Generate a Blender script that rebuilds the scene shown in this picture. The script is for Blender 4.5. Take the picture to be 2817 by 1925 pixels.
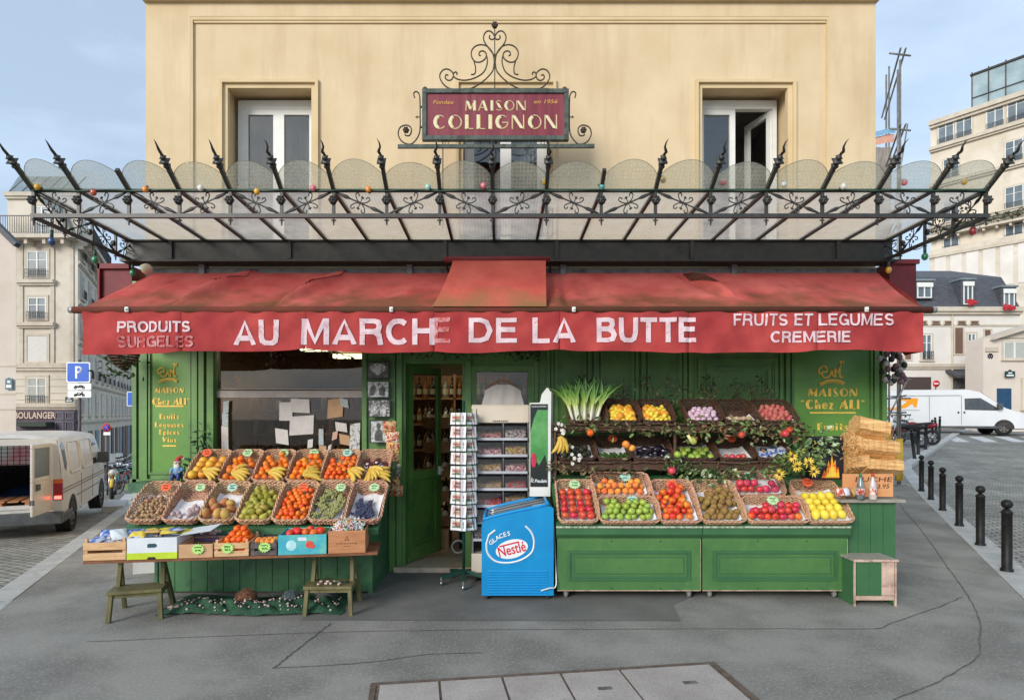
import bpy, bmesh, math, random
from mathutils import Vector, Matrix, Euler, noise
R = math.radians; PI = math.pi
random.seed(7)
for o in list(bpy.data.objects): bpy.data.objects.remove(o)
SC = bpy.context.scene; COL = SC.collection
# ---------------------------------------------------------------- camera
D0, HC, CX, CY, F = 6.8, 1.76, 1375.0, 1140.0, 1632.0
cam = bpy.data.cameras.new("camera"); co = bpy.data.objects.new("camera", cam); COL.objects.link(co)
co.location = (0, -D0, HC); co.rotation_euler = (R(90), 0, 0)
cam.sensor_width = 36; cam.lens = 36*F/2817; cam.shift_x = (1408.5-CX)/2817; cam.shift_y = (CY-962.5)/2817
cam.clip_start = .05; cam.clip_end = 900
SC.camera = co
SC.view_settings.view_transform = 'Standard'; SC.view_settings.look = 'None'; SC.view_settings.gamma = 1
SC.view_settings.exposure = 0.97
# ---------------------------------------------------------------- sky and sun
W = bpy.data.worlds.new("World"); SC.world = W; W.use_nodes = True
SUN_EL, SUN_AZ = 22, 217      # azimuth measured clockwise from +Y (the shop front looks towards -Y)
nt = W.node_tree; N = nt.nodes; L = nt.links; bg = N['Background']
sky = N.new('ShaderNodeTexSky'); sky.sky_type = 'NISHITA'; sky.sun_disc = False
sky.sun_elevation = R(SUN_EL); sky.sun_rotation = R(SUN_AZ); sky.air_density = 1.0; sky.dust_density = 1.5
tc = N.new('ShaderNodeTexCoord'); mp = N.new('ShaderNodeMapping'); mp.inputs['Scale'].default_value = (1.2, 1.2, 3.2); mp.inputs['Location'].default_value = (.6, .2, .3)
n1 = N.new('ShaderNodeTexNoise'); n1.inputs['Scale'].default_value = 2.2; n1.inputs['Detail'].default_value = 6; n1.inputs['Roughness'].default_value = .55
rp = N.new('ShaderNodeValToRGB'); rp.color_ramp.elements[0].position = .38; rp.color_ramp.elements[0].color = (.55,)*3+(1,); rp.color_ramp.elements[1].position = .64; rp.color_ramp.elements[1].color = (.97,)*3+(1,)
mx = N.new('ShaderNodeMix'); mx.data_type = 'RGBA'; mx.inputs['B'].default_value = (4.7, 5.85, 7.3, 1)
L.new(tc.outputs['Generated'], mp.inputs['Vector']); L.new(mp.outputs[0], n1.inputs['Vector']); L.new(n1.outputs['Fac'], rp.inputs[0])
L.new(rp.outputs[0], mx.inputs['Factor']); L.new(sky.outputs[0], mx.inputs['A']); L.new(mx.outputs['Result'], bg.inputs['Color'])
bg.inputs['Strength'].default_value = .08
sl = bpy.data.lights.new("sun", 'SUN'); sl.energy = 1.5; sl.angle = R(24); sl.color = (1, .96, .9)
so = bpy.data.objects.new("sun", sl); COL.objects.link(so)
_az, _el = R(SUN_AZ), R(SUN_EL)
so.rotation_euler = Vector((math.sin(_az)*math.cos(_el), math.cos(_az)*math.cos(_el), math.sin(_el))).to_track_quat('Z', 'Y').to_euler()
# ---------------------------------------------------------------- helpers
def P(px, py, d): return Vector(((px-CX)/F*d, d-D0, HC-(py-CY)/F*d))     # pixel of the photograph at distance d -> world
def PX(px, d): return (px-CX)/F*d
def PZ(py, d): return HC-(py-CY)/F*d
def sm(t): t = max(0., min(1., t)); return t*t*(3-2*t)
def gz(x, y):   # height of the pavement: falls down the street on the left, climbs on the right
    a = -.06*min(max(0, y+1.5), 45)*sm((-x-3.6)/1.2)
    b = .046*min(max(0, y-6.2), 18)*sm((x-4)/2)
    return a+b
def S(r, g, b):
    f = lambda c: (c/255/12.92) if c <= 10 else ((c/255+.055)/1.055)**2.4
    return (f(r), f(g), f(b))
MATS = {}
def mat(name, col, rough=.6, var=.12, scale=6., bump=0., bscale=60., metal=0., spec=.4, col2=None, rnd=0., detail=4, stretch=None, cspot=None, bdist=.01, ramp=(.35, .65), coord='Object', trans=0., emit=0., coat=0., alpha=None, sss=0.):
    if name in MATS: return MATS[name]
    m = bpy.data.materials.new(name); m.use_nodes = True; t = m.node_tree; b = t.nodes['Principled BSDF']; MATS[name] = m
    c2 = col2 if col2 else tuple(min(1, c*(1+var)) for c in col); c1 = col if col2 else tuple(c*(1-var) for c in col)
    tx = t.nodes.new('ShaderNodeTexCoord'); src = tx.outputs[coord]
    if stretch:
        mpn = t.nodes.new('ShaderNodeMapping'); mpn.inputs['Scale'].default_value = stretch; t.links.new(src, mpn.inputs['Vector']); src = mpn.outputs[0]
    nz = t.nodes.new('ShaderNodeTexNoise'); nz.inputs['Scale'].default_value = scale; nz.inputs['Detail'].default_value = detail; nz.inputs['Roughness'].default_value = .6
    t.links.new(src, nz.inputs['Vector'])
    r = t.nodes.new('ShaderNodeValToRGB'); r.color_ramp.elements[0].position = ramp[0]; r.color_ramp.elements[1].position = ramp[1]
    r.color_ramp.elements[0].color = (*c1, 1); r.color_ramp.elements[1].color = (*c2, 1)
    t.links.new(nz.outputs['Fac'], r.inputs[0]); out = r.outputs[0]
    if cspot:    # second, sparse stain layer: (colour, scale, low, high)
        n2 = t.nodes.new('ShaderNodeTexNoise'); n2.inputs['Scale'].default_value = cspot[1]; n2.inputs['Detail'].default_value = 6; n2.inputs['Roughness'].default_value = .65; s2 = src
        if len(cspot) > 4: m2 = t.nodes.new('ShaderNodeMapping'); m2.inputs['Scale'].default_value = cspot[4]; t.links.new(src, m2.inputs['Vector']); s2 = m2.outputs[0]
        t.links.new(s2, n2.inputs['Vector'])
        r2 = t.nodes.new('ShaderNodeMapRange'); r2.inputs[1].default_value = cspot[2]; r2.inputs[2].default_value = cspot[3]; t.links.new(n2.outputs['Fac'], r2.inputs[0])
        mm = t.nodes.new('ShaderNodeMix'); mm.data_type = 'RGBA'; mm.inputs['B'].default_value = (*cspot[0], 1)
        t.links.new(r2.outputs[0], mm.inputs['Factor']); t.links.new(out, mm.inputs['A']); out = mm.outputs['Result']
    if rnd:
        oi = t.nodes.new('ShaderNodeObjectInfo'); hs = t.nodes.new('ShaderNodeHueSaturation')
        a = t.nodes.new('ShaderNodeMapRange'); a.inputs[3].default_value = .5-.06*rnd; a.inputs[4].default_value = .5+.06*rnd; t.links.new(oi.outputs['Random'], a.inputs[0]); t.links.new(a.outputs[0], hs.inputs['Hue'])
        w = t.nodes.new('ShaderNodeTexWhiteNoise'); w.noise_dimensions = '1D'; t.links.new(oi.outputs['Random'], w.inputs['W'])
        v = t.nodes.new('ShaderNodeMapRange'); v.inputs[3].default_value = 1-.35*rnd; v.inputs[4].default_value = 1+.3*rnd; t.links.new(w.outputs['Value'], v.inputs[0]); t.links.new(v.outputs[0], hs.inputs['Value'])
        t.links.new(out, hs.inputs['Color']); out = hs.outputs[0]
    t.links.new(out, b.inputs['Base Color'])
    b.inputs['Roughness'].default_value = rough; b.inputs['Metallic'].default_value = metal; b.inputs['Specular IOR Level'].default_value = spec
    if trans: b.inputs['Transmission Weight'].default_value = trans
    if coat: b.inputs['Coat Weight'].default_value = coat
    if alpha is not None: b.inputs['Alpha'].default_value = alpha
    if sss: b.inputs['Subsurface Weight'].default_value = sss; b.inputs['Subsurface Radius'].default_value = (.02, .012, .004)
    if emit: t.links.new(out, b.inputs['Emission Color']); b.inputs['Emission Strength'].default_value = emit
    if bump:
        nb = t.nodes.new('ShaderNodeTexNoise'); nb.inputs['Scale'].default_value = bscale; nb.inputs['Detail'].default_value = 3; t.links.new(src, nb.inputs['Vector'])
        bp = t.nodes.new('ShaderNodeBump'); bp.inputs['Strength'].default_value = bump; bp.inputs['Distance'].default_value = bdist; t.links.new(nb.outputs['Fac'], bp.inputs['Height']); t.links.new(bp.outputs[0], b.inputs['Normal'])
    return m
def glassmat(name, tint, fac=.12, rough=.05, bump=0, bscale=(60, 60, 60), dirt=.0, dirtcol=(.5, .5, .45)):
    # clear pane: transparent + a little gloss (+ thin grey film of dirt)
    if name in MATS: return MATS[name]
    m = bpy.data.materials.new(name); m.use_nodes = True; t = m.node_tree; t.nodes.remove(t.nodes['Principled BSDF']); MATS[name] = m
    o = t.nodes['Material Output']; tr = t.nodes.new('ShaderNodeBsdfTransparent'); tr.inputs[0].default_value = (*tint, 1)
    gl = t.nodes.new('ShaderNodeBsdfGlossy'); gl.inputs['Roughness'].default_value = rough
    a = t.nodes.new('ShaderNodeMixShader'); lw = t.nodes.new('ShaderNodeLayerWeight'); lw.inputs[0].default_value = .35
    mr = t.nodes.new('ShaderNodeMapRange'); mr.inputs[3].default_value = fac; mr.inputs[4].default_value = min(1, fac*2+.1); t.links.new(lw.outputs['Facing'], mr.inputs[0])
    t.links.new(mr.outputs[0], a.inputs[0]); t.links.new(tr.outputs[0], a.inputs[1]); t.links.new(gl.outputs[0], a.inputs[2]); out = a.outputs[0]
    tx = t.nodes.new('ShaderNodeTexCoord'); mpn = t.nodes.new('ShaderNodeMapping'); mpn.inputs['Scale'].default_value = bscale; t.links.new(tx.outputs['Object'], mpn.inputs['Vector'])
    if bump:
        wv = t.nodes.new('ShaderNodeTexWave'); wv.bands_direction = 'X'; wv.inputs['Scale'].default_value = 1; wv.inputs['Distortion'].default_value = .6; t.links.new(mpn.outputs[0], wv.inputs['Vector'])
        wy = t.nodes.new('ShaderNodeTexWave'); wy.bands_direction = 'Y'; wy.inputs['Scale'].default_value = 1; wy.inputs['Distortion'].default_value = .6; t.links.new(mpn.outputs[0], wy.inputs['Vector'])
        ad = t.nodes.new('ShaderNodeMath'); ad.operation = 'MAXIMUM'; t.links.new(wv.outputs['Fac'], ad.inputs[0]); t.links.new(wy.outputs['Fac'], ad.inputs[1]); pw = t.nodes.new('ShaderNodeMath'); pw.operation = 'POWER'; pw.inputs[1].default_value = 9; t.links.new(ad.outputs[0], pw.inputs[0]); ad = pw
        bp = t.nodes.new('ShaderNodeBump'); bp.inputs['Strength'].default_value = bump; bp.inputs['Distance'].default_value = .01; t.links.new(ad.outputs[0], bp.inputs['Height']); t.links.new(bp.outputs[0], gl.inputs['Normal'])
    if dirt:
        df = t.nodes.new('ShaderNodeBsdfDiffuse'); df.inputs[0].default_value = (*dirtcol, 1); tl = t.nodes.new('ShaderNodeBsdfTranslucent'); tl.inputs[0].default_value = (*dirtcol, 1)
        dm = t.nodes.new('ShaderNodeMixShader'); dm.inputs[0].default_value = .72; t.links.new(df.outputs[0], dm.inputs[1]); t.links.new(tl.outputs[0], dm.inputs[2])
        nz = t.nodes.new('ShaderNodeTexNoise'); nz.inputs['Scale'].default_value = 3.5; nz.inputs['Detail'].default_value = 7; t.links.new(tx.outputs['Object'], nz.inputs['Vector'])
        fr = t.nodes.new('ShaderNodeMapRange'); fr.inputs[1].default_value = .25; fr.inputs[2].default_value = .8; fr.inputs[3].default_value = dirt*.45; fr.inputs[4].default_value = min(1, dirt*1.7); t.links.new(nz.outputs['Fac'], fr.inputs[0]); fo = fr.outputs[0]
        if bump:
            mu = t.nodes.new('ShaderNodeMath'); mu.operation = 'MULTIPLY_ADD'; t.links.new(ad.outputs[0], mu.inputs[0]); mu.inputs[1].default_value = .13; t.links.new(fo, mu.inputs[2]); fo = mu.outputs[0]
        b2 = t.nodes.new('ShaderNodeMixShader'); t.links.new(fo, b2.inputs[0]); t.links.new(out, b2.inputs[1]); t.links.new(dm.outputs[0], b2.inputs[2]); out = b2.outputs[0]
    t.links.new(out, o.inputs['Surface']); return m
ORG = {}
def tag(o, label=None, cat=None, group=None, kind=None):
    if label: o['label'] = label
    if cat: o['category'] = cat
    if group: o['group'] = group
    if kind: o['kind'] = kind
    return o
def thing(name, label, cat, loc=(0, 0, 0), rz=0, group=None, rot=None):
    o = bpy.data.objects.new(name, None); COL.objects.link(o); o.location = loc; o.rotation_euler = rot if rot else (0, 0, rz); o.empty_display_size = .1
    ORG[o.name] = Vector(loc); return tag(o, label, cat, group)
def dup(root, loc=None, rot=None, label=None, group=None, cat=None, scale=None, swap=None):
    def rec(o, par):
        c = o.copy(); COL.objects.link(c); c.parent = par
        if swap and c.data and o.name.split('.')[0] in swap:
            c.data = c.data.copy()
            for i, mm in enumerate(swap[o.name.split('.')[0]]): c.data.materials[i] = mm
        for ch in list(o.children): rec(ch, c)
        return c
    r = rec(root, None)
    if loc is not None: r.location = loc
    if rot is not None: r.rotation_euler = rot
    if scale is not None: r.scale = (scale,)*3 if not hasattr(scale, '__len__') else scale
    return tag(r, label, cat, group)
class MB:
    def __init__(s): s.v = []; s.f = []; s.m = []; s.s = []; s.X = None
    def add(s, vs, fs, m=0, smooth=False):
        b = len(s.v)
        s.v += [(s.X @ Vector(v)) if s.X is not None else Vector(v) for v in vs]
        for f in fs: s.f.append([b+i for i in f]); s.m.append(m); s.s.append(smooth)
        return s
    def box(s, x0, x1, y0, y1, z0, z1, m=0):
        return s.add([(x0,y0,z0),(x1,y0,z0),(x1,y1,z0),(x0,y1,z0),(x0,y0,z1),(x1,y0,z1),(x1,y1,z1),(x0,y1,z1)], [(0,3,2,1),(4,5,6,7),(0,1,5,4),(1,2,6,5),(2,3,7,6),(3,0,4,7)], m)
    def bar(s, a, b, w, h, m=0, up=(0,0,1), w2=None, h2=None):   # rectangular bar from a to b
        a = Vector(a); b = Vector(b); d = (b-a).normalized(); u = Vector(up)
        if abs(d.dot(u)) > .98: u = Vector((0, 1, 0))
        x = d.cross(u).normalized(); z = x.cross(d); w2 = w if w2 is None else w2; h2 = h if h2 is None else h2
        vs = [a+x*i*w/2+z*j*h/2 for i, j in ((-1,-1),(1,-1),(1,1),(-1,1))]+[b+x*i*w2/2+z*j*h2/2 for i, j in ((-1,-1),(1,-1),(1,1),(-1,1))]
        return s.add(vs, [(0,1,2,3),(7,6,5,4),(0,4,5,1),(1,5,6,2),(2,6,7,3),(3,7,4,0)], m)
    def tube(s, pts, r, n=6, m=0, closed=False, caps=True, flat=1.):
        pts = [Vector(p) for p in pts]; k = len(pts); rs = r if hasattr(r, '__len__') else [r]*k; vs = []; ref = None
        for i, p in enumerate(pts):
            a = pts[(i-1) % k] if closed or i else p; b = pts[(i+1) % k] if closed or i < k-1 else p; d = (b-a)
            d = d.normalized() if d.length > 1e-9 else Vector((0, 0, 1))
            if ref is None: ref = Vector((0, 0, 1)) if abs(d.z) < .9 else Vector((1, 0, 0))
            x = d.cross(ref); x = x.normalized() if x.length > 1e-6 else d.orthogonal().normalized(); y = x.cross(d).normalized(); ref = y
            vs += [p+(x*math.cos(2*PI*j/n)*flat+y*math.sin(2*PI*j/n))*rs[i] for j in range(n)]
        fs = [(i*n+j, i*n+(j+1) % n, ((i+1) % k)*n+(j+1) % n, ((i+1) % k)*n+j) for i in range(k if closed else k-1) for j in range(n)]
        if caps and not closed: fs += [tuple(range(n-1, -1, -1)), tuple((k-1)*n+j for j in range(n))]
        return s.add(vs, fs, m, n > 4)
    def cyl(s, a, b, r0, r1=None, n=12, m=0): return s.tube([a, b], [r0, r0 if r1 is None else r1], n, m)
    def sph(s, c, r, sc=(1, 1, 1), nu=10, nv=7, m=0, fn=None):
        vs = []; c = Vector(c)
        for i in range(1, nv):
            t = PI*i/nv
            for j in range(nu):
                q = 2*PI*j/nu; d = Vector((math.sin(t)*math.cos(q), math.sin(t)*math.sin(q), math.cos(t))); k = fn(d) if fn else 1
                vs.append(c+Vector((d.x*sc[0], d.y*sc[1], d.z*sc[2]))*r*k)
        vs += [c+Vector((0, 0, r*sc[2]*(fn(Vector((0,0,1))) if fn else 1))), c-Vector((0, 0, r*sc[2]*(fn(Vector((0,0,-1))) if fn else 1)))]; T = len(vs)-2
        fs = [(i*nu+j, (i+1)*nu+j, (i+1)*nu+(j+1) % nu, i*nu+(j+1) % nu) for i in range(nv-2) for j in range(nu)]
        fs += [(T, j, (j+1) % nu) for j in range(nu)]+[(T+1, (nv-2)*nu+(j+1) % nu, (nv-2)*nu+j) for j in range(nu)]
        return s.add(vs, fs, m, True)
    def lathe(s, prof, c=(0, 0, 0), n=16, m=0, axis=None):
        c = Vector(c); M = axis if axis else Matrix.Identity(3); vs = []
        for r, z in prof: vs += [c+M @ Vector((max(r, 1e-4)*math.cos(2*PI*j/n), max(r, 1e-4)*math.sin(2*PI*j/n), z)) for j in range(n)]
        fs = [(i*n+j, i*n+(j+1) % n, (i+1)*n+(j+1) % n, (i+1)*n+j) for i in range(len(prof)-1) for j in range(n)]
        return s.add(vs, fs, m, True)
    def prism(s, poly, vec, m=0, ms=None):
        k = len(poly); poly = [Vector(p) for p in poly]; v = Vector(vec)
        s.add(poly+[p+v for p in poly], [tuple(range(k-1, -1, -1)), tuple(range(k, 2*k))], m)
        return s.add(poly+[p+v for p in poly], [(i, (i+1) % k, k+(i+1) % k, k+i) for i in range(k)], m if ms is None else ms)
    def grid(s, fn, nu, nv, m=0, smooth=True, thick=0):
        vs = [Vector(fn(i/nu, j/nv)) for j in range(nv+1) for i in range(nu+1)]
        q = lambda b: [(b+j*(nu+1)+i, b+j*(nu+1)+i+1, b+(j+1)*(nu+1)+i+1, b+(j+1)*(nu+1)+i) for j in range(nv) for i in range(nu)]
        s.add(vs, q(0), m, smooth)
        if thick:
            n = (vs[1]-vs[0]).cross(vs[nu+1]-vs[0]).normalized()*thick; s.add([v+n for v in vs], [f[::-1] for f in q(0)], m, smooth)
            e = list(range(nu+1)); rim = e+[(j+1)*(nu+1)+nu for j in range(nv)]+[nv*(nu+1)+i for i in range(nu-1, -1, -1)]+[j*(nu+1) for j in range(nv-1, 0, -1)]
            k = len(rim); s.add([vs[i] for i in rim]+[vs[i]+n for i in rim], [(a, (a+1) % k, k+(a+1) % k, k+a) for a in range(k)], m)
        return s
    def frame(s, x0, x1, z0, z1, w, y0, y1, m=0):     # picture-frame of four butted bars in the XZ plane
        s.box(x0, x1, y0, y1, z1-w, z1, m); s.box(x0, x1, y0, y1, z0, z0+w, m); s.box(x0, x0+w, y0, y1, z0+w, z1-w, m); return s.box(x1-w, x1, y0, y1, z0+w, z1-w, m)
    def build(s, name, mats, parent=None, label=None, cat=None, group=None, kind=None, w=True, bevel=0, loc=None, nrm=True):
        mats = mats if isinstance(mats, (list, tuple)) else [mats]
        if parent is not None: org = ORG.get(parent.name, Vector()) if w else Vector()
        elif loc is not None: org = Vector(loc)
        elif s.v and kind is None:
            xs = [v.x for v in s.v]; ys = [v.y for v in s.v]; org = Vector(((min(xs)+max(xs))/2, (min(ys)+max(ys))/2, min(v.z for v in s.v)))
        else: org = Vector()
        me = bpy.data.meshes.new(name); me.from_pydata([tuple(v-org) if (w or parent is None) else tuple(v) for v in s.v], [], s.f)
        for m in mats: me.materials.append(m)
        me.polygons.foreach_set('material_index', s.m); me.polygons.foreach_set('use_smooth', s.s); me.update()
        if nrm:
            b = bmesh.new(); b.from_mesh(me); bmesh.ops.recalc_face_normals(b, faces=b.faces); b.to_mesh(me); b.free()
        o = bpy.data.objects.new(name, me); COL.objects.link(o)
        if parent is not None: o.parent = parent; ORG[o.name] = org
        else: o.location = org; ORG[o.name] = org
        if bevel:
            bm = o.modifiers.new('bevel', 'BEVEL'); bm.width = bevel; bm.segments = 2; bm.limit_method = 'ANGLE'
        return tag(o, label, cat, group, kind)
def textmesh(body, height=None, width=None, bold=0., shear=0, space=1.):
    c = bpy.data.curves.new('t', 'FONT'); c.body = body; c.align_x = 'CENTER'; c.offset = bold; c.shear = shear; c.space_character = space; c.resolution_u = 3
    o = bpy.data.objects.new('t', c); COL.objects.link(o); dg = bpy.context.evaluated_depsgraph_get(); dg.update()
    me = bpy.data.meshes.new_from_object(o.evaluated_get(dg)); bpy.data.objects.remove(o)
    xs = [v.co.x for v in me.vertices]; ys = [v.co.y for v in me.vertices]
    cx = (min(xs)+max(xs))/2; cy = (min(ys)+max(ys))/2; kx = width/(max(xs)-min(xs)) if width else None; ky = height/(max(ys)-min(ys)) if height else None
    kx = kx or ky; ky = ky or kx
    vs = [((v.co.x-cx)*kx, (v.co.y-cy)*ky) for v in me.vertices]; fs = [tuple(p.vertices) for p in me.polygons]; bpy.data.meshes.remove(me)
    return vs, fs
def text(mb, body, center, height=None, width=None, m=0, bold=0., right=(1, 0, 0), up=(0, 0, 1), shear=0, th=.0, space=1.):
    vs, fs = textmesh(body, height, width, bold, shear, space); c = Vector(center); r = Vector(right).normalized(); u = Vector(up).normalized()
    mb.add([c+r*x+u*y for x, y in vs], fs, m)
    if th:
        n = r.cross(u)*th; mb.add([c+r*x+u*y+n for x, y in vs], fs, m)
# thick-and-thin poster lettering: every glyph is a few strokes (width class, points) on a 0..w x 0..1 cell
def arc(cx, cy, rx, ry, a0, a1, n=10): return [(cx+rx*math.cos(R(a0+(a1-a0)*i/n)), cy+ry*math.sin(R(a0+(a1-a0)*i/n))) for i in range(n+1)]
T_, t_ = .26, .055
GL = {
 'M': (1.0, [(t_, [(.06,0),(.12,1)]), (T_, [(.2,.93),(.48,.12)]), (t_, [(.5,.08),(.8,1)]), (T_, [(.82,0),(.82,1)])]),
 'A': (.92, [(t_, [(.05,0),(.42,1)]), (T_, [(.44,1),(.74,0)]), (t_, [(.17,.3),(.6,.3)])]),
 'I': (.36, [(T_, [(.18,0),(.18,1)])]), 'L': (.62, [(T_, [(.16,0),(.16,1)]), (t_, [(.16,.03),(.58,.03)])]),
 'S': (.62, [(t_, arc(.3,.75,.22,.22,30,180)), (T_, [(.2,.74),(.44,.26)]), (t_, arc(.32,.25,.24,.22,0,-150))]),
 'O': (.95, [(t_, arc(.46,.5,.42,.47,-100,100)), (T_, arc(.46,.5,.29,.4,110,250))]),
 'N': (.9, [(t_, [(.08,0),(.08,1)]), (T_, [(.16,.95),(.7,.05)]), (t_, [(.8,0),(.8,1)])]),
 'C': (.8, [(T_, arc(.42,.5,.29,.4,100,260)), (t_, arc(.42,.5,.38,.46,50,100,4)), (t_, arc(.42,.5,.38,.46,-100,-40,4))]),
 'G': (.9, [(T_, arc(.42,.5,.29,.4,100,260)), (t_, arc(.42,.5,.4,.46,45,100,4)), (t_, arc(.42,.5,.4,.46,-100,-5,6)), (t_, [(.45,.46),(.84,.46)])]),
 'F': (.6, [(T_, [(.16,0),(.16,1)]), (t_, [(.16,.97),(.56,.97)]), (t_, [(.16,.52),(.46,.52)])]),
 'E': (.6, [(T_, [(.16,0),(.16,1)]), (t_, [(.16,.97),(.56,.97)]), (t_, [(.16,.52),(.46,.52)]), (t_, [(.16,.03),(.56,.03)])]),
 'V': (.85, [(T_, [(.16,1),(.42,0)]), (t_, [(.44,0),(.76,1)])]),
 'h': (.6, [(T_*.8, [(.13,0),(.13,1)]), (t_, arc(.3,.45,.17,.2,180,60)), (.15, [(.47,0),(.47,.5)])]),
 'e': (.56, [(T_*.7, arc(.3,.32,.2,.24,100,260)), (t_, arc(.3,.32,.22,.28,-90,-30,4)), (t_, arc(.3,.32,.22,.3,0,100,6)), (t_, [(.2,.34),(.52,.34)])]),
 'z': (.5, [(t_, [(.05,.6),(.45,.6)]), (.17, [(.38,.56),(.12,.06)]), (t_, [(.05,.03),(.45,.03)])]),
 'r': (.42, [(.2, [(.13,0),(.13,.62)]), (t_, arc(.3,.42,.12,.18,180,50))]),
 'u': (.58, [(.2, [(.13,.1),(.13,.62)]), (t_, arc(.3,.18,.18,.16,180,330)), (.13, [(.47,0),(.47,.62)])]),
 'i': (.3, [(.2, [(.13,0),(.13,.62)]), (.2, [(.13,.76),(.13,.92)])]), 't': (.4, [(.2, [(.15,.05),(.15,.9)]), (t_, [(.02,.6),(.36,.6)]), (t_, [(.15,.03),(.36,.05)])]),
 's': (.46, [(t_, arc(.24,.46,.15,.15,30,180)), (.17, [(.15,.45),(.33,.17)]), (t_, arc(.24,.16,.16,.14,0,-150))]),
 'g': (.58, [(.18, arc(.27,.32,.16,.22,100,260)), (.13, [(.45,-.15),(.45,.62)]), (t_, arc(.27,-.12,.18,.14,0,-150))]),
 'm': (.85, [(.2, [(.13,0),(.13,.62)]), (t_, arc(.3,.42,.16,.18,180,30)), (.14, [(.45,0),(.45,.5)]), (t_, arc(.6,.42,.14,.18,160,30)), (.14, [(.74,0),(.74,.5)])]),
 'p': (.58, [(.2, [(.13,-.28),(.13,.62)]), (t_, arc(.3,.32,.22,.28,-110,110))]), 'c': (.5, [(.17, arc(.28,.32,.18,.23,100,260)), (t_, arc(.28,.32,.2,.28,40,100,4)), (t_, arc(.28,.32,.2,.28,-100,-40,4))]),
 'n': (.58, [(.2, [(.13,0),(.13,.62)]), (t_, arc(.3,.42,.17,.18,180,40)), (.14, [(.47,0),(.47,.5)])]),
 '"': (.45, [(.11, [(.12,.95),(.1,.78)]), (.11, [(.3,.95),(.28,.78)])]), ' ': (.35, [])}
GL['l'] = (.3, [(.2, [(.13,0),(.13,1)])])
def poster(mb, body, center, height, width, m=0, y=0., fat=1., space=.1, thick=False, right=Vector((1, 0, 0)), up=Vector((0, 0, 1))):
    tot = sum(GL[c][0]+space for c in body)-space; kx = width/tot; x = -width/2; n = right.cross(up)
    for k, c in enumerate(body):
        for w, pts in GL[c][1]:
            w = max(w, .09 if not thick else w)*fat
            pl = [(x+p[0]*kx, (p[1]-.5)*height) for p in pts]; L_ = []; R_ = []
            for i, p in enumerate(pl):
                a = pl[max(0, i-1)]; b = pl[min(len(pl)-1, i+1)]; dx, dz = b[0]-a[0], b[1]-a[1]; l = math.hypot(dx, dz) or 1
                ww = w*height/2*(.9 if abs(dx) < abs(dz) else .75); nx, nz = -dz/l*ww, dx/l*ww
                if abs(dz) > abs(dx)*1.2: nz = 0; nx = math.copysign(ww, nx)
                L_.append((p[0]+nx, p[1]+nz)); R_.append((p[0]-nx, p[1]-nz))
            vs = [Vector(center)+right*a+up*b+n*(y+.0003*k) for a, b in L_+R_]; q = len(L_)
            mb.add(vs, [(i, i+1, q+i+1, q+i) for i in range(q-1)], m)
        x += (GL[c][0]+space)*kx
def spiral(c, r0, r1, a0, a1, n=18, ax=Vector((1, 0, 0)), az=Vector((0, 0, 1))):
    c = Vector(c); return [c+ax*((r0+(r1-r0)*i/n)*math.cos(R(a0+(a1-a0)*i/n)))+az*((r0+(r1-r0)*i/n)*math.sin(R(a0+(a1-a0)*i/n))) for i in range(n+1)]
def bez(p0, p1, p2, p3, n=8):
    p0, p1, p2, p3 = map(Vector, (p0, p1, p2, p3)); return [p0*(1-t)**3+p1*3*t*(1-t)**2+p2*3*t*t*(1-t)+p3*t**3 for t in [i/n for i in range(n+1)]]
def catmull(pts, n=6):
    pts = [Vector(p) for p in pts]; out = []
    for i in range(len(pts)-1):
        a = pts[max(0, i-1)]; b = pts[i]; c = pts[i+1]; d = pts[min(len(pts)-1, i+2)]
        for k in range(n):
            t = k/n; out.append(.5*((2*b)+(c-a)*t+(2*a-5*b+4*c-d)*t*t+(3*b-a-3*c+d)*t**3))
    return out+[pts[-1]]
# ---------------------------------------------------------------- materials shared by the setting
asph = mat('asphalt', (.165,.157,.137), .92, col2=(.265,.252,.222), scale=1.1, detail=14, bump=.5, bscale=260, bdist=.004, cspot=((.44,.42,.38), 48, .5, .85), ramp=(.4,.6))
asph2 = mat('asphalt_dark', (.115,.111,.099), .85, col2=(.185,.178,.158), scale=1.3, detail=9, bump=.5, bscale=260, bdist=.004, cspot=((.24,.24,.23), 60, .54, .8))
kerbm = mat('granite', (.37,.365,.345), .85, col2=(.47,.46,.43), scale=3, bump=.3, bscale=150, bdist=.003, detail=8, cspot=((.2,.2,.2), 9, .55, .75))
jointm = mat('joint', (.11,.104,.09), .95, var=.5, scale=11)
concm = mat('concrete_cover', (.33,.29,.26), .9, col2=(.42,.38,.345), scale=2.5, detail=8, bump=.6, bscale=180, bdist=.004, cspot=((.17,.15,.135), 70, .52, .75))
rustm = mat('rusty_steel', (.09,.065,.05), .7, col2=(.16,.12,.09), scale=14)
whitem = mat('road_paint', (.55,.55,.53), .8, cspot=((.25,.25,.24), 12, .5, .7))
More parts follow.
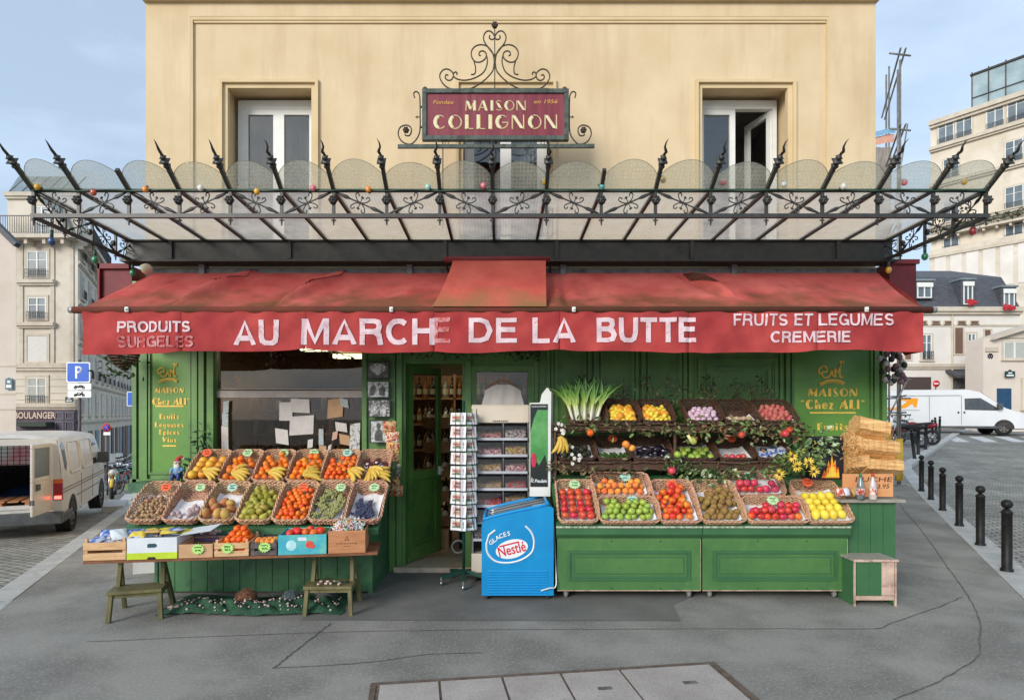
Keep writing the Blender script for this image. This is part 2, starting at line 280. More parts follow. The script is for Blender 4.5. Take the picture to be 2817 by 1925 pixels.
# cobbles: rows of small stone setts
cob = bpy.data.materials.new('cobbles'); cob.use_nodes = True; t = cob.node_tree; b = t.nodes['Principled BSDF']
tx = t.nodes.new('ShaderNodeTexCoord'); mpn = t.nodes.new('ShaderNodeMapping'); mpn.inputs['Rotation'].default_value = (0, 0, R(27)); t.links.new(tx.outputs['Object'], mpn.inputs['Vector'])
nd = t.nodes.new('ShaderNodeTexNoise'); nd.inputs['Scale'].default_value = 1.6; t.links.new(mpn.outputs[0], nd.inputs['Vector'])
av = t.nodes.new('ShaderNodeMix'); av.data_type = 'VECTOR'; av.inputs['Factor'].default_value = .07; t.links.new(mpn.outputs[0], av.inputs[4]); t.links.new(nd.outputs['Color'], av.inputs[5])
bk = t.nodes.new('ShaderNodeTexBrick'); bk.inputs['Scale'].default_value = 1; bk.inputs['Brick Width'].default_value = .16; bk.inputs['Row Height'].default_value = .11; bk.inputs['Mortar Size'].default_value = .012; bk.inputs['Mortar Smooth'].default_value = .6
bk.inputs['Color1'].default_value = (.28,.268,.225,1); bk.inputs['Color2'].default_value = (.185,.178,.150,1); bk.inputs['Mortar'].default_value = (.045,.045,.04,1); t.links.new(av.outputs[1], bk.inputs['Vector'])
nz = t.nodes.new('ShaderNodeTexNoise'); nz.inputs['Scale'].default_value = .8; nz.inputs['Detail'].default_value = 8; t.links.new(tx.outputs['Object'], nz.inputs['Vector'])
mm = t.nodes.new('ShaderNodeMix'); mm.data_type = 'RGBA'; mm.blend_type = 'MULTIPLY'; mm.inputs['Factor'].default_value = 1; r = t.nodes.new('ShaderNodeMapRange'); r.inputs[1].default_value = .3; r.inputs[2].default_value = .7; r.inputs[3].default_value = .75; r.inputs[4].default_value = 1.45; t.links.new(nz.outputs['Fac'], r.inputs[0])
t.links.new(bk.outputs['Color'], mm.inputs['A']); t.links.new(r.outputs[0], mm.inputs['B']); t.links.new(mm.outputs['Result'], b.inputs['Base Color']); b.inputs['Roughness'].default_value = .8
bp = t.nodes.new('ShaderNodeBump'); bp.inputs['Strength'].default_value = .9; bp.inputs['Distance'].default_value = .02; bp.invert = True; t.links.new(bk.outputs['Fac'], bp.inputs['Height']); t.links.new(bp.outputs[0], b.inputs['Normal'])
# ---------------------------------------------------------------- ground
RZ = -.09
xs = [-400, -200, -100, -60, -40, -28, -20, -16, -13, -11, -9, -8, -7]+[-6.3+.3*i for i in range(45)]+[7.5, 8, 9, 10, 12, 14, 17, 20, 25, 30, 40, 60, 100, 200, 400]
ys = [-200, -60, -20, -10, -6, -4, -3, -2, -1.5]+[-1+.5*i for i in range(24)]+[11.5, 13, 15, 17, 19, 21, 24.2, 27, 30, 35, 43.5, 50, 70, 100, 200, 400]
mb = MB(); nx = len(xs); mb.add([(x, y, gz(x, y)+RZ) for y in ys for x in xs], [(j*nx+i, j*nx+i+1, (j+1)*nx+i+1, (j+1)*nx+i) for j in range(len(ys)-1) for i in range(nx-1)], 0, True)
mb.build('road', cob, kind='structure')
def XL(y): return -4.52-.495*(max(y, -5)+1.43)
def XR(y): return 5.53+.57*(max(y, -5)+.21)+.32*max(0, y-10.9)
py_ = [-11, -9, -7, -5, -4, -3, -2, -1.5]+[-1+.5*i for i in range(30)]+[14+1.5*i for i in range(16)]
mb = MB(); vs = []; nn = 44
for y in py_: a, b_ = XL(y), XR(y); vs += [(a+(b_-a)*i/nn, y, gz(a+(b_-a)*i/nn, y)) for i in range(nn+1)]
mb.add(vs, [(j*(nn+1)+i, j*(nn+1)+i+1, (j+1)*(nn+1)+i+1, (j+1)*(nn+1)+i) for j in range(len(py_)-1) for i in range(nn)], 0, True)
mb.build('pavement', asph, kind='structure')
mb = MB()
for fx, sgn, wd in ((XL, -1, .29), (XR, 1, .38)):
    y = -4.9
    while y < 36:
        l = .95; y2 = y+l-.008; jz = random.uniform(-.003, .003)+.005; wd2 = wd
        a, c = Vector((fx(y), y, gz(fx(y), y)+jz)), Vector((fx(y2), y2, gz(fx(y2), y2)+jz)); o_ = Vector((sgn*wd2, 0, 0))
        q = [a-Vector((0,0,.2)), c-Vector((0,0,.2)), c+o_-Vector((0,0,.2)), a+o_-Vector((0,0,.2)), a, c, c+o_*.94, a+o_*.94]
        mb.add(q, [(0,1,2,3),(4,7,6,5),(0,4,5,1),(1,5,6,2),(2,6,7,3),(3,7,4,0)]); y += l
mb.build('kerb', kerbm, kind='structure')
def strip(mb, pts, w, dz=.004, m=0):
    pts = [Vector((p[0], p[1], 0)) for p in pts]; L_ = []; R_ = []
    for i, p in enumerate(pts):
        d = (pts[min(i+1, len(pts)-1)]-pts[max(i-1, 0)]).normalized(); n = Vector((-d.y, d.x, 0))*w/2
        for q, S_ in ((p+n, L_), (p-n, R_)): S_.append((q.x, q.y, gz(q.x, q.y)+dz))
    k = len(L_); mb.add(L_+R_, [(i, i+1, k+i+1, k+i) for i in range(k-1)], m)
def wob(pts, a=.012, n=8):
    out = catmull([(p[0], p[1], 0) for p in pts], n); return [(p.x+random.uniform(-a, a), p.y+random.uniform(-a, a)) for p in out]
def GP(px, py): d = 1632*HC/(py-CY); return (PX(px, d), d-D0)
mb = MB()
strip(mb, wob([(8.78,6.3),(7.6,4.4),(6.4,2.2),(4.99,-.27),(4.49,-1.13),(4.08,-1.76),(3.71,-2.21),(3.45,-2.51),(2.84,-2.92),(2.44,-3.14),(1.6,-3.7)], .006), .010)
strip(mb, wob([(-3.2,-2.2),(-1.0,-1.98),(1.57,-1.93),(3.1,-1.93)], .007), .008); strip(mb, wob([(3.1,-1.93),(4.46,-1.09)], .012, 14), .010)
strip(mb, wob([GP(753,1838),GP(820,1785),GP(908,1715)], .01, 14), .012); strip(mb, wob([GP(753,1838),GP(1000,1823),GP(1180,1800),GP(1330,1795)], .006), .009)
strip(mb, wob([GP(120,1605),GP(230,1590),GP(330,1588),GP(500,1570)], .008), .008); strip(mb, wob([(4.6,.3),(5.3,-.1)], .01), .008); strip(mb, wob([(-6.1,1.2),(-5.2,1.9)], .01), .008)
mb.build('pavement_joints', jointm, kind='structure')
mb = MB(); pp = [(-1.25,-.1),(1.95,-.1),(2.0,-.9),(1.60,-1.32),(1.545,-1.74),(-.2,-1.735),(-1.7,-1.72),(-1.75,-1.2)]
mb.add([(x, y, .004) for x, y in pp], [tuple(range(len(pp)))]); mb.build('asphalt_patch', asph2, kind='structure')
# concrete trench covers set in a steel frame near the camera
A = Vector((-.789, -2.935, 0)); Bv = Vector((1.47, -2.613, 0)); e = (Bv-A).normalized(); n_ = Vector((e.y, -e.x, 0)); wdt = (Bv-A).length
cr = thing('trench_cover', 'row of speckled concrete trench covers in a rusty steel frame', 'trench cover', (A.x, A.y, 0))
mb = MB(); cuts = [0, .172, .355, .53, .712, 1.0]
mb.bar(A-e*.05+Vector((0,0,.004)), Bv+e*.05+Vector((0,0,.004)), .035, .012); mb.bar(A-e*.034+Vector((0,0,.004)), A-e*.034+n_*1.3+Vector((0,0,.004)), .035, .011); mb.bar(Bv+e*.034+Vector((0,0,.004)), Bv+e*.034+n_*1.3+Vector((0,0,.004)), .035, .011)
mb.add([A-e*.03+Vector((0,0,.004)), Bv+e*.03+Vector((0,0,.004)), Bv+e*.03+n_*1.3+Vector((0,0,.004)), A-e*.03+n_*1.3+Vector((0,0,.004))], [(0,1,2,3)])
mb.build('steel_frame', rustm, cr)
for i in range(5):
    a, b_ = A+e*(wdt*cuts[i]+.009)+n_*.026, A+e*(wdt*cuts[i+1]-.009)+n_*.026; mb = MB(); mb.prism([a, b_, b_+n_*1.24, a+n_*1.24], (0, 0, .011)); o = mb.build('concrete_slab', concm, cr, bevel=.003)
    if i > 2:
        c = (a+b_)/2+n_*(.25)+e*(.06 if i == 4 else .02); mb = MB(); mb.prism([c-e*.045-n_*.02, c+e*.045-n_*.02, c+e*.045+n_*.02, c-e*.045+n_*.02], (0, 0, .0135)); mb.build('lifting_slot', jointm, o)
mb = MB()
for x0, x1, x2, x3 in ((2633,2655,2674,2662), ):
    pass
for k in range(8):
    X0 = 20.3+k*1.28; q = [(X0, 19.6), (X0+.62, 19.6), (X0+2.3, 22.6), (X0+1.6, 22.6)]
    mb.add([(x, y, gz(x, y)+RZ+.01) for x, y in q], [(0,1,2,3)])
mb.build('zebra_crossing', whitem, kind='structure')
# ---------------------------------------------------------------- the shop building
plast = mat('ochre_render', S(205,182,144), .9, col2=S(217,196,160), scale=1.3, detail=8, bump=.35, bscale=90, bdist=.004, cspot=(S(182,156,120), 1.3, .5, .95, (2.6, 2.6, .35)))
plast2 = mat('ochre_trim', S(203,180,138), .88, col2=S(214,192,152), scale=2, detail=6, bump=.2, bscale=60, bdist=.003)
zinc = mat('zinc', (.11,.12,.125), .5, col2=(.17,.18,.185), scale=3, metal=.3)
whitep = mat('white_paint', S(222,222,216), .45, var=.05, scale=5)
green = mat('green_paint', S(80,120,60), .42, col2=S(100,140,70), scale=2.2, detail=7, bump=.12, bscale=35, bdist=.004, cspot=(S(52,88,56), 3, .5, .8), spec=.5)
greenb = mat('green_paint_bright', S(88,136,48), .4, col2=S(102,148,60), scale=1.7, detail=7, bump=.1, bscale=30, bdist=.003, cspot=(S(80,126,58), 2.4, .48, .8), spec=.5)
greend = mat('green_paint_dark', S(52,96,64), .45, col2=S(66,112,72), scale=3, detail=7, bump=.12, bscale=40, bdist=.003, cspot=(S(28,58,40), 5, .5, .75), spec=.5)
goldm = mat('ochre_lettering', S(232,186,70), .5, col2=S(242,204,98), scale=30, spec=.4)
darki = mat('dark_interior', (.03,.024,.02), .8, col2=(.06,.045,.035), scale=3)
pane_g = glassmat('window_pane', (.72,.74,.72), .09, .03)
BLD = thing('shop_building', 'ochre rendered corner building with green wooden shopfront on its ground floor', 'building', (0, 0, 0))
Xl, Xr, ZB, ZT = -4.04, 4.29, 3.2, 6.62
WN = [(-3.17,-2.11), (-.47,.61), (2.27,3.35)]; WZ0, WZ1 = 3.72, 5.55
mb = MB(); c = [Xl]+[v for p in WN for v in p]+[Xr]
for i in range(0, 8, 2): mb.box(c[i], c[i+1], 0, .42, WZ0, WZ1)
mb.box(Xl, Xr, 0, .42, ZB, WZ0); mb.box(Xl, Xr, 0, .42, WZ1, ZT)
mb.add([(Xl,.42,0),(Xl-3.4,8,0),(Xr+4.2,8,0),(Xr,.42,0),(Xl,.42,ZT),(Xl-3.4,8,ZT),(Xr+4.2,8,ZT),(Xr,.42,ZT)], [(0,1,5,4),(1,2,6,5),(2,3,7,6)])
mb.box(Xl, Xl+.12, 0, .42, 0, ZB); mb.box(Xr-.12, Xr, 0, .42, 0, ZB)
mb.box(Xl, -3.53, -.03, -.001, ZB, 6.30); mb.box(3.76, Xr, -.03, -.001, ZB, 6.30); mb.box(Xl, Xr, -.03, -.001, 6.30, 6.46)
mb.build('wall', plast, BLD)
mb = MB(); mb.box(-3.53, 3.76, -.028, -.002, 6.262, 6.298); mb.box(-3.50, 3.73, -.018, -.001, 6.235, 6.262); mb.box(-3.53, -3.505, -.028, -.002, ZB, 6.262); mb.box(3.735, 3.76, -.028, -.002, ZB, 6.262)
mb.build('wall_moulding', plast2, BLD)
mb = MB(); mb.box(Xl-.02, Xr+.02, -.09, 0, 6.46, 6.50); mb.box(Xl-.05, Xr+.05, -.13, 0, 6.50, 6.56); mb.box(Xl-.08, Xr+.08, -.17, 0, 6.56, 6.62); mb.build('cornice', plast2, BLD)
mb = MB(); mb.prism([(Xl-.06,-.2,6.621),(Xr+.06,-.2,6.621),(Xr+.03,.42,6.621),(Xr+4.2,8.1,6.621),(Xl-3.4,8.1,6.621),(Xl-.03,.42,6.621)], (0,0,.07)); mb.prism([(Xl+.2,.2,6.69),(Xr-.2,.2,6.69),(Xr+3.4,7.8,6.69),(Xl-2.8,7.8,6.69)], (0,.3,1.9)); mb.build('roof', zinc, BLD)
curt = mat('grey_curtain', (.17,.17,.155), .9, col2=(.25,.25,.235), scale=9, stretch=(8, 1, .4))
roomw = mat('room_wall', (.16,.15,.14), .9); warmd = mat('warm_dark', (.22,.21,.20), .9)
for k, (a, b_) in enumerate(WN):
    w = MB(); w.frame(a-.035, b_+.035, WZ0-.05, WZ1+.035, .035, -.035, .0, 0)
    for x0, x1 in ((a, a+.05), (b_-.05, b_)): w.box(x0, x1, .0, .06, WZ0, WZ1)
    w.box(a+.05, b_-.05, 0, .06, WZ1-.05, WZ1); w.box(a-.06, b_+.06, -.06, .1, WZ0-.06, WZ0-.001); o = w.build('window_surround', plast2, BLD)
    fw = MB(); fa, fb = a+.05, b_-.05; zt = WZ1-.05; mid = (fa+fb)/2
    fw.box(fa, fb, .27, .35, zt-.10, zt); fw.box(fa, fa+.05, .27, .35, WZ0, zt-.1); fw.box(fb-.05, fb, .27, .35, WZ0, zt-.1); fw.box(fa+.05, fb-.05, .27, .35, WZ0, WZ0+.05)
    wn = fw.build('window', whitep, BLD)
    sh = MB()
    def leaf(s, x0, x1, M=None): s.X = M; s.frame(x0, x1, WZ0+.05, zt-.1, .065, .28, .325); s.X = None
    leaf(sh, fa+.05, mid)
    if k == 2:
        hinge = Vector((fb-.05, .3, 0)); leaf(sh, mid, fb-.05, Matrix.Translation(hinge) @ Matrix.Rotation(R(-72), 4, 'Z') @ Matrix.Translation(-hinge))
    else: leaf(sh, mid, fb-.05)
    sh.build('sash', whitep, wn)
    gl = MB(); gl.box(fa+.11, mid-.06, .30, .306, WZ0+.11, zt-.16)
    if k != 2: gl.box(mid+.06, fb-.11, .30, .306, WZ0+.11, zt-.16)
    gl.build('pane', pane_g, wn)
    rm = MB(); rm.box(fa-.3, fb+.3, .425, 1.6, WZ0-.3, zt+.15); rr = rm
    # open the front of the little room behind the window
    rr = MB(); x0, x1, y0, y1, z0, z1 = fa-.3, fb+.3, .421, 1.7, WZ0-.3, zt+.15
    rr.add([(x0,y0,z0),(x1,y0,z0),(x1,y1,z0),(x0,y1,z0),(x0,y0,z1),(x1,y0,z1),(x1,y1,z1),(x0,y1,z1)], [(0,3,2,1),(4,5,6,7),(1,2,6,5),(2,3,7,6),(3,0,4,7)], 0); rr.build('room', warmd if k == 2 else roomw, BLD, nrm=False)
    if k != 2:
        cm = MB(); w0 = (fa+.02, fb-.02) if k == 0 else (mid+.0, fb)
        cm.grid(lambda u, v: (w0[0]+(w0[1]-w0[0])*u, .5+.02*math.sin(u*60), WZ0+(zt-WZ0-.02)*v), 60, 1); cm.build('curtain', curt if k == 0 else mat('white_curtain', (.5,.5,.5), .9), wn)
iron = mat('black_iron', (.022,.022,.024), .5, col2=(.05,.04,.036), scale=12, metal=.25, spec=.5)
mb = MB(); zc = 3.95       # cast iron window guard of the middle window
for z in (3.80, 4.12): mb.tube([(-.46,-.03,z),(.60,-.03,z)], .011, 5)
for i in range(9):
    cx = -.40+i*.118; mb.tube(spiral((cx, -.03, zc), .006, .052, 0, 500, 16), .006, 4); mb.tube([(cx+.059,-.03,3.80),(cx+.059,-.03,4.12)], .006, 4)
mb.build('window_guard', iron, BLD)
# ---- shopfront joinery (one part; its panels, posts and mouldings)
DS = 6.68
def fx(px, d=DS): return PX(px, d)
def fz(py, d=DS): return PZ(py, d)
YS = -.12
def panel(mb, x0, x1, z0, z1, y=YS, w=.035, m=0):    # raised bolection moulding around a sunk field
    mb.frame(x0, x1, z0, z1, w, y-.022, y+.001, m); mb.frame(x0+w, x1-w, z0+w, z1-w, w*.55, y-.010, y+.001, m)
mb = MB(); mbb = MB()
DX0, DX1 = fx(1108), fx(1279); WX0, WX1 = fx(592), fx(996); TX0, TX1 = fx(1310), fx(1452); top = 3.25
TZ0, TZ1 = 1.25, fz(1021); WZa, WZb = .98, 2.62; DZ = fz(992)
mb.box(-4.10, WX0, YS, 0, .93, top); mb.box(WX0, WX1, YS, 0, 0, WZa); mb.box(WX0, WX1, YS, 0, WZb, top); mb.box(WX1, DX0, YS, 0, 0, top)
mb.box(DX0, DX1, YS, 0, DZ, top); mb.box(DX1, TX0, YS, 0, 0, top); mb.box(TX0, TX1, YS, 0, 0, TZ0); mb.box(TX0, TX1, YS, 0, TZ1, top); mb.box(TX1, 4.35, YS, 0, .0, top)
# posts and strips proud of the boards
for a, b_, pr in ((371,382,.05),(386,408,.03),(530,545,.03),(552,566,.05),(572,590,.03),(997,1010,.03),(1072,1088,.03),(1093,1107,.045),(1281,1296,.045),(1470,1480,.03),(1503,1512,.04),(1516,1522,.02),(1616,1626,.03),(1632,1646,.045),(1747,1756,.03),(1762,1774,.045),(1878,1888,.03),(1892,1902,.045),(2143,2152,.03),(2158,2168,.045),(2402,2414,.03),(2420,2432,.05)):
    z0 = .93 if b_ < 592 else 0; mb.box(fx(a), fx(b_), YS-pr, YS, z0, top)
panel(mb, TX0-.07, TX1+.07, TZ0-.07, TZ1+.06)
for a, b_ in ((1526,1612),(1651,1744),(1780,1875)): panel(mb, fx(a), fx(b_), .2, 2.9)
panel(mb, fx(1919), fx(2138), .2, fz(985)); panel(mb, fx(1942), fx(2118), .35, fz(1010), w=.03); panel(mb, fx(1300)-.02, fx(1465), .2, 1.1)
mb.box(-4.16, WX0, YS-.10, YS, .93, .985); mb.box(-4.14, fx(588), YS-.05, YS, .985, 1.04)
panel(mb, fx(2176), fx(2398), .3, 2.9, w=.02); panel(mb, fx(411), fx(527), 1.09, 2.9, w=.02)
SF = mb.build('shopfront', green, BLD)
mb = MB(); mb.box(fx(411)+.03, fx(527)-.03, YS-.004, YS+.02, 1.12, 2.88); mb.build('sign_panel', greenb, SF); mb = MB(); mb.box(fx(2176)+.03, fx(2398)-.03, YS-.004, YS+.02, .33, 2.88); mb.build('sign_panel', greenb, SF)
mb = MB(); mb.box(-4.12, WX0, YS-.02, .0, -.05, .93); mb.build('stone_plinth', kerbm, BLD)
# lettering and emblem on both sign panels
for (cx, sc, rows, ul) in ((466, 1, (('MAISON',1073,80,15),('"Chez ALl"',1104,112,18),('Fruits',1145,54,14),('Legumes',1168,80,13),('Epices',1188,56,13),('Vins',1209,39,13)), ((1117,78),(1226,38))),
                          (2291, 1.3, (('MAISON',1079,135,21),('"Chez ALl"',1112,178,24),('Fruits',1173,86,19),('Legumes',1206,120,17),('Epices',1236,86,17),('Vins',1264,60,17)), ((1135,126),(1290,60)))):
    mb = MB(); yy = YS-.008; d = DS+yy-YS
    for s_, py, w_, h_ in rows: poster(mb, s_, (PX(cx, d), yy, PZ(py, d)), h_/F*d*1.05, w_/F*d, fat=1.55, space=.14)
    for py, w_ in ul: mb.box(PX(cx-w_/2, d), PX(cx+w_/2, d), yy, yy+.003, PZ(py+2, d), PZ(py-2, d))
    k = sc*1.15; C0 = Vector((PX(cx-4, d), yy, PZ(1028 if sc == 1 else 1028, d))); q = lambda a, b: C0+Vector((a*k*.1, 0, b*k*.1))
    for pts, r_ in ((catmull([q(-.85,-.05),q(-.95,.35),q(-.5,.6),q(-.35,.2),q(-.75,.1),q(-.5,-.3),q(-.1,-.1),q(0,.3),q(.1,-.1),q(.35,-.25)]), .008), (catmull([q(.3,-.2),q(.25,.4),q(.5,.1),q(.6,.45),q(.65,-.25),q(.85,-.2)]), .008),
                    (catmull([q(.6,.5),q(.75,.8),q(.55,1.05)]), .006), (catmull([q(.6,.8),q(.85,1.0),q(.9,.75)]), .007), (catmull([q(-.9,-.75),q(-.2,-.5),q(.5,-.52),q(.95,-.7)]), .011), (catmull([q(-.9,-.9),q(-.2,-.66),q(.5,-.68),q(.9,-.85)]), .005)):
        mb.tube(pts, r_*sc, 5, flat=1)
    mb.build('lettering', goldm, SF)
# display window
greyal = mat('grey_aluminium', S(165,155,148), .45, metal=.2); pane_d = glassmat('shop_glass', (.74,.72,.70), .05, .02)
mb = MB(); mb.box(WX0, WX1, -.09, -.02, fz(1093), fz(1074)); mb.box(WX0, WX1, -.085, -.03, fz(1071), fz(1069)); mb.box(WX0, WX1, -.09, -.02, WZa, WZa+.04)
DWN = mb.build('display_window', greyal, BLD)
mb = MB(); mb.box(WX0+.002, WX1-.002, -.06, -.052, WZa+.04, fz(1093)-.001); mb.box(WX0+.002, WX1-.002, -.06, -.052, fz(1069)+.001, WZb); mb.build('pane', pane_d, DWN)
mb = MB(); mb.box(TX0, TX1, -.06, -.054, TZ0, TZ1); mb.build('side_window_pane', pane_d, BLD)
brownf = mat('brown_frame', S(176,96,48), .5, scale=12)
mb = MB(); mb.box(WX0+.003, WX0+.05, -.05, -.005, WZa+.04, fz(1096)); mb.build('window_post', brownf, DWN)
# door: frame reveal, open leaf, threshold
mb = MB(); mb.box(DX0-.0, DX0+.03, -.119, .30, .04, DZ); mb.box(DX1-.03, DX1, -.119, .30, .04, DZ); mb.box(DX0+.03, DX1-.03, -.1, .30, DZ-.03, DZ-.001); mb.build('door_frame', green, BLD)
stonep = mat('worn_stone', S(186,164,142), .8, col2=S(205,186,164), scale=6, cspot=((.3,.24,.2), 9, .5, .8))
mb = MB(); mb.box(fx(1085), fx(1325), -.2, .32, -.02, .055); mb.build('threshold', stonep, BLD, bevel=.008)
hx = DX0+.035; M = Matrix.Translation(Vector((hx, .02, 0))) @ Matrix.Rotation(R(62), 4, 'Z'); LW = .66
def leafbox(m, *a): m.X = M; m.box(*a); m.X = None
mb = MB(); mb.X = M; z0, z1, zr = .07, DZ-.035, 1.0
mb.box(0, .08, -.022, .022, z0, z1); mb.box(LW-.08, LW, -.022, .022, z0, z1); mb.box(.08, LW-.08, -.022, .022, z0, z0+.16); mb.box(.08, LW-.08, -.022, .022, zr, zr+.1); mb.box(.08, LW-.08, -.022, .022, z1-.09, z1)
mb.box(.08, LW-.08, -.01, .01, z0+.16, zr); mb.frame(.1, LW-.1, z0+.18, zr-.02, .03, -.026, -.01); mb.frame(.1, LW-.1, z0+.18, zr-.02, .03, .01, .026)
DOOR = mb.build('door', green, BLD)
mb = MB(); mb.X = M; mb.box(.081, LW-.081, -.004, .004, zr+.101, z1-.091); mb.build('door_pane', pane_d, DOOR)
mb = MB(); mb.X = M; mb.box(LW-.07, LW-.02, -.05, -.022, 1.02, 1.12); mb.tube([(LW-.045,-.05,1.08),(LW-.045,-.09,1.08),(LW-.14,-.09,1.08)], .01, 6); mb.build('handle', whitep, DOOR)
# ---- interior of the shop
tile = mat('shop_floor', S(165,140,120), .5, col2=S(185,160,138), scale=2)
mb = MB(); x0, x1, y0, y1 = -3.95, 1.2, .0, 4.2
mb.add([(x0,y0,.04),(x1,y0,.04),(x1,y1,.04),(x0,y1,.04)], [(0,1,2,3)], 1); mb.add([(x0,y0,2.75),(x1,y0,2.75),(x1,y1,2.75),(x0,y1,2.75)], [(0,1,2,3)], 0)
mb.add([(x0,y1,.04),(x1,y1,.04),(x1,y1,2.75),(x0,y1,2.75),(x0,y0,.04),(x0,y0,2.75),(x1,y0,.04),(x1,y0,2.75)], [(0,1,2,3),(4,0,3,5),(6,7,2,1)], 0); mb.build('shop_interior', [mat('shop_wall', S(120,104,88), .8, scale=2), tile], BLD, nrm=False)
lampm = mat('ceiling_lamp_glow', (1, .95, .62), .5, var=0, emit=2.2)
mb = MB()
for px, py, d in ((-2.75, .7, 0), (-2.35, 1.6, 0), (-1.5, 1.0, 0), (-.75, 1.3, 0), (-.3, 2.8, 0), (-2.2, 2.7, 0)):
    mb.box(px-.45, px+.45, py-.09, py+.09, 2.66, 2.72)
mb.build('ceiling_lamps', lampm, BLD)
# ---------------------------------------------------------------- iron and glass canopy
ironp = mat('painted_iron', (.028,.03,.03), .45, col2=(.05,.047,.04), scale=14, metal=.1, spec=.5, bump=.15, bscale=80, bdist=.002)
irong = mat('green_iron', (.02,.055,.04), .5, col2=(.04,.08,.055), scale=12)
cglass = glassmat('wired_glass', (.95,.95,.93), .07, .12, bump=.5, bscale=(10, 10, 10), dirt=.34, dirtcol=(.93,.92,.86)); cglass2 = glassmat('scallop_glass', (.95,.96,.94), .07, .12, bump=.5, bscale=(10, 10, 10), dirt=.18, dirtcol=(.93,.89,.74)); gedge = mat('glass_edge', (.12,.15,.13), .3)
CAN = thing('glass_canopy', 'iron and wired glass canopy with spiked rafters above the red awning', 'canopy', (0, -.2, 3.4))
DF, ZF, ZK, YB, ZBk = 5.16, 3.71, 3.485, -.2, 3.665; YF = DF-D0
posts = [93,217,355,494,634,775,918,1064,1210,1355,1503,1654,1803,1955,2108,2262,2414,2567,2712]
XP = [PX(p, DF) for p in posts]; U = Vector((0, -.827, .562)).normalized()
mb = MB(); mb.box(-4.1, 4.3, -.30, -.13, 3.45, 3.655); mb.box(-4.13, 4.33, -.33, -.13, 3.655, 3.668); mb.box(-4.13, 4.33, -.36, -.13, 3.425, 3.447)
for x in (-3.6, -2.3, -.6, .62, 2.1, 3.7): mb.box(x-.02, x+.02, -.33, -.301, 3.46, 3.65)
mb.build('gutter_beam', ironp, CAN)
mb = MB(); mb.box(-3.95, 4.2, -.19, -.125, 3.30, 3.385)
for x in (-3.3, -1.0, .7, 2.6): mb.box(x-.03, x+.03, -.24, -.13, 3.31, 3.42)
mb.build('mounting_rail', mat('grey_rail', (.16,.165,.17), .6, scale=7, cspot=((.05,.05,.05), 6, .5, .7)), CAN)
for i, x in enumerate(XP):
    mb = MB(); a = Vector((x, YB, ZBk)); b_ = Vector((x, YF, ZF)); edge = i in (0, 18)
    mb.bar(a, b_, .025 if not edge else .038, .038); broken = i in (2, 11); l = .26
    if broken: l = .2
    c_ = b_+U*l; mb.bar(b_, c_, .03, .036)
    if not broken:
        M3 = Matrix.Rotation(0, 3, 'Z'); ax = U.to_track_quat('Z', 'Y').to_matrix()
        mb.lathe([(.02,0),(.03,.012),(.034,.03),(.022,.034),(.03,.05),(.05,.062),(.052,.07),(.03,.078),(.022,.09),(.034,.10),(.018,.112),(.012,.125)], c_-U*.05, 4, 0, ax @ Matrix.Rotation(R(45), 3, 'Z'))
        w = .006 if i < 5 else .012; sg = 1 if i > 9 else -1; q0 = c_+U*.07
        mb.tube([q0+U*(.027*k)+Vector((sg*w*math.sin(k*1.35+.3)*(1 if i > 4 else .3), 0, w*math.cos(k*1.3)*.8)) for k in range(6)], [.012,.013,.012,.009,.006,.001], 5)
    mb.build('rafter', ironp, CAN)
mb = MB(); mb.bar((XP[0]-.02, YF, ZF-.005), (XP[-1]+.02, YF, ZF-.005), .03, .022); mb.build('top_rail', irong, CAN)
mb = MB(); mb.bar((XP[0]-.02, YF, ZK), (XP[-1]+.02, YF, ZK), .035, .034)
for x in (XP[0], XP[-1]): mb.bar((x, YF-.02, ZK-.01), (x, YB, ZK-.03), .03, .03)
mb.build('bottom_rail', ironp, CAN)
def rosette(mb, c, r, n, out=Vector((0, -1, 0))):
    ax = out.to_track_quat('Z', 'Y').to_matrix(); mb.lathe([(r*.2,.03),(r*.6,.022),(r*.95,.012),(r,0),(r*.9,-.01)], c, n, 0, ax)
    for k in range(n):
        q = ax @ Vector((math.cos(2*PI*k/n)*r*.6, math.sin(2*PI*k/n)*r*.6, .02)); mb.sph(c+q, r*.34, (1, 1, .8), 5, 4)
    mb.sph(c+out*.028, r*.25, nu=6, nv=4)
def finial(mb, c):     # small cross drop under a rail
    mb.tube([c, c+Vector((0,0,-.055))], .006, 5); mb.sph(c+Vector((0,0,-.022)), .012, (2.2, 1, .7), 6, 4); mb.sph(c+Vector((0,0,-.04)), .008, (1.6, 1, .8), 6, 4); mb.sph(c+Vector((0,0,-.058)), .007, (1, 1, 1.6), 5, 4)
for i, x in enumerate(XP):
    mb = MB(); mb.bar((x, YF, ZK), (x, YF, ZF), .026, .022, up=(0, 1, 0)); rosette(mb, Vector((x, YF-.015, (ZK+ZF)/2+.02)), .042, 6); finial(mb, Vector((x, YF, ZK-.015))); mb.build('post', ironp, CAN)
def scrolls(mb, c, ax, az, k=1.):       # four curls either side of a slanting bar
    for s1, s2 in ((1, 1), (-1, -1), (1, -1), (-1, 1)):
        pts = [c+ax*(a*s1*k)+az*(b*s2*k) for a, b in ((.004,.004),(.03,.012),(.055,.034),(.066,.058),(.052,.072),(.036,.062),(.036,.05))]
        mb.tube(catmull(pts, 4), .0052, 5)
    for s in (1, -1):
        q = c+az*s*.05*k; mb.sph(q, .010, (1, .6, 1.4), 6, 4); mb.sph(q+ax*.01, .006, nu=5, nv=4); mb.sph(q-ax*.01, .006, nu=5, nv=4); mb.tube([c, q], .004, 4)
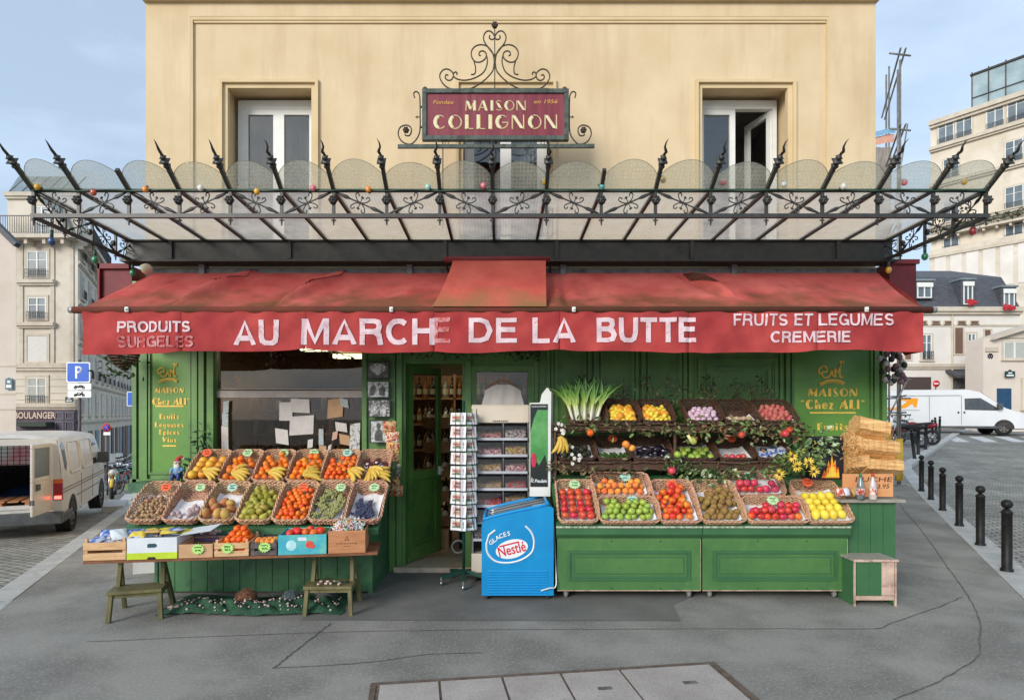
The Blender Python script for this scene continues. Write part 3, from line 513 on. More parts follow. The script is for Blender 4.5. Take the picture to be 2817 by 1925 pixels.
for i in range(18):
    x0, x1 = XP[i]+.02, XP[i+1]-.02; a, b_ = (Vector((x0, YF, ZK+.02)), Vector((x1, YF, ZF-.02))) if i % 2 else (Vector((x0, YF, ZF-.02)), Vector((x1, YF, ZK+.02)))
    mb = MB(); d = (b_-a).normalized(); ln = (b_-a).length
    mb.tube([a, a+d*ln*.12, a+d*ln*.22, a+d*ln*.3, a+d*ln*.7, a+d*ln*.78, a+d*ln*.88, b_], [.006,.014,.018,.007,.007,.018,.014,.006], 5, flat=.6)
    scrolls(mb, (a+b_)/2, d, Vector((-d.z, 0, d.x))); mb.build('scroll_brace', ironp, CAN)
for x in (XP[0], XP[-1]):
    ys_ = [YF, YF+.37, YF+.74, YF+1.1, YB-.04]
    for k in range(4):
        y0, y1 = ys_[k], ys_[k+1]; mb = MB(); zt = lambda y: ZF+(ZBk-ZF)*(y-YF)/(YB-YF)-.02; zb = lambda y: ZK-.02*(y-YF)/(YB-YF)
        a, b_ = (Vector((x, y0+.02, zb(y0))), Vector((x, y1, zt(y1)))) if k % 2 else (Vector((x, y0+.02, zt(y0))), Vector((x, y1, zb(y1))))
        d = (b_-a).normalized(); mb.tube([a, a.lerp(b_, .2), a.lerp(b_, .32), a.lerp(b_, .68), a.lerp(b_, .8), b_], [.006,.016,.006,.006,.016,.006], 5); scrolls(mb, (a+b_)/2, d, Vector((0, -d.z, d.y)))
        mb.bar((x, y1, zb(y1)), (x, y1, zt(y1)), .022, .022, up=(0, 1, 0)); finial(mb, Vector((x, y1, zb(y1)-.015)))
        if k < 3: rosette(mb, Vector((x+(-.012 if x < 0 else .012), y1, (zb(y1)+zt(y1))/2)), .035, 6, Vector((-1 if x < 0 else 1, 0, 0)))
        mb.build('scroll_brace', ironp, CAN)
for i in range(18):      # one pane per bay, its front edge turned up in a scallop
    x0, x1 = XP[i]+.017, XP[i+1]-.017; mb = MB(); w = x1-x0; h0 = random.uniform(-.01, .012)
    mb.grid(lambda u, v: (x0+w*u, YB+(YF-YB)*v, ZBk+(ZF-ZBk)*v+.004+h0*u*v*.3), 6, 6, 0, True, thick=.004)
    hh = .27+random.uniform(-.015, .02); cf = lambda u: .145+(hh-.145)*max(0, 1-(2*u-1)**2)**.85
    mb.grid(lambda u, v: Vector((x0+w*u, YF, ZF+.006))+U*(cf(u)*v), 16, 4, 1, True, thick=.004); mb.tube([Vector((x0+w*i/24, YF, ZF+.008))+U*cf(i/24) for i in range(25)], .0022, 4, 2)
    o = mb.build('glass_pane', [cglass, cglass2, gedge], CAN)
# coloured lamps on their cable along the front rail
bc = {'y': S(222,170,50), 'o': S(226,140,50), 'r': S(190,84,60), 'w': S(226,226,214), 'p': S(214,110,124), 'm': S(150,196,180), 't': S(70,150,150), 'b': S(40,70,120), 'g': S(40,120,80), 'd': S(150,50,50)}
BM = {k: mat('lamp_glass_'+k, v, .25, var=.05, spec=.6, coat=.4) for k, v in bc.items()}
STR = thing('string_lights', 'green cable of coloured party bulbs tied along the canopy front rail', 'string lights', (XP[0], YF, ZF))
mb = MB(); mb.tube([(XP[0]+(XP[-1]-XP[0])*i/90, YF-.025, ZF-.012+.006*math.sin(i*1.1)) for i in range(91)], .006, 5); mb.tube([(XP[0]-.02, YF+.0+i*.06, ZK-.03-.02*math.sin(i)) for i in range(22)], .004, 4)
mb.tube([(XP[-1]+.02, YF+.0+i*.06, ZK-.03-.02*math.sin(i)) for i in range(22)], .004, 4); mb.build('cable', irong, STR)
bl = [(85,'y',424),(212,'r',437),(330,'o',430),(455,'w',427),(583,'y',435),(711,'p',427),(836,'o',430),(971,'m',425),(1097,'p',422),(1236,'y',412),(1366,'t',424),(1505,'y',408),(1641,'p',413),(1778,'w',418),(1913,'w',423),(2052,'p',414),(2188,'y',412)]
for i, (px, c_, py) in enumerate(bl):
    p = P(px*1.2122, py*1.2122, DF-.045); mb = MB(); ax = Vector((random.uniform(-.7, .7), -.4, random.choice((-1, -.6, .3, 0)))).normalized()
    mb.cyl(p-ax*.035, p-ax*.012, .013, .013, 8, 0); mb.sph(p, .026, (1, 1, 1.1), 10, 7, 1); mb.build('bulb', [irong, BM[c_]], STR)
for x, y, z, c_ in ((XP[0]-.01, -1.42, 3.33, 'b'), (XP[0], -.86, 3.31, 'g'), (XP[0]+.03, -.3, 3.31, 'g'), (XP[-1], -1.5, 3.40, 'd'), (XP[-1], -.9, 3.33, 'g'), (XP[-1], -.35, 3.33, 'y')):
    mb = MB(); mb.cyl((x, y, z+.10), (x, y, z+.03), .014, .014, 8, 0); mb.sph((x, y, z), .03, (1, 1, 1.3), 10, 7, 1); mb.build('bulb', [irong, BM[c_]], STR)
# ---------------------------------------------------------------- red awning
def awn_mat(name, c1, c2, dirt, zlo, zhi):
    m = mat(name, c1, .8, col2=c2, scale=2.2, detail=6, bump=.25, bscale=22, bdist=.01, ramp=(.35, .7), spec=.2); t = m.node_tree; b = t.nodes['Principled BSDF']; src = b.inputs['Base Color'].links[0].from_socket
    tx = t.nodes.new('ShaderNodeTexCoord'); se = t.nodes.new('ShaderNodeSeparateXYZ'); ge = t.nodes.new('ShaderNodeNewGeometry'); t.links.new(ge.outputs['Position'], se.inputs[0])
    nz = t.nodes.new('ShaderNodeTexNoise'); nz.inputs['Scale'].default_value = 3; nz.inputs['Detail'].default_value = 6; t.links.new(ge.outputs['Position'], nz.inputs['Vector'])
    a = t.nodes.new('ShaderNodeMath'); a.operation = 'MULTIPLY_ADD'; a.inputs[1].default_value = .75; t.links.new(nz.outputs['Fac'], a.inputs[0]); t.links.new(se.outputs['Z'], a.inputs[2])
    r = t.nodes.new('ShaderNodeMapRange'); r.inputs[1].default_value = zlo+.375; r.inputs[2].default_value = zhi+.375; r.inputs[3].default_value = .85; r.inputs[4].default_value = 0; t.links.new(a.outputs[0], r.inputs[0])
    mm = t.nodes.new('ShaderNodeMix'); mm.data_type = 'RGBA'; mm.inputs['B'].default_value = (*dirt, 1); t.links.new(r.outputs[0], mm.inputs['Factor']); t.links.new(src, mm.inputs['A']); t.links.new(mm.outputs['Result'], b.inputs['Base Color'])
    return m
redc = awn_mat('red_canvas', S(190,80,76), S(214,112,104), S(104,72,46), 2.80, 3.08); redf = awn_mat('faded_red_canvas', S(190,84,74), S(212,108,92), S(128,104,66), 2.80, 3.05)
redv = mat('valance_canvas', S(156,54,56), .85, col2=S(182,76,71), scale=1.6, detail=6, bump=.2, bscale=14, bdist=.008, cspot=(S(144,52,54), 1.3, .45, .7), spec=.15)
darkred = mat('dark_red_wood', S(104,32,38), .6, col2=S(124,44,48), scale=4)
AW = thing('awning', 'long faded red canvas awning with a lettered valance over the shopfront', 'awning', (0, -.2, 3.3))
AX = ((-3.86, 4.20), (-3.97, 4.03)); AY = (-.22, -1.15); AZ = (3.315, 2.765)
ax0 = lambda v: AX[0][0]+(AX[1][0]-AX[0][0])*v; ax1 = lambda v: AX[0][1]+(AX[1][1]-AX[0][1])*v
creases = [(-2.72,-.02,-3.15,.85,.13,.045),(-1.70,0,-2.15,.9,.13,.045),(2.05,.02,2.35,.7,.09,.04),(.95,0,1.15,.8,.02,.08),(2.8,0,3.0,.9,.015,.12),(3.5,0,3.6,.9,.012,.1),(-3.4,.1,-3.5,.9,.015,.1),(-.9,.1,-1.0,.8,.012,.08),(.7,0,.66,1,-.03,.05)]
def crease(x, v):
    s = 0
    for xa, va, xb, vb, h, w in creases:
        if va-.05 <= v <= vb+.1:
            q = (v-va)/(vb-va); xc = xa+(xb-xa)*q; e_ = math.sin(max(0, min(1, q))*PI)**.5; t_ = (x-xc)/w; s += h*e_*(math.exp(-t_*t_)-.8*math.exp(-(t_+1.7)**2))
    return s
def awn(x, v):
    sag = -.035*math.sin(v*PI)*(.5+.5*math.sin(x*1.9)); sx_ = [(x-s_)/1.35 for s_ in (-3.15, -2.15, -1.0, .66, 2.35)]; q_ = min(abs(x-s_) for s_ in (-4., -3.0, -2.0, -.62, .48, 1.2, 2.25, 3.2, 4.05)); sag += -.03*min(1, q_/.35)*math.sin(v*PI)**.7+.012; rip = .008*math.sin(x*7+v*3)*v+.006*math.sin(x*15+v*7)*math.sin(v*PI)
    return Vector((x, AY[0]+(AY[1]-AY[0])*v, AZ[0]+(AZ[1]-AZ[0])*v+sag+rip+crease(x, v)))
mb = MB(); mb.grid(lambda u, v: awn(ax0(v)+(ax1(v)-ax0(v))*u, v), 440, 26, 0, True, thick=.004); mb.build('canvas', redc, AW)
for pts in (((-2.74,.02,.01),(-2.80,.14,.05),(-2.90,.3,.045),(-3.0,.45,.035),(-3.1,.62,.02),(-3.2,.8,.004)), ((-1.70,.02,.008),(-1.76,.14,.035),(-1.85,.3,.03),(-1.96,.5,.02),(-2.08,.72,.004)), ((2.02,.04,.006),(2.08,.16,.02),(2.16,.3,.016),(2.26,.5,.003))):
    mb = MB(); k = len(pts); mb.add([awn(x-w, v)+Vector((0, -.004, .012)) for x, v, w in pts]+[awn(x+w, v)+Vector((0, -.004, .012)) for x, v, w in pts], [(i, i+1, k+i+1, k+i) for i in range(k-1)], 0, True); mb.build('fold_strip', mat('dark_fold', S(70,34,30), .9, col2=S(96,52,38), scale=12), AW)  # tapering dark brown strips laid along the creases, just above the canvas
mb = MB()
for s in (0, 1): mb = MB(); mb.add([awn(AX[0][s], 0), awn(AX[0][s], .5), awn(AX[1][s], 1), (AX[0][s], AY[0], AZ[1]-.3)], [(0,1,2,3)]); mb.build('side_flap', redv, AW)
mb = MB(); mb.tube([(-4.06, AY[1], AZ[1]-.01), (4.11, AY[1], AZ[1]-.01)], .034, 12); mb.build('front_bar', awn_mat('bar_canvas', S(96,44,38), S(118,58,44), S(78,54,38), 2.7, 2.9), AW)
mb = MB()
for x in (-4.07, 4.12): mb.cyl((x-.03, AY[1], AZ[1]-.01), (x+.03, AY[1], AZ[1]-.01), .03, .03, 10)
mb.build('bar_cap', mat('grey_metal', (.35,.35,.34), .45, metal=.5, scale=9), AW)
for px, py in ((347,857),(1076,845),(1579,838),(2386,835)):
    x = PX(px, 5.6); mb = MB(); mb.box(x-.017, x+.017, AY[1]-.05, AY[1]-.03, AZ[1]-.035, AZ[1]+.012); mb.cyl((x, AY[1]-.05, AZ[1]-.012), (x, AY[1]-.065, AZ[1]-.012), .012, .01, 8); mb.build('rail_clip', whitep, AW, bevel=.004)
VX0, VX1, VZ0, VZ1 = -3.96, 4.02, 2.355, 2.735
seams = [PX(s*1.2122, 5.64) for s in (412, 695, 985, 1270, 1563, 1855)]
def val(x, z):
    q = (VZ1-z)/(VZ1-VZ0); y = AY[1]-.022+.019*math.sin(x*5.1+1)*q+.010*math.sin(x*13+q*4)*q+.004*math.sin(x*29-q*5)+.007*math.sin(x*21+q*9)*(1-q)
    for s in seams: y += .03*q**.7*math.exp(-((x-s)/.02)**2)
    return y
def hem(x): return VZ0+.012*math.sin(x*2.3)+.006*math.sin(x*6.1)+.012*sum(math.exp(-((x-s)/.09)**2) for s in seams)-.03*sm((-x-3.3)/.7)
ed = [VX0]+seams+[VX1]; mb = MB()
for k in range(7):
    a, b_ = ed[k]+.002, ed[k+1]-.002
    mb.grid(lambda u, v: (a+(b_-a)*u, val(a+(b_-a)*u, VZ1+(hem(a+(b_-a)*u)-VZ1)*v), VZ1+(hem(a+(b_-a)*u)-VZ1)*v), 44, 12, 0, True, thick=.003)
mb.grid(lambda u, v: (VX1-.002+.05*math.sin(v*9+u*4)*v*u+.05*u, AY[1]-.02+u*.34, VZ1+.02*u+(VZ0-.03*u-VZ1)*v), 10, 12, 0, True, thick=.003)
mb.build('valance', redv, AW)
ltm = mat('faded_white_lettering', S(206,178,184), .85, col2=S(222,200,204), scale=10, cspot=(S(180,96,96), 22, .56, .74)); ltf = mat('worn_pink_lettering', S(186,118,118), .85, col2=S(200,150,150), scale=14, cspot=(S(172,60,58), 16, .45, .6))
SG_ = {'A': (.95, [[(.1,0),(.475,1),(.85,0)], [(.25,.28),(.7,.28)]]), 'U': (.85, [[(.11,1),(.11,.35),(.16,.17),(.28,.09),(.425,.08),(.57,.09),(.69,.17),(.74,.35),(.74,1)]]), 'M': (1.05, [[(.1,0),(.1,1)], [(.14,.98),(.525,.06),(.91,.98)], [(.95,0),(.95,1)]]),
 'R': (.9, [[(.1,0),(.1,1)], [(.1,.92),(.55,.92),(.7,.86),(.75,.72),(.7,.56),(.55,.5),(.1,.5)], [(.55,.5),(.72,.38),(.78,0)]]), 'C': (.9, [arc(.47,.5,.38,.42,45,315,12)]), 'H': (.85, [[(.1,0),(.1,1)], [(.75,0),(.75,1)], [(.1,.53),(.75,.53)]]),
 'E': (.8, [[(.1,0),(.1,1)], [(.1,.92),(.75,.92)], [(.1,.53),(.7,.53)], [(.1,.08),(.76,.08)]]), 'D': (.88, [[(.1,0),(.1,1)], [(.1,.92),(.42,.92),(.65,.82),(.77,.5),(.65,.18),(.42,.08),(.1,.08)]]), 'L': (.72, [[(.1,1),(.1,0)], [(.1,.08),(.7,.08)]]),
 'B': (.88, [[(.1,0),(.1,1)], [(.1,.92),(.5,.92),(.66,.86),(.69,.73),(.64,.6),(.5,.54),(.1,.54)], [(.5,.54),(.7,.46),(.77,.3),(.7,.14),(.5,.08),(.1,.08)]]), 'T': (.75, [[(.375,0),(.375,1)], [(.0,.92),(.75,.92)]]), 'P': (.84, [[(.1,0),(.1,1)], [(.1,.92),(.55,.92),(.7,.85),(.75,.7),(.7,.54),(.55,.46),(.1,.46)]]),
 'O': (.95, [arc(.475,.5,.38,.42,0,360,18)]), 'I': (.25, [[(.12,0),(.12,1)]]), 'S': (.82, [arc(.41,.71,.29,.21,20,250,9)+[(.62,.43)]+arc(.42,.29,.29,.21,70,-160,9)[1:]]), 'G': (.92, [arc(.47,.5,.38,.42,45,350,12), [(.5,.45),(.86,.45)], [(.84,0),(.84,.5)]]), 'F': (.74, [[(.1,0),(.1,1)], [(.1,.92),(.72,.92)], [(.1,.5),(.64,.5)]]), ' ': (.32, [])}
def sans(body, h, w, st=.19, sp=.1, sh=0):
    out = []; tot = sum(SG_[c][0]+sp for c in body)-sp; kx = w/tot; x = -w/2; s_ = st*h/2
    for c in body:
        for pts in SG_[c][1]:
            pl = [Vector((x+(p[0]+sh*p[1]*.3)*kx, (p[1]-.5)*h)) for p in pts]; cl = (pl[0]-pl[-1]).length < 1e-5; L_ = []; R_ = []; k = len(pl)
            for i, p in enumerate(pl):
                a = pl[i-1] if i else (pl[-2] if cl else None); b = pl[i+1] if i < k-1 else (pl[1] if cl else None)
                d1 = (p-a).normalized() if a is not None else None; d2 = (b-p).normalized() if b is not None else None; d1 = d1 or d2; d2 = d2 or d1
                n1 = Vector((-d1.y, d1.x)); n2 = Vector((-d2.y, d2.x)); n = (n1+n2).normalized(); mlt = min(1.8, 1/max(.3, n.dot(n1))); L_.append(p+n*s_*mlt); R_.append(p-n*s_*mlt)
            out.append([(L_[i], L_[i+1], R_[i+1], R_[i]) for i in range(k-1)])
        x += (SG_[c][0]+sp)*kx
    for q in out:
        for a in q:
            for v in a: v.y = max(-h/2, min(h/2, v.y))
    return out
def vtext(body, px, py, wpx, hpx, m, bold=.19, sh=0):
    X0, Z0 = PX(px, 5.64), PZ(py, 5.64); mb = MB()
    for k, st in enumerate(sans(body, hpx/F*5.64, wpx/F*5.64, bold, .1, sh)):
        for a, b, c, d in st:
            n1 = max(1, int(max((b-a).length, (d-c).length)/.02)); n2 = max(1, int(max((d-a).length, (c-b).length)/.02))
            def f(u, v, a=a, b=b, c=c, d=d):
                p = (a.lerp(b, u)).lerp(d.lerp(c, u), v); x, z = p.x+X0, p.y+Z0; return (x, val(x, z)-.0065-.0003*k, z)
            mb.grid(f, n1, n2, 0, False)
    mb.build('lettering', m, AW)
vtext('PRODUITS', 426, 899, 202, 30, ltm, .2); vtext('SURGELES', 430, 940, 214, 31, ltf, .2)
vtext('AU', 706, 915, 126, 70, ltm, .2); vtext('MARCH', 1014, 913, 365, 72, ltm, .2); vtext('E', 1217, 909, 50, 70, ltf, .2); vtext('DE', 1357, 909, 136, 68, ltm, .2); vtext('LA', 1524, 909, 118, 70, ltm, .2); vtext('BUTTE', 1778, 908, 274, 68, ltm, .2)
vtext('FRUITS ET LEGUMES', 2234, 880, 438, 33, ltm, .17, .1); vtext('CREMERIE', 2227, 927, 216, 31, ltm, .2)
# the raised canvas over the door and its roller
mb = MB(); mb.tube([(PX(1222, 6.34), -.46, 3.415), (PX(1512, 6.34), -.46, 3.42)], .033, 12); mb.build('roller', darkred, AW)
def dpatch(u, v):
    xa = -.50-.14*v**1.3; xb = .49-.05*v; x = xa+(xb-xa)*u; y = -.475-.72*v; z = 3.385-.625*v-.025*math.sin(v*PI)+.01*math.sin(u*9+v*4)*math.sin(v*PI)+.022
    return Vector((x, y, max(z, AZ[0]+(AZ[1]-AZ[0])*((y-AY[0])/(AY[1]-AY[0]))+.03-.9*max(0, -1.15-y))))
mb = MB(); mb.grid(dpatch, 30, 16, 0, True, thick=.004); mb.build('door_canvas', redf, AW)
mb = MB()
for x in (PX(1226, 6.45), PX(1512, 6.45)): mb.bar((x, -.42, 3.42), (x+.02, -.2, 3.34), .02, .03)
mb.build('roller_bracket', ironp, AW)
mb = MB()
for x in (-3.2, -1.3, .9, 3.2): mb.bar((x, -.2, 3.15), (x, -1.13, 2.76), .03, .03)
mb.build('folding_arm', ironp, AW)
# dark red boxes closing the awning recess on both returns of the shopfront
mb = MB(); mb.box(-4.45, -4.12, -.16, .5, 2.55, 3.42); mb.box(-4.48, -4.13, -.20, -.161, 3.385, 3.44); mb.box(-4.48, -4.455, -.2, .5, 2.55, 3.44); mb.build('red_fascia_box', darkred, BLD)
mb = MB(); mb.box(4.36, 4.66, -.16, .5, 2.55, 3.46); mb.box(4.34, 4.68, -.19, -.161, 3.44, 3.49); mb.build('red_fascia_box', darkred, BLD)
fl = MB(); p = P(400, 738, 6.2); ax = Vector((.75, -.5, -.35)).normalized(); axm = ax.to_track_quat('Z', 'Y').to_matrix()
fl.lathe([(.0,-.07),(.025,-.07),(.03,-.03),(.035,-.02),(.03,-.01),(.05,.0),(.055,.03),(.05,.05),(.0,.055)], p, 14, 0, axm); fl.build('spotlight', mat('cream_plastic', S(205,195,165), .5, scale=8), None, 'cream spotlight fixed at the left end of the awning', 'spotlight')
# ---------------------------------------------------------------- hanging sign with scrollwork
DG = 6.2
SG = thing('hanging_sign', 'burgundy painted sign in an iron scroll frame above the canopy', 'sign', (PX(1362, DG), DG-D0, PZ(402, DG)))
def Q(x, y, dd=0): return P(1050+.2797*x, 40+.2797*y, DG+dd)
burg = mat('burgundy_sign', S(112,42,54), .45, col2=S(132,54,64), scale=3, stretch=(6, 1, .6), cspot=(S(142,74,80), 2, .5, .75)); gsig = mat('verdigris_frame', S(62,72,66), .6, col2=S(88,96,88), scale=12, cspot=(S(46,44,40), 16, .5, .7))
a, b_ = Q(400, 1245), Q(1838, 742); mb = MB(); y = a.y
mb.frame(a.x, b_.x, a.z, b_.z, .046, y-.03, y+.03); SFm = mb.build('frame', gsig, SG, bevel=.004)
mb = MB(); mb.box(a.x+.047, b_.x-.047, y-.012, y+.012, a.z+.047, b_.z-.047); PN = mb.build('board', burg, SG)
pal = mat('pale_gilding', S(206,196,150), .5, col2=S(222,214,180), scale=60); gld = mat('gold_gilding', S(214,160,84), .5, scale=60); fr_ = y-.016
for dx, dz, mt, off in ((.007, -.004, gld, 0), (0, 0, pal, .004)):
    mb = MB(); c1 = Q(1120, 905); c2 = Q(1118, 1066); ht1, w1 = .2797*100/F*DG, .2797*600/F*DG; ht2, w2 = .2797*140/F*DG, .2797*1225/F*DG
    poster(mb, 'MAISON', (c1.x+dx, fr_-off, c1.z+dz), ht1, w1, space=.12, thick=True, fat=1); poster(mb, 'COLLIGNON', (c2.x+dx, fr_-off, c2.z+dz), ht2, w2, space=.12, thick=True, fat=1); mb.build('lettering', mt, PN)
mb = MB(); text(mb, 'Fondee', Q(607, 872)+Vector((0,-.017,0)), .2797*38/F*DG, .2797*200/F*DG, 0, .0, shear=.2); text(mb, 'en 1956', Q(1613, 866)+Vector((0,-.017,0)), .2797*38/F*DG, .2797*230/F*DG, 0, .0, shear=.2); mb.build('lettering', gld, PN)
mb = MB(); rr = .0075
def C(*p, r_=rr, n=6): mb.tube(catmull([Q(x, y) for x, y in p], n), r_, 6)
for s in (1, -1):
    X = lambda x: 1112+s*(x-1112) if s == -1 else x
    def K(*p, r_=rr): C(*[(X(x), y) for x, y in p], r_=r_)
    K((1112,410),(1050,330),(1010,270),(1002,220),(1025,175),(1062,165),(1095,190),(1110,230),(1085,250),(1058,232),(1066,208))
    K((1105,500),(1105,440),(1085,370),(1035,315),(970,300),(915,320),(882,370),(890,430),(925,468),(975,468),(1020,435),(1028,390),(1000,362),(965,370),(958,400),(975,408))
    K((905,455),(922,520),(920,575),(900,592),(878,592)); K((1028,390),(1040,470),(1010,560),(940,615),(850,645),(770,645),(715,620),(705,590),(722,568),(742,578),(738,595))
    K((1105,490),(1090,560),(1020,640),(930,705),(840,738),(700,738),(625,705),(578,640),(574,590),(605,548),(650,540),(690,565),(705,600),(690,640),(655,650),(625,625),(635,595),(655,602))
    K((325,822),(315,780),(335,760),(362,775),(376,830),(378,1000),(376,1140),(350,1215),(300,1270),(250,1275),(195,1245),(163,1180),(180,1115),(235,1090),(280,1105),(293,1145),(275,1190),(240,1192),(228,1180))
    qq = Q(X(240), 1140, -.02); rosette(mb, qq, .035, 6)
    for py in (910, 1110): mb.sph(Q(X(388), py), .012, nu=6, nv=4)
    mb.sph(Q(X(348), 1010), .011, (1.9, .6, .6), 6, 4); mb.sph(Q(X(348), 1010), .011, (.6, .6, 1.7), 6, 4); mb.bar(Q(X(335), 1010), Q(X(380), 1010), .008, .008)
    c_ = Q(X(425), 722); mb.sph(c_, .012, (1, .7, 1.3), 6, 4); mb.sph(c_+Vector((-.016, 0, -.004)), .009, nu=5, nv=4); mb.sph(c_+Vector((.016, 0, -.004)), .009, nu=5, nv=4)
    mb.tube(spiral(Q(X(640), 1265), .018, .018, 0, 360, 12), .004, 5)
mb.tube([Q(1112, 735), Q(1112, 120)], .006, 6); rosette(mb, Q(1112, 110, -.01), .036, 6); mb.sph(Q(1112, 440), .014, (1, 1, 1.6), 8, 6)
mb.build('scrollwork', mat('rusty_iron', S(66,58,50), .6, col2=S(86,74,62), scale=20, metal=.3), SG)
mb = MB(); mb.bar(Q(160, 1300), Q(2092, 1296), .03, .036); mb.build('support_bar', gsig, SG)
mb = MB()
for x in (602, 1645): mb.tube([Q(x, 1245), Q(x, 1245)*1+Vector((0, 0, -(Q(x,1245).z-3.70)))], .006, 5)
mb.build('rod', ironp, SG)
# ---------------------------------------------------------------- fruit kinds (one shared mesh each)
def proto(name, mb, mats):
    me = bpy.data.meshes.new(name); me.from_pydata([tuple(v) for v in mb.v], [], mb.f)
    for m in (mats if isinstance(mats, list) else [mats]): me.materials.append(m)
    me.polygons.foreach_set('material_index', mb.m); me.polygons.foreach_set('use_smooth', mb.s); me.update(); return me
ora = mat('orange_peel', S(222,104,20), .45, col2=S(240,140,38), scale=9, bump=.35, bscale=500, bdist=.0008, rnd=.22, spec=.45); cle = mat('clementine_peel', S(224,92,26), .42, col2=S(238,128,40), scale=11, bump=.3, bscale=500, bdist=.0008, rnd=.22)
grf = mat('grapefruit_peel', S(226,172,52), .45, col2=S(232,140,62), scale=12, bump=.3, bscale=400, bdist=.0008, rnd=.35, ramp=(.4, .7)); lem = mat('lemon_peel', S(226,196,52), .42, col2=S(236,212,84), scale=20, bump=.4, bscale=400, bdist=.001, rnd=.15)
apr = mat('red_apple_skin', S(188,34,34), .3, col2=S(216,92,62), scale=16, rnd=.3, spec=.5, stretch=(1,1,.35), ramp=(.4,.75)); apn = mat('nectarine_skin', S(204,44,30), .38, col2=S(232,140,52), scale=13, rnd=.35, ramp=(.4,.68)); apo = mat('peach_skin', S(222,100,44), .6, col2=S(234,176,78), scale=14, rnd=.3, ramp=(.35,.66)); apg = mat('green_apple_skin', S(134,160,52), .32, col2=S(170,190,84), scale=14, rnd=.2, spec=.5); app = mat('pomegranate_skin', S(184,36,52), .35, col2=S(214,84,84), scale=13, rnd=.3)
kiw = mat('kiwi_skin', S(128,98,50), .8, col2=S(156,124,70), scale=40, rnd=.2, bump=.5, bscale=300, bdist=.001); pea = mat('pear_skin', S(150,150,54), .45, col2=S(176,160,72), scale=18, rnd=.3, cspot=(S(150,92,46), 14, .55, .7)); man = mat('mango_skin', S(176,140,72), .5, col2=S(190,104,62), scale=14, rnd=.5, ramp=(.42,.7))
wal = mat('walnut_shell', S(150,116,82), .75, col2=S(182,148,112), scale=50, rnd=.3, bump=.8, bscale=120, bdist=.002); ban = mat('banana_skin', S(198,160,58), .5, col2=S(214,180,80), scale=10, rnd=.12, cspot=(S(146,120,48), 24, .56, .7)); stem = mat('fruit_stem', S(84,66,34), .8, scale=20)
gvg = mat('green_grape', S(136,138,78), .35, col2=S(164,160,104), scale=40, spec=.5); gbk = mat('black_grape', S(44,48,72), .45, col2=S(74,80,106), scale=40); oni = mat('pink_garlic', S(190,150,170), .5, col2=S(220,196,206), scale=16, stretch=(3,3,.6), rnd=.15); pot = mat('red_potato', S(176,86,80), .6, col2=S(200,120,104), scale=14, rnd=.25); avo = mat('avocado_skin', S(34,32,24), .55, col2=S(58,60,36), scale=30, rnd=.2, bump=.5, bscale=120, bdist=.002); aub = mat('aubergine_skin', S(26,18,30), .18, col2=S(40,26,44), scale=6, spec=.6); zuc = mat('cucumber_skin', S(40,66,28), .4, col2=S(66,96,40), scale=20); tur = mat('beige_root', S(170,140,108), .7, col2=S(190,164,132), scale=20, rnd=.3); plm = mat('net_garlic', S(156,124,132), .5, col2=S(196,176,170), scale=26, rnd=.3); caul = mat('cauliflower_head', S(206,200,180), .8, scale=40, bump=.8, bscale=60, bdist=.01)
dimp = lambda k: (lambda d: 1-k*math.exp(-((1-abs(d.z))/.06)) if d.z > 0 else 1-k*.6*math.exp(-((1-abs(d.z))/.05)))
def stemmed(m, r, h, rr=.0025): m.cyl((0,0,r*.72), (r*.12, 0, r*.72+h), rr, rr*.7, 5, 1); return m
PR = {}
def mk(k, r, sc, mats, fn=None, st=0, nu=14, nv=9):
    mb = MB(); mb.sph((0,0,0), r, sc, nu, nv, 0, fn)
    if st: stemmed(mb, r*sc[2], st)
    PR[k] = (proto(k, mb, mats if isinstance(mats, list) else [mats, stem]), r)
mk('orange', .037, (1,1,.96), ora, dimp(.07)); mk('clementine', .027, (1,1,.85), cle, dimp(.1)); mk('grapefruit', .047, (1,1,.95), grf, dimp(.05)); mk('lemon', .029, (1,1,1.22), lem, lambda d: 1+.16*max(0, abs(d.z)-.8)*3)
mk('red_apple', .037, (1,1,.9), apr, dimp(.22), .012); mk('nectarine', .036, (1,1,.95), apn, dimp(.12)); mk('peach', .034, (1,1,.95), apo, dimp(.12)); mk('green_apple', .034, (1,1,.9), apg, dimp(.2), .01); mk('pomegranate', .038, (1,1,.92), app, dimp(.1), .008)
mk('kiwi', .029, (1,1,1.25), kiw); mk('mango', .042, (1,.85,1.3), man); mk('walnut', .0165, (1,.95,1.15), wal, lambda d: 1+.06*(abs(d.x) < .12)); mk('garlic_bulb', .026, (1,1,.85), oni, lambda d: 1+.45*max(0, d.z-.8)*3); mk('potato', .028, (1,.85,1.35), pot, lambda d: 1+.05*math.sin(d.x*5+d.z*3)); mk('avocado', .034, (1,1,1.3), avo, lambda d: 1-.2*max(0, d.z)); mk('lime', .03, (1,1,1.2), apg); mk('courgette', .026, (1,1,3.6), zuc); mk('aubergine', .042, (1,1,2.2), aub, lambda d: 1-.3*max(0, d.z)); mk('turnip', .03, (1,1,.95), tur, lambda d: 1-.1*d.z); mk('wrapped_garlic', .024, (1,1,.85), plm, lambda d: 1+.06*math.sin(d.x*7+d.y*5))
mb = MB(); mb.lathe([(.001,-.032),(.022,-.028),(.033,-.012),(.033,.004),(.024,.024),(.015,.038),(.009,.046),(.001,.048)], (0,0,0), 14); stemmed(mb, .058, .014); PR['pear'] = (proto('pear', mb, [pea, stem]), .031)
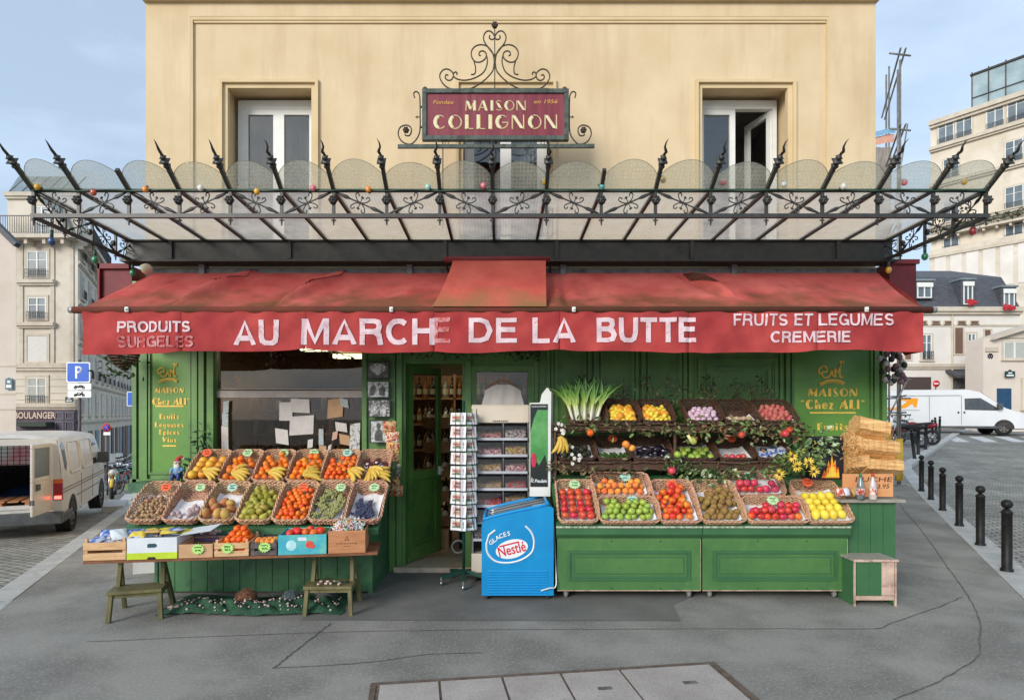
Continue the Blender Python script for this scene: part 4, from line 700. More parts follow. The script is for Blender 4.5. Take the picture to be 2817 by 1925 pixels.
def bunch(n, r, m, seed):
    rn = random.Random(seed); mb = MB()
    for i in range(n):
        t_ = rn.random(); a = rn.random()*2*PI; rad = .036*(1-t_*.75)*math.sqrt(rn.random()); mb.sph((rad*math.cos(a)*1.25, -.06+t_*.13, .014+.032*rn.random()*(1-t_*.6)), r*rn.uniform(.85, 1.1), (1, 1, 1.1), 7, 5)
    mb.tube([(0,.07,.02),(.01,.09,.025),(.004,.105,.03)], .002, 4, 1); return proto('grape_bunch', mb, [m, stem])
GG = [bunch(70, .0095, gvg, i) for i in range(3)]; GB = [bunch(60, .010, gbk, i+9) for i in range(3)]
def banana_hand(n, seed):
    rn = random.Random(seed); root = thing('banana_bunch', 'x', 'bananas')
    for k in range(n):
        a = (k-(n-1)/2)*.27+rn.uniform(-.05, .05)+.35; p = Vector((-.085, .02, .03+.005*(k % 2))); pts = [p]; L_ = rn.uniform(.165, .19)
        for i in range(10): b_ = a-1.15*i/10; p = p+Vector((math.cos(b_), math.sin(b_), .10*math.cos(PI*i/10)))*L_/10; pts.append(p)
        rs = [.006, .010, .0155, .0185, .0195, .0195, .0195, .0185, .016, .010, .004]; mb = MB(); mb.tube(pts, rs, 7); mb.build('banana', ban, root)
    mb = MB(); mb.cyl((-.08, .022, .03), (-.105, .018, .038), .014, .009, 7); mb.build('stalk', stem, root); return root
def put(kind, M, p, label, group, cat=None, sc=1., rot=None, me=None, name=None):
    o = bpy.data.objects.new(name or kind, me or PR[kind][0]); COL.objects.link(o); q = rot or Euler((random.uniform(-.9, .9), random.uniform(-.9, .9), random.uniform(0, 6.28)))
    o.matrix_world = M @ Matrix.Translation(Vector(p)) @ q.to_matrix().to_4x4() @ Matrix.Scale(sc, 4); return tag(o, label, cat or kind.replace('_', ' '), group)
def fill(kind, M, w, y0, y1, label, group, layers=1, jit=.7, sc=1., tall=False, mix=None, n=None, x0=None, z0=.012, drop=0., grid=False):
    r = PR[kind][1]*sc; st = 2*r*1.02; k = 0; X0 = -w/2+r if x0 is None else x0
    for la in range(layers):
        nyr = int(max(1, (y1-y0-2*r)/(st*(1 if grid else .88))+1)); sh = la*st*.5
        for j in range(nyr):
            nx = int((w-2*r)/st+1.001)-(la % 2); off = (st/2 if (j % 2 and not grid) else 0)
            free = (w-2*r)-(nx-1)*st
            for i in range(nx):
                x = X0+i*st+sh+(free/2 if grid else min(off, free)); y = y0+r+j*st*(1 if grid else .88)+sh*.7
                if x > w/2-r*.8 or y > y1 or random.random() < drop*(j/nyr+la*.5): continue
                if n is not None and k >= n: return
                kk = random.choice(mix) if mix else kind
                put(kk, M, (x+random.uniform(-jit, jit)*r*.4, y+random.uniform(-jit, jit)*r*.4, z0+r*(1.25 if tall else 1)+la*r*1.45+random.uniform(0, .004)), label, group, sc=sc*random.uniform(.93, 1.05)); k += 1
# ---------------------------------------------------------------- wicker baskets
wick = mat('wicker', S(164,112,82), .6, col2=S(224,184,150), scale=38, rnd=.18, ramp=(.3,.72), spec=.35); wickd = mat('dark_wicker', S(62,42,32), .6, col2=S(96,66,48), scale=38, rnd=.2, ramp=(.3,.72)); paperm = mat('white_paper', S(214,212,214), .9, col2=S(226,224,222), scale=5, bump=.2, bscale=12, bdist=.01); pinkp = mat('pink_paper', S(226,206,206), .85, scale=4); linen = mat('basket_base', S(84,54,36), .8, col2=S(110,74,50), scale=30)
BC = {}
def basket_mesh(w, L_, h, hf, rows, dark):
    key = (round(w, 2), round(L_, 2), round(h, 2), dark)
    if key in BC: return BC[key]
    mb = MB(); fl = .028; per = 2*(w+L_); npt = int(per/.026)//2*2
    def rim(t_, z):   # point round the perimeter at height z with flared walls and rounded corners
        d = (t_ % 1)*per; a = w/2; x = y = 0; e = fl*z/h
        if d < w: x, y, nx, ny = -a+d, 0, 0, -1
        elif d < w+L_: x, y, nx, ny = a, d-w, 1, 0
        elif d < 2*w+L_: x, y, nx, ny = a-(d-w-L_), L_, 0, 1
        else: x, y, nx, ny = -a, L_-(d-2*w-L_), -1, 0
        cr = .045; cx = max(-a+cr, min(a-cr, x)); cy = max(cr, min(L_-cr, y)); q = Vector((x-cx, y-cy, 0))
        if abs(x-cx) > 1e-6 and abs(y-cy) > 1e-6: q = q.normalized()*min(q.length, cr); nn = q.normalized()
        else: nn = Vector((nx, ny, 0))
        p = Vector((cx, cy, 0))+q+nn*e; hh = z*(hf+(1-hf)*sm(y/L_*1.6)); return Vector((p.x, p.y, hh)), nn
    for r_ in range(rows):
        z = h*(r_+.5)/rows; pts = []
        for i in range(npt):
            p, nn = rim(i/npt, z); pts.append(p+nn*(.0055*(1 if (i+r_) % 2 else -1))+Vector((0, 0, .0018*math.sin(i*1.7+r_*2))))
        mb.tube(pts, h/rows*.46, 4, 0, closed=True)
    for i in range(0, npt, 2):
        a, n1 = rim((i+.5)/npt, 0); b, n2 = rim((i+.5)/npt, h); mb.tube([a, b], .0045, 4)
    for ph in (0, PI):
        pts = []
        for i in range(npt*2): p, nn = rim(i/npt/2, h); pts.append(p+nn*.007*math.cos(i*.9+ph)+Vector((0,0,.004+.007*math.sin(i*.9+ph))))
        mb.tube(pts, .0065, 5, 0, closed=True)
    nb = int(L_/.02)
    for j in range(nb):
        y = .012+(L_-.024)*j/(nb-1); mb.tube([(-w/2+.01+(w-.02)*i/14, y, .004+.004*(1 if (i+j) % 2 else -1)) for i in range(15)], .0075, 4)
    mb.add([(-w/2+.004, .004, -.006), (w/2-.004, .004, -.006), (w/2-.004, L_-.004, -.006), (-w/2+.004, L_-.004, -.006)], [(0,1,2,3)], 1)  # plain brown sheet closing the basket base under the strands
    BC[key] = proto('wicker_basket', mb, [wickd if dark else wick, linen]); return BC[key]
def basket(x, y, z, w, L_, tilt, label, group, h=.10, rz=0, hf=.55, dark=False, liner=None, lmat=None, rows=9):
    M = Matrix.Translation((x, y, z)) @ Matrix.Rotation(rz, 4, 'Z') @ Matrix.Rotation(tilt, 4, 'X'); o = bpy.data.objects.new('wicker_basket', basket_mesh(w-.045, L_-.02, h, hf, rows, dark)); COL.objects.link(o); o.matrix_world = M @ Matrix.Translation((0, .012, .012)); tag(o, label, 'basket', group)
    if liner:   # crumpled paper sheet in the bottom, turned up at its ends
        y0, y1 = liner; sd = random.random()*50; ww = w-.06
        def f(u, v):
            yy = y0+(y1-y0)*v; e = 0
            if yy < .03: e = (.03-yy)*1.1
            k = noise.noise(Vector((u*5+sd, v*6, 1)))*.012+noise.noise(Vector((u*13+sd, v*15, 4)))*.005
            jag = .012*math.sin(u*9+sd) if v > .99 else 0
            return M @ Vector((-ww/2+ww*u, yy+.012+jag, .022+e+abs(k)+(.03*max(0, abs(u-.5)-.40)/.1)))
        mb = MB(); mb.grid(f, 20, 20, 0, True, thick=.001); mb.build('paper_liner', lmat or paperm, None, ('paper in the '+label.replace('wicker ', '').replace(' at the left of the', ', left of').replace(' at the right end of the', ', right end of').replace('light ', '')), 'paper')
    return M
ORD = ['first', 'second', 'third', 'fourth', 'fifth', 'sixth', 'seventh']
tagg = mat('fluo_green_card', S(172,206,150), .7, col2=S(186,216,164), scale=6); tago = mat('fluo_orange_card', S(226,92,54), .7, col2=S(234,108,62), scale=6); tagb = mat('mint_card', S(166,206,186), .7, scale=6); inkm = mat('ink', S(52,84,60), .7); inkr = mat('red_ink', S(150,44,30), .7)
def star(p, M3, size, m, label, sd):      # star-edged price card with a line or two of hand-written scrawl
    rn = random.Random(sd); n = 15; pts = []
    for k in range(2*n):
        a = PI*k/n; r_ = (1 if k % 2 else .74)*rn.uniform(.94, 1.06); pts.append(Vector((math.cos(a)*r_*size*1.1, 0, math.sin(a)*r_*size*.92)))
    p = Vector(p); mb = MB(); mb.prism([p+M3 @ q for q in pts], M3 @ Vector((0, .003, 0)), 0)
    for row, (z, hw) in enumerate(((.28, .5), (-.22, .42))):
        x = -hw
        while x < hw:
            w_ = rn.uniform(.08, .15); pl = [p+M3 @ Vector(((x+w_*t_)*size, -.0022, (z+.17*math.sin(t_*PI*rn.choice((1, 2, 3))+row)+rn.uniform(-.03, .03))*size)) for t_ in (0, .25, .5, .75, 1)]; mb.tube(pl, size*.028, 3, 1); x += w_+.05
    mb.build('price_tag', [m, inkr if m is tago else inkm], None, label, 'price tag')
CTR = [0]
def starM(M, x, y, z, size, m, label, up=62):
    CTR[0] += 1; p = M @ Vector((x, y, z)); star(p, Matrix.Rotation(R(-(90-up)), 3, 'X'), size, m, label, CTR[0])
# ---------------------------------------------------------------- left stall: stepped green stand
TIL = R(30)
ST = thing('stepped_stand', 'dark green boarded stand carrying two sloping rows of fruit baskets', 'market stand', (-2.3, -.95, 0))
mb = MB()
for i in range(13):
    x0 = -3.36+i*.16; mb.box(x0+.002, x0+.156, -.957, -.93, .02, .66)
mb.box(-3.36, -1.28, -.93, -.92, .02, .66); mb.build('front_boards', greend, ST)
for x in (-3.40, -1.285):
    mb = MB(); mb.prism([(x, yy, zz) for yy, zz in ((-.96,0),(-.14,0),(-.14,1.28 if x > -2 else .85),(-.36,1.24 if x > -2 else .9),(-.82,.97),(-1.36,.66),(-1.36,.62),(-.96,.6))], (.03, 0, 0)); mb.box(x-.004, x+.036, -.98, -.13, 0, .09); mb.build('side_board', greend, ST)
mb = MB(); mb.prism([(-3.44, -1.37, .715),(-3.44, -.86, 1.003),(-3.44, -.86, .978),(-3.44, -1.37, .69)], (2.33, 0, 0)); mb.prism([(-3.18, -.859, 1.0035),(-3.18, -.36, 1.285),(-3.18, -.36, 1.26),(-3.18, -.859, .9785)], (2.07, 0, 0)); mb.bar((-3.44, -1.385, .70), (-1.11, -1.385, .70), .03, .06); mb.build('sloping_shelf', greend, ST)
mb = MB(); mb.tube(spiral((-1.245, -1.12, .93), .02, .02, 0, 360, 12, Vector((0, 1, 0))), .005, 5); mb.build('iron_ring', whitep, ST)
lowg, topg = 'wicker baskets in the lower left row', 'wicker baskets in the upper left row'
lx = [-3.42+.333*i for i in range(8)]; LB = []
lowc = ['walnuts', 'netted garlic', 'mangoes', 'pears', 'clementines', 'green grapes', 'black grapes']
for i, c in enumerate(lowc):
    x = (lx[i]+lx[i+1])/2; l = 'light wicker basket of %s, lower left row' % c
    LB.append(basket(x, -1.365, .74, .325, .48, TIL, l, lowg, h=.115, liner=[(-.02,.40),(.02,.32),(-.01,.42),(-.01,.34),(-.01,.40),(-.01,.36),(-.01,.42)][i], rz=(.02 if i < 2 else 0)))
fill('walnut', LB[0], .28, .02, .37, 'walnut in the basket at the left end of the lower left row', 'walnuts', 2, drop=.35, z0=.035, jit=2.2)
for i in range(14):
    put('wrapped_garlic', LB[1], (random.uniform(-.11, .11), random.uniform(.03, .2), .05+random.uniform(0, .03)), 'garlic bulb in a purple net, second basket of the lower left row', 'netted garlic bulbs')
fill('mango', LB[2], .29, .03, .28, 'mango in the third basket of the lower left row', 'mangoes', 1, drop=.15, z0=.035, tall=True)
fill('pear', LB[3], .29, .02, .42, 'green pear in the fourth basket of the lower left row', 'pears', 2, drop=.3, z0=.03)
fill('clementine', LB[4], .29, .02, .44, 'clementine in the fifth basket of the lower left row', 'clementines in a basket', 2, drop=.2, z0=.03)
for k in range(16): put('grape_bunch', LB[5], (random.uniform(-.1, .1), .06+.024*k, .03+.012*(k % 3)), 'pale green grape bunch in the sixth basket of the lower left row', 'green grape bunches', cat='grapes', rot=Euler((0, 0, random.uniform(-.9, .9))), me=GG[k % 3], name='grape_bunch')
for k in range(9): put('grape_bunch', LB[6], (random.uniform(-.07, .07), .07+.022*k, .03+.008*(k % 3)), 'blue black grape bunch in the right end basket, lower left row', 'black grape bunches', cat='grapes', rot=Euler((0, 0, random.uniform(-.9, .9))), me=GB[k % 3], name='grape_bunch')
tx_ = [-3.17+.34*i for i in range(7)]; TB = []
topc = ['grapefruits', 'small oranges', 'large oranges', 'deep orange fruit', 'mandarins', 'dark packets']
for i, c in enumerate(topc):
    x = (tx_[i]+tx_[i+1])/2; TB.append(basket(x, -.835, 1.045, .332, .44, TIL, 'light wicker basket of %s, upper left row' % c, topg, h=.11, liner=[None, (-.01,.34), (-.01,.40), (-.01,.38), (-.01,.36), None][i], lmat=pinkp if i in (1, 4) else None))
fill('grapefruit', TB[0], .29, .03, .38, 'yellow or pink grapefruit in the left end basket, upper left row', 'grapefruits', 1, z0=.03)
fill('orange', TB[1], .29, .03, .38, 'orange in the second basket of the upper left row', 'oranges in the second upper basket', 2, z0=.03, drop=.45)
fill('orange', TB[2], .29, .03, .40, 'orange in the third basket of the upper left row', 'oranges in the third upper basket', 2, z0=.035, sc=.9, drop=.45)
fill('orange', TB[3], .29, .03, .40, 'orange in the fourth basket of the upper left row', 'oranges in the fourth upper basket', 2, z0=.03, sc=.95, drop=.3)
fill('clementine', TB[4], .29, .03, .38, 'mandarin in the fifth basket of the upper left row', 'mandarins', 2, z0=.035, sc=1.05, drop=.5)
hands = [banana_hand(4, 1), banana_hand(5, 2), banana_hand(6, 3)]
bl2 = [(0,.10,0,-.25), (1,.06,2,.1), (2,.08,0,-.1), (3,.10,1,.55), (5,-.16,1,-.5), (5,.02,2,-.9), (5,.12,0,.3)]
bn = ['overhanging the basket of grapefruits', 'in front of the second upper basket of oranges', 'in front of the third upper basket of oranges', 'right of the deep orange fruit', 'right of the mandarins', 'below the dark packets', 'at the right end of the upper left row']
used_h = [0, 0, 0]
for (bi, dx, hi, rz), ps in zip(bl2, bn):
    M = TB[bi]; h_ = hands[hi]
    if used_h[hi]: h_ = dup(h_)
    used_h[hi] = 1; h_.matrix_world = M @ Matrix.Translation((dx, .04, .07)) @ Matrix.Rotation(rz, 4, 'Z') @ Matrix.Rotation(R(22), 4, 'X') @ Matrix.Scale(1.12, 4); tag(h_, 'bunch of yellow bananas '+ps, 'bananas', 'banana bunches on the left stall')
foil = mat('dark_packet', S(70,36,36), .35, col2=S(104,54,50), scale=12, spec=.6); silv = mat('white_tray', S(206,208,214), .35, spec=.5)
for k, (dx, dy, rz) in enumerate(((-.08,.30,.1), (.02,.31,-.2), (.10,.22,-.5), (-.02,.19,.2))):
    mb = MB(); mb.X = TB[5] @ Matrix.Translation((dx, dy, .04+.012*k)) @ Matrix.Rotation(rz, 4, 'Z'); pl = [(math.cos(a)*.034, math.sin(a)*.062*(1.1 if math.sin(a) > 0 else .9), 0) for a in [2*PI*i/14 for i in range(14)]]
    mb.prism([(x*1.25, y*1.12, 0) for x, y, z in pl], (0, 0, .012), 1); mb.prism([(x, y, .012) for x, y, z in pl], (0, 0, .02), 0); mb.sph((0,-.02,.032), .018, (1,1,.4), 8, 5, 1); mb.build('fruit_packet', [foil, silv], None, 'dark sealed packet with white rim, '+['upper left one', 'upper right one', 'lower right one', 'lower left one'][k]+' in its basket', 'packet', 'dark packets in the last upper basket')
for i, c in enumerate((tago, tagg, tagg, tagg, tagb, None)):
    if c: starM(TB[i], (-.09, .0, .04, .02, .03)[i], .41, .125, .052, c, '%s star price card on the %s basket of the upper left row' % ('orange' if c is tago else 'pale green', ORD[i]))
for i, c in enumerate((tago, tagg, tagb, None, tago, tagg, tagg)):
    if c: starM(LB[i], (.03, .03, .0, 0, .02, .05, .04)[i], .42, .125, .05, c, '%s star price card on the %s basket of the lower left row' % ('orange' if c is tago else 'pale green', ORD[i]))
# ---- plank on two step stools, with the crates in front
O1 = Vector((-3.40, -1.97, .565)); AG = R(7.8); E1 = Vector((math.cos(AG), math.sin(AG), 0)); N1 = Vector((-math.sin(AG), math.cos(AG), 0))
def US(px): k = (px-CX)/F; return (k*(O1.y+D0)-O1.x)/(E1.x-k*E1.y)
wood = mat('pale_crate_wood', S(196,152,108), .7, col2=S(216,178,134), scale=5, stretch=(1,1,9), cspot=(S(160,110,70), 8, .55, .7)); wood2 = mat('brown_crate_wood', S(170,112,74), .65, col2=S(192,134,92), scale=5, stretch=(1,1,9)); plankm = mat('plank_wood', S(112,70,46), .7, col2=S(140,90,60), scale=6); olive = mat('olive_stool_wood', S(94,88,54), .6, col2=S(118,112,74), scale=9, stretch=(1,1,.25), cspot=(S(74,66,44), 12, .55, .75)); kraft = mat('brown_cardboard', S(186,146,108), .85, col2=S(200,160,122), scale=9); wcard = mat('white_cardboard', S(206,210,214), .7, col2=S(216,220,222), scale=9, cspot=(S(180,184,188), 5, .6, .8)); limec = mat('lime_print', S(184,206,44), .6)
MP = Matrix.Translation(O1) @ Matrix.Rotation(AG, 4, 'Z')
mb = MB(); mb.X = MP; mb.box(0, 2.36, .01, .44, -.025, -.001); mb.build('plank', plankm, None, 'long brown plank resting on two olive step stools under the crates', 'plank', bevel=.003)
def stool(x, y, rz, label):
    t = thing('step_stool', label, 'step stool', (x, y, 0), rz, 'olive step stools under the plank')
    def add(nm, f): m = MB(); f(m); m.build(nm, olive, t, w=False, bevel=.004)
    add('top_board', lambda m: m.box(-.21, .21, .0, .22, .505, .535)); add('step_board', lambda m: m.box(-.21, .21, -.21, .03, .235, .262))
    for s in (-1, 1):
        add('leg', lambda m: m.bar((s*.165, -.01, .50), (s*.195, .18-.2, 0) if False else (s*.2, .235, 0), .035, .045)); add('leg', lambda m: m.bar((s*.185, -.165, .235), (s*.20, -.19, 0), .035, .045)); add('leg', lambda m: m.bar((s*.165, .03, .505), (s*.175, -.02, .25), .035, .045))
        add('side_rail', lambda m: m.bar((s*.186, -.16, .215), (s*.182, .15, .215), .022, .04))
    add('front_rail', lambda m: m.bar((-.17, -.168, .215), (.17, -.168, .215), .02, .035)); add('top_rail', lambda m: m.bar((-.15, .02, .485), (.15, .02, .485), .02, .035))
    return t
stool(-3.17, -1.55, R(16), 'olive wooden step stool under the left end of the plank'); stool(-1.51, -1.42, R(2), 'olive wooden step stool with shells on its lower step')
def crate(px0, px1, h, dep, kind, m, label, m2=None, dy=0., name='crate', cat='crate'):
    a, b = US(px0), US(px1); t = thing(name, label, cat, MP @ Vector(((a+b)/2, dy, 0)), AG); w = b-a-.006; x0, x1, y0, y1 = -w/2, w/2, 0, dep; th = .008
    def pt(nm, boxes, mm=m, bev=.002):
        q = MB()
        for bx in boxes: q.box(*bx)
        return q.build(nm, mm, t, w=False, bevel=bev)
    pt('base', [(x0+th, x1-th, y0+th, y1-th, .001, .009)])
    if kind == 'slat':
        zs = ((.004, .42*h), (.58*h, h))
        for z0, z1 in zs: pt('slat', [(x0, x1, y0, y0+th, z0, z1)]); pt('slat', [(x0, x1, y1-th, y1, z0, z1)])
        for s in (x0, x1-th): pt('side', [(s, s+th, y0+th+.001, y1-th-.001, .004, h)])
        for cx in (x0+th+.001, x1-th-.021):
            for cy in (y0+th+.001, y1-th-.021): pt('corner_post', [(cx, cx+.02, cy, cy+.02, .009, h*1.22)])
    else:
        f = pt('front', [(x0, x1, y0, y0+th, .001, h)])
        pt('back', [(x0, x1, y1-th, y1, .001, h)])
        for s in (x0, x1-th): pt('side', [(s, s+th, y0+th+.0005, y1-th-.0005, .001, h)])
    return t, w
C1, w1 = crate(227, 347, .15, .34, 'slat', wood, 'pale wooden crate of blue packets at the left end of the plank')
C2, w2 = crate(348, 488, .178, .36, 'box', wcard, 'white carton with a lime green stripe, second from left on the plank', name='carton', cat='carton')
q = MB(); q.box(-w2/2-.001, w2/2+.001, -.0015, .0, .002, .055); q.box(w2/2, w2/2+.0012, -.0015, .3, .002, .055); q.build('lime_stripe', limec, C2, w=False)
tealc = mat('dark_teal_print', S(40,74,84), .6); q = MB(); q.prism([(x, -.0035, z) for x, z in ((-.035,.098),(.02,.098),(.035,.106),(.035,.122),(.022,.130),(-.03,.130),(-.036,.12))], (0, .004, 0)); q.build('handle_hole', tealc, C2, w=False); q = MB(); q.prism([(x, -.0035, z) for x, z in ((-.04,.001),(.03,.001),(.022,.02),(-.03,.02))], (0, .004, 0)); q.build('bottom_notch', mat('hole_dark', S(50,44,36), .9), C2, w=False)
C3, w3 = crate(490, 586, .115, .34, 'box', kraft, 'small brown cardboard box with a price card, third from left on the plank', name='carton', cat='carton')
C4, w4 = crate(588, 685, .118, .36, 'slat', wood, 'pale slatted crate heaped with clementines in the middle of the plank')
C5, w5 = crate(688, 762, .105, .34, 'slat', mat('dark_printed_wood', S(70,62,66), .6, col2=S(104,92,88), scale=30), 'dark printed crate with a price card, fifth from left on the plank')
C6, w6 = crate(764, 899, .17, .34, 'box', mat('turquoise_print', S(64,164,184), .45, col2=S(110,188,168), scale=5, ramp=(.42,.6)), 'turquoise fruit carton with a red fruit picture, second from right', name='carton', cat='carton')
C7, w7 = crate(902, 1006, .195, .40, 'box', wood2, 'brown wooden wine box full of wrapped sweets at the right end', name='wine_box', cat='wine box')
q = MB(); text(q, 'LAMOTHE', (0, -.002, .085), .014, .18); q.tube([(-.015,-.001,.115),(0,-.001,.15),(.015,-.001,.115)], .002, 4); q.box(-.02,.02,-.002,-.0005,.112,.116); q.box(-.03,.03,-.002,-.0005,.06,.063); q.build('burnt_print', mat('burnt_mark', S(104,60,38), .8), C7, w=False)
q = MB(); q.sph((.06, 0, .085), .036, (1, .05, .9), 12, 8, 0); q.sph((.085, -.001, .07), .02, (1, .06, 1), 10, 6, 0); q.build('fruit_picture', mat('red_print', S(196,52,46), .5, col2=S(214,96,72), scale=40), C6, w=False); q = MB(); q.sph((-.09, 0, .08), .045, (1, .04, 1), 14, 8); q.build('pale_picture', mat('pale_print', S(150,206,212), .5, col2=S(190,222,220), scale=30), C6, w=False)
q = MB(); q.prism([(x, -.002, z) for x, z in ((-.035,.12),(.03,.118),(.038,.132),(.03,.148),(-.032,.15),(-.04,.135))], (0, .002, 0)); q.build('white_label', wcard, C6, w=False)
def cm(T): return Matrix.Translation(T.location) @ Matrix.Rotation(AG, 4, 'Z')
bluep = mat('blue_packet', S(60,94,170), .35, col2=S(190,196,210), scale=16, ramp=(.46,.54), spec=.5); yelp = mat('yellow_packet', S(206,178,40), .35, col2=S(226,204,90), scale=12, spec=.5); mixp = mat('striped_packet', S(190,180,170), .4, col2=S(70,70,90), scale=26, ramp=(.5,.56)); ginp = mat('golden_packet', S(190,140,60), .35, col2=S(214,180,110), scale=18)
def packet(M, p, rz, tilt, sx, sy, m, label, group):
    mb = MB(); mb.X = M @ Matrix.Translation(p) @ Matrix.Rotation(rz, 4, 'Z') @ Matrix.Rotation(tilt, 4, 'X'); sd = random.random()*9
    for s in (1, -1): mb.grid(lambda u, v: ((u-.5)*sx, (v-.5)*sy, s*.017*(math.sin(u*PI)*math.sin(v*PI))**.5*(1+.25*math.sin(u*11+sd+v*7))), 8, 8, 0, True)
    mb.build('food_packet', m, None, label, 'packet', group)
for k in range(7): packet(cm(C1), (-.10+.05*k, .13+.03*(k % 3), .155+.012*(k % 4)), random.uniform(-.6, .6), R(random.uniform(10, 55)), .12, .16, (bluep, bluep, mixp, wcard, mixp)[k % 5], 'blue and white food packet heaped in the left end crate', 'blue packets in the left crate')
for k in range(9): packet(cm(C2), (-.16+.04*k, .12+.05*(k % 3), .185+.008*(k % 4)), random.uniform(-.9, .9), R(random.uniform(-5, 25)), .13, .10, (yelp, bluep, yelp, ginp, mixp, yelp)[k % 6], 'small yellow or blue packet heaped in the white carton', 'packets in the white carton')
mb = MB(); mb.X = cm(C2); mb.prism([(.20,.05,.18),(.42,.12,.20),(.44,.34,.22),(.2,.36,.185)], (0, 0, .004)); mb.X = None; mb.build('cardboard_sheet', wcard, None, 'loose white cardboard sheet lying on top of the small brown box', 'cardboard')
M = cm(C4)
for la, (nx_, ny_) in enumerate(((5, 5), (5, 4), (4, 4), (3, 3), (2, 2))):
    for i in range(nx_):
        for j in range(ny_): put('clementine', M, ((i-(nx_-1)/2)*.052+random.uniform(-.006, .006), .16+(j-(ny_-1)/2)*.052+la*.03, .045+la*.036), 'clementine heaped in the slatted crate on the plank', 'clementines in the slatted crate', sc=1.04)
for k in range(9): put('nectarine', cm(C6), (-.13+.033*k, .14+.05*(k % 2), .155+.01*(k % 3)), 'red orange tomato showing above the turquoise carton', 'tomatoes in the turquoise carton', cat='tomato', name='tomato')
for k in range(8): put('peach', cm(C5), (-.07+.045*(k % 4), .08+.07*(k//4), .10), 'pink fruit heaped in the dark printed crate', 'fruit in the dark crate', cat='fruit')
cands = [mat('sweet_'+n_, S(*c), .35, col2=S(*c2), scale=60) for n_, c, c2 in (('pink', (216,140,140), (236,210,206)), ('green', (120,170,120), (214,222,206)), ('white', (214,208,200), (236,232,226)), ('orange', (222,150,80), (232,214,190)), ('blue', (130,150,190), (214,216,224)))]
cmesh = []
for m in cands: q = MB(); q.sph((0,0,0), .013, (1,1,.8), 7, 5); q.tube([(-.024,0,0),(-.012,0,0),(.012,0,0),(.024,0,0)], [.009,.003,.003,.009], 5); cmesh.append(proto('wrapped_sweet', q, m))
M = cm(C7)
for k in range(150):
    x = random.uniform(-w7/2+.03, w7/2-.03); y = random.uniform(.03, .36); put('wrapped_sweet', M, (x, y, .165+.06*(y/.36)+.03*random.random()), 'small wrapped sweet heaped in the wine box', 'wrapped sweets', cat='sweet', me=random.choice(cmesh))
for T, px_ in ((C3, .02), (C4, -.03), (C5, .01)):
    CTR[0] += 1; star(cm(T) @ Vector((px_, -.012, .075)), Matrix.Rotation(AG, 3, 'Z') @ Matrix.Rotation(R(-6), 3, 'X'), .05, mat('fluo_lime_card', S(176,220,120), .7, scale=6), 'lime star price card on the '+('small brown box' if T is C3 else 'slatted crate' if T is C4 else 'dark printed crate'), CTR[0])
mb = MB(); mb.box(-2.98, -2.50, -1.56, -1.40, .645, .665); mb.frame(-2.98, -2.5, .62, .70, .004, -1.575, -1.56); mb.build('fruit_tray', mat('purple_tray', S(96,88,140), .5), None, 'shallow purple edged tray behind the white carton', 'tray')
for k in range(26): put('wrapped_garlic', Matrix.Identity(4), (-2.96+.017*k+random.uniform(0, .01), -1.46+random.uniform(-.05, .04), .69+random.uniform(0, .02)), 'garlic bulb in the purple edged tray behind the white carton', 'garlic bulbs in the tray', sc=.85)
mb = MB(); mb.box(-2.97, -2.5, -1.55, -1.41, .30, .62); 
mb = MB(); mb.box(-3.0, -2.4, -1.58, -1.38, .565, .62); mb.build('carton', wcard, None, 'plain carton carrying the purple edged tray', 'carton')
mb = MB(); mb.box(-1.83, -1.46, -1.56, -1.40, .62, .66); mb.build('fruit_tray', kraft, None, 'flat brown tray of plums behind the turquoise carton', 'tray')
for k in range(18): put('peach', Matrix.Identity(4), (-1.80+.018*k, -1.48+random.uniform(-.05, .05), .675), 'small red plum in the flat brown tray', 'plums', cat='plum', sc=.55, name='plum')
mb = MB(); mb.box(-1.82, -1.47, -1.55, -1.41, .59, .619); mb.build('wooden_block', plankm, None, 'wooden block under the flat brown tray of plums', 'block')
# ---- green net with shells, bristly figures, gnome
netm = mat('green_net', S(28,62,44), .8, col2=S(52,92,66), scale=60, bump=.8, bscale=90, bdist=.006); shell = mat('shell', S(150,112,104), .6, col2=S(214,196,186), scale=90, rnd=.3)
mb = MB()
def netf(u, v):
    x = -3.02+1.62*u; y = -1.62+.03*math.sin(u*9)+(.62-.1*math.sin(u*5))*v; f = math.sin(PI*min(1, v*1.6+.03))**.6*sm(u*9)*sm((1-u)*9)
    return (x+.02*math.sin(v*14), y, .006+f*(.035+.05*abs(noise.noise(Vector((u*14, v*5, 2))))+.03*abs(math.sin(u*23+v*8))))
mb.grid(netf, 110, 26, 0, True, thick=.004); mb.build('shell_net', netm, None, 'crumpled dark green net spread on the pavement below the stand', 'net')
sme = MB(); sme.sph((0,0,0), .014, (1,.9,.85), 8, 6); sme = proto('sea_shell', sme, shell)
for k in range(150):
    c_ = random.choice((.06, .12, .2, .3, .42, .47, .55, .68, .72, .86, .93)); u = min(.98, max(.02, c_+random.gauss(0, .03))); v = random.uniform(.03, .55); p = netf(u, v)
    put('sea_shell', Matrix.Identity(4), (p[0], p[1], p[2]+.011), 'small pale shell lying on the green net', 'shells on the green net', cat='shell', me=sme, sc=random.uniform(.5, 1.), name='sea_shell')
for k in range(12): put('sea_shell', Matrix.Identity(4), (-1.52+random.gauss(0, .05), -1.56+random.uniform(-.05, .05), .275), 'shell on the lower step of the right step stool', 'shells on the step stool', cat='shell', me=sme, name='sea_shell')
mb = MB(); mb.tube(catmull([(-1.5,-1.5,.268),(-1.44,-1.56,.28),(-1.40,-1.5,.27),(-1.37,-1.56,.285),(-1.35,-1.5,.27)]), .006, 4); mb.build('net_scrap', netm, None, 'twisted scrap of green net on the right step stool', 'net')
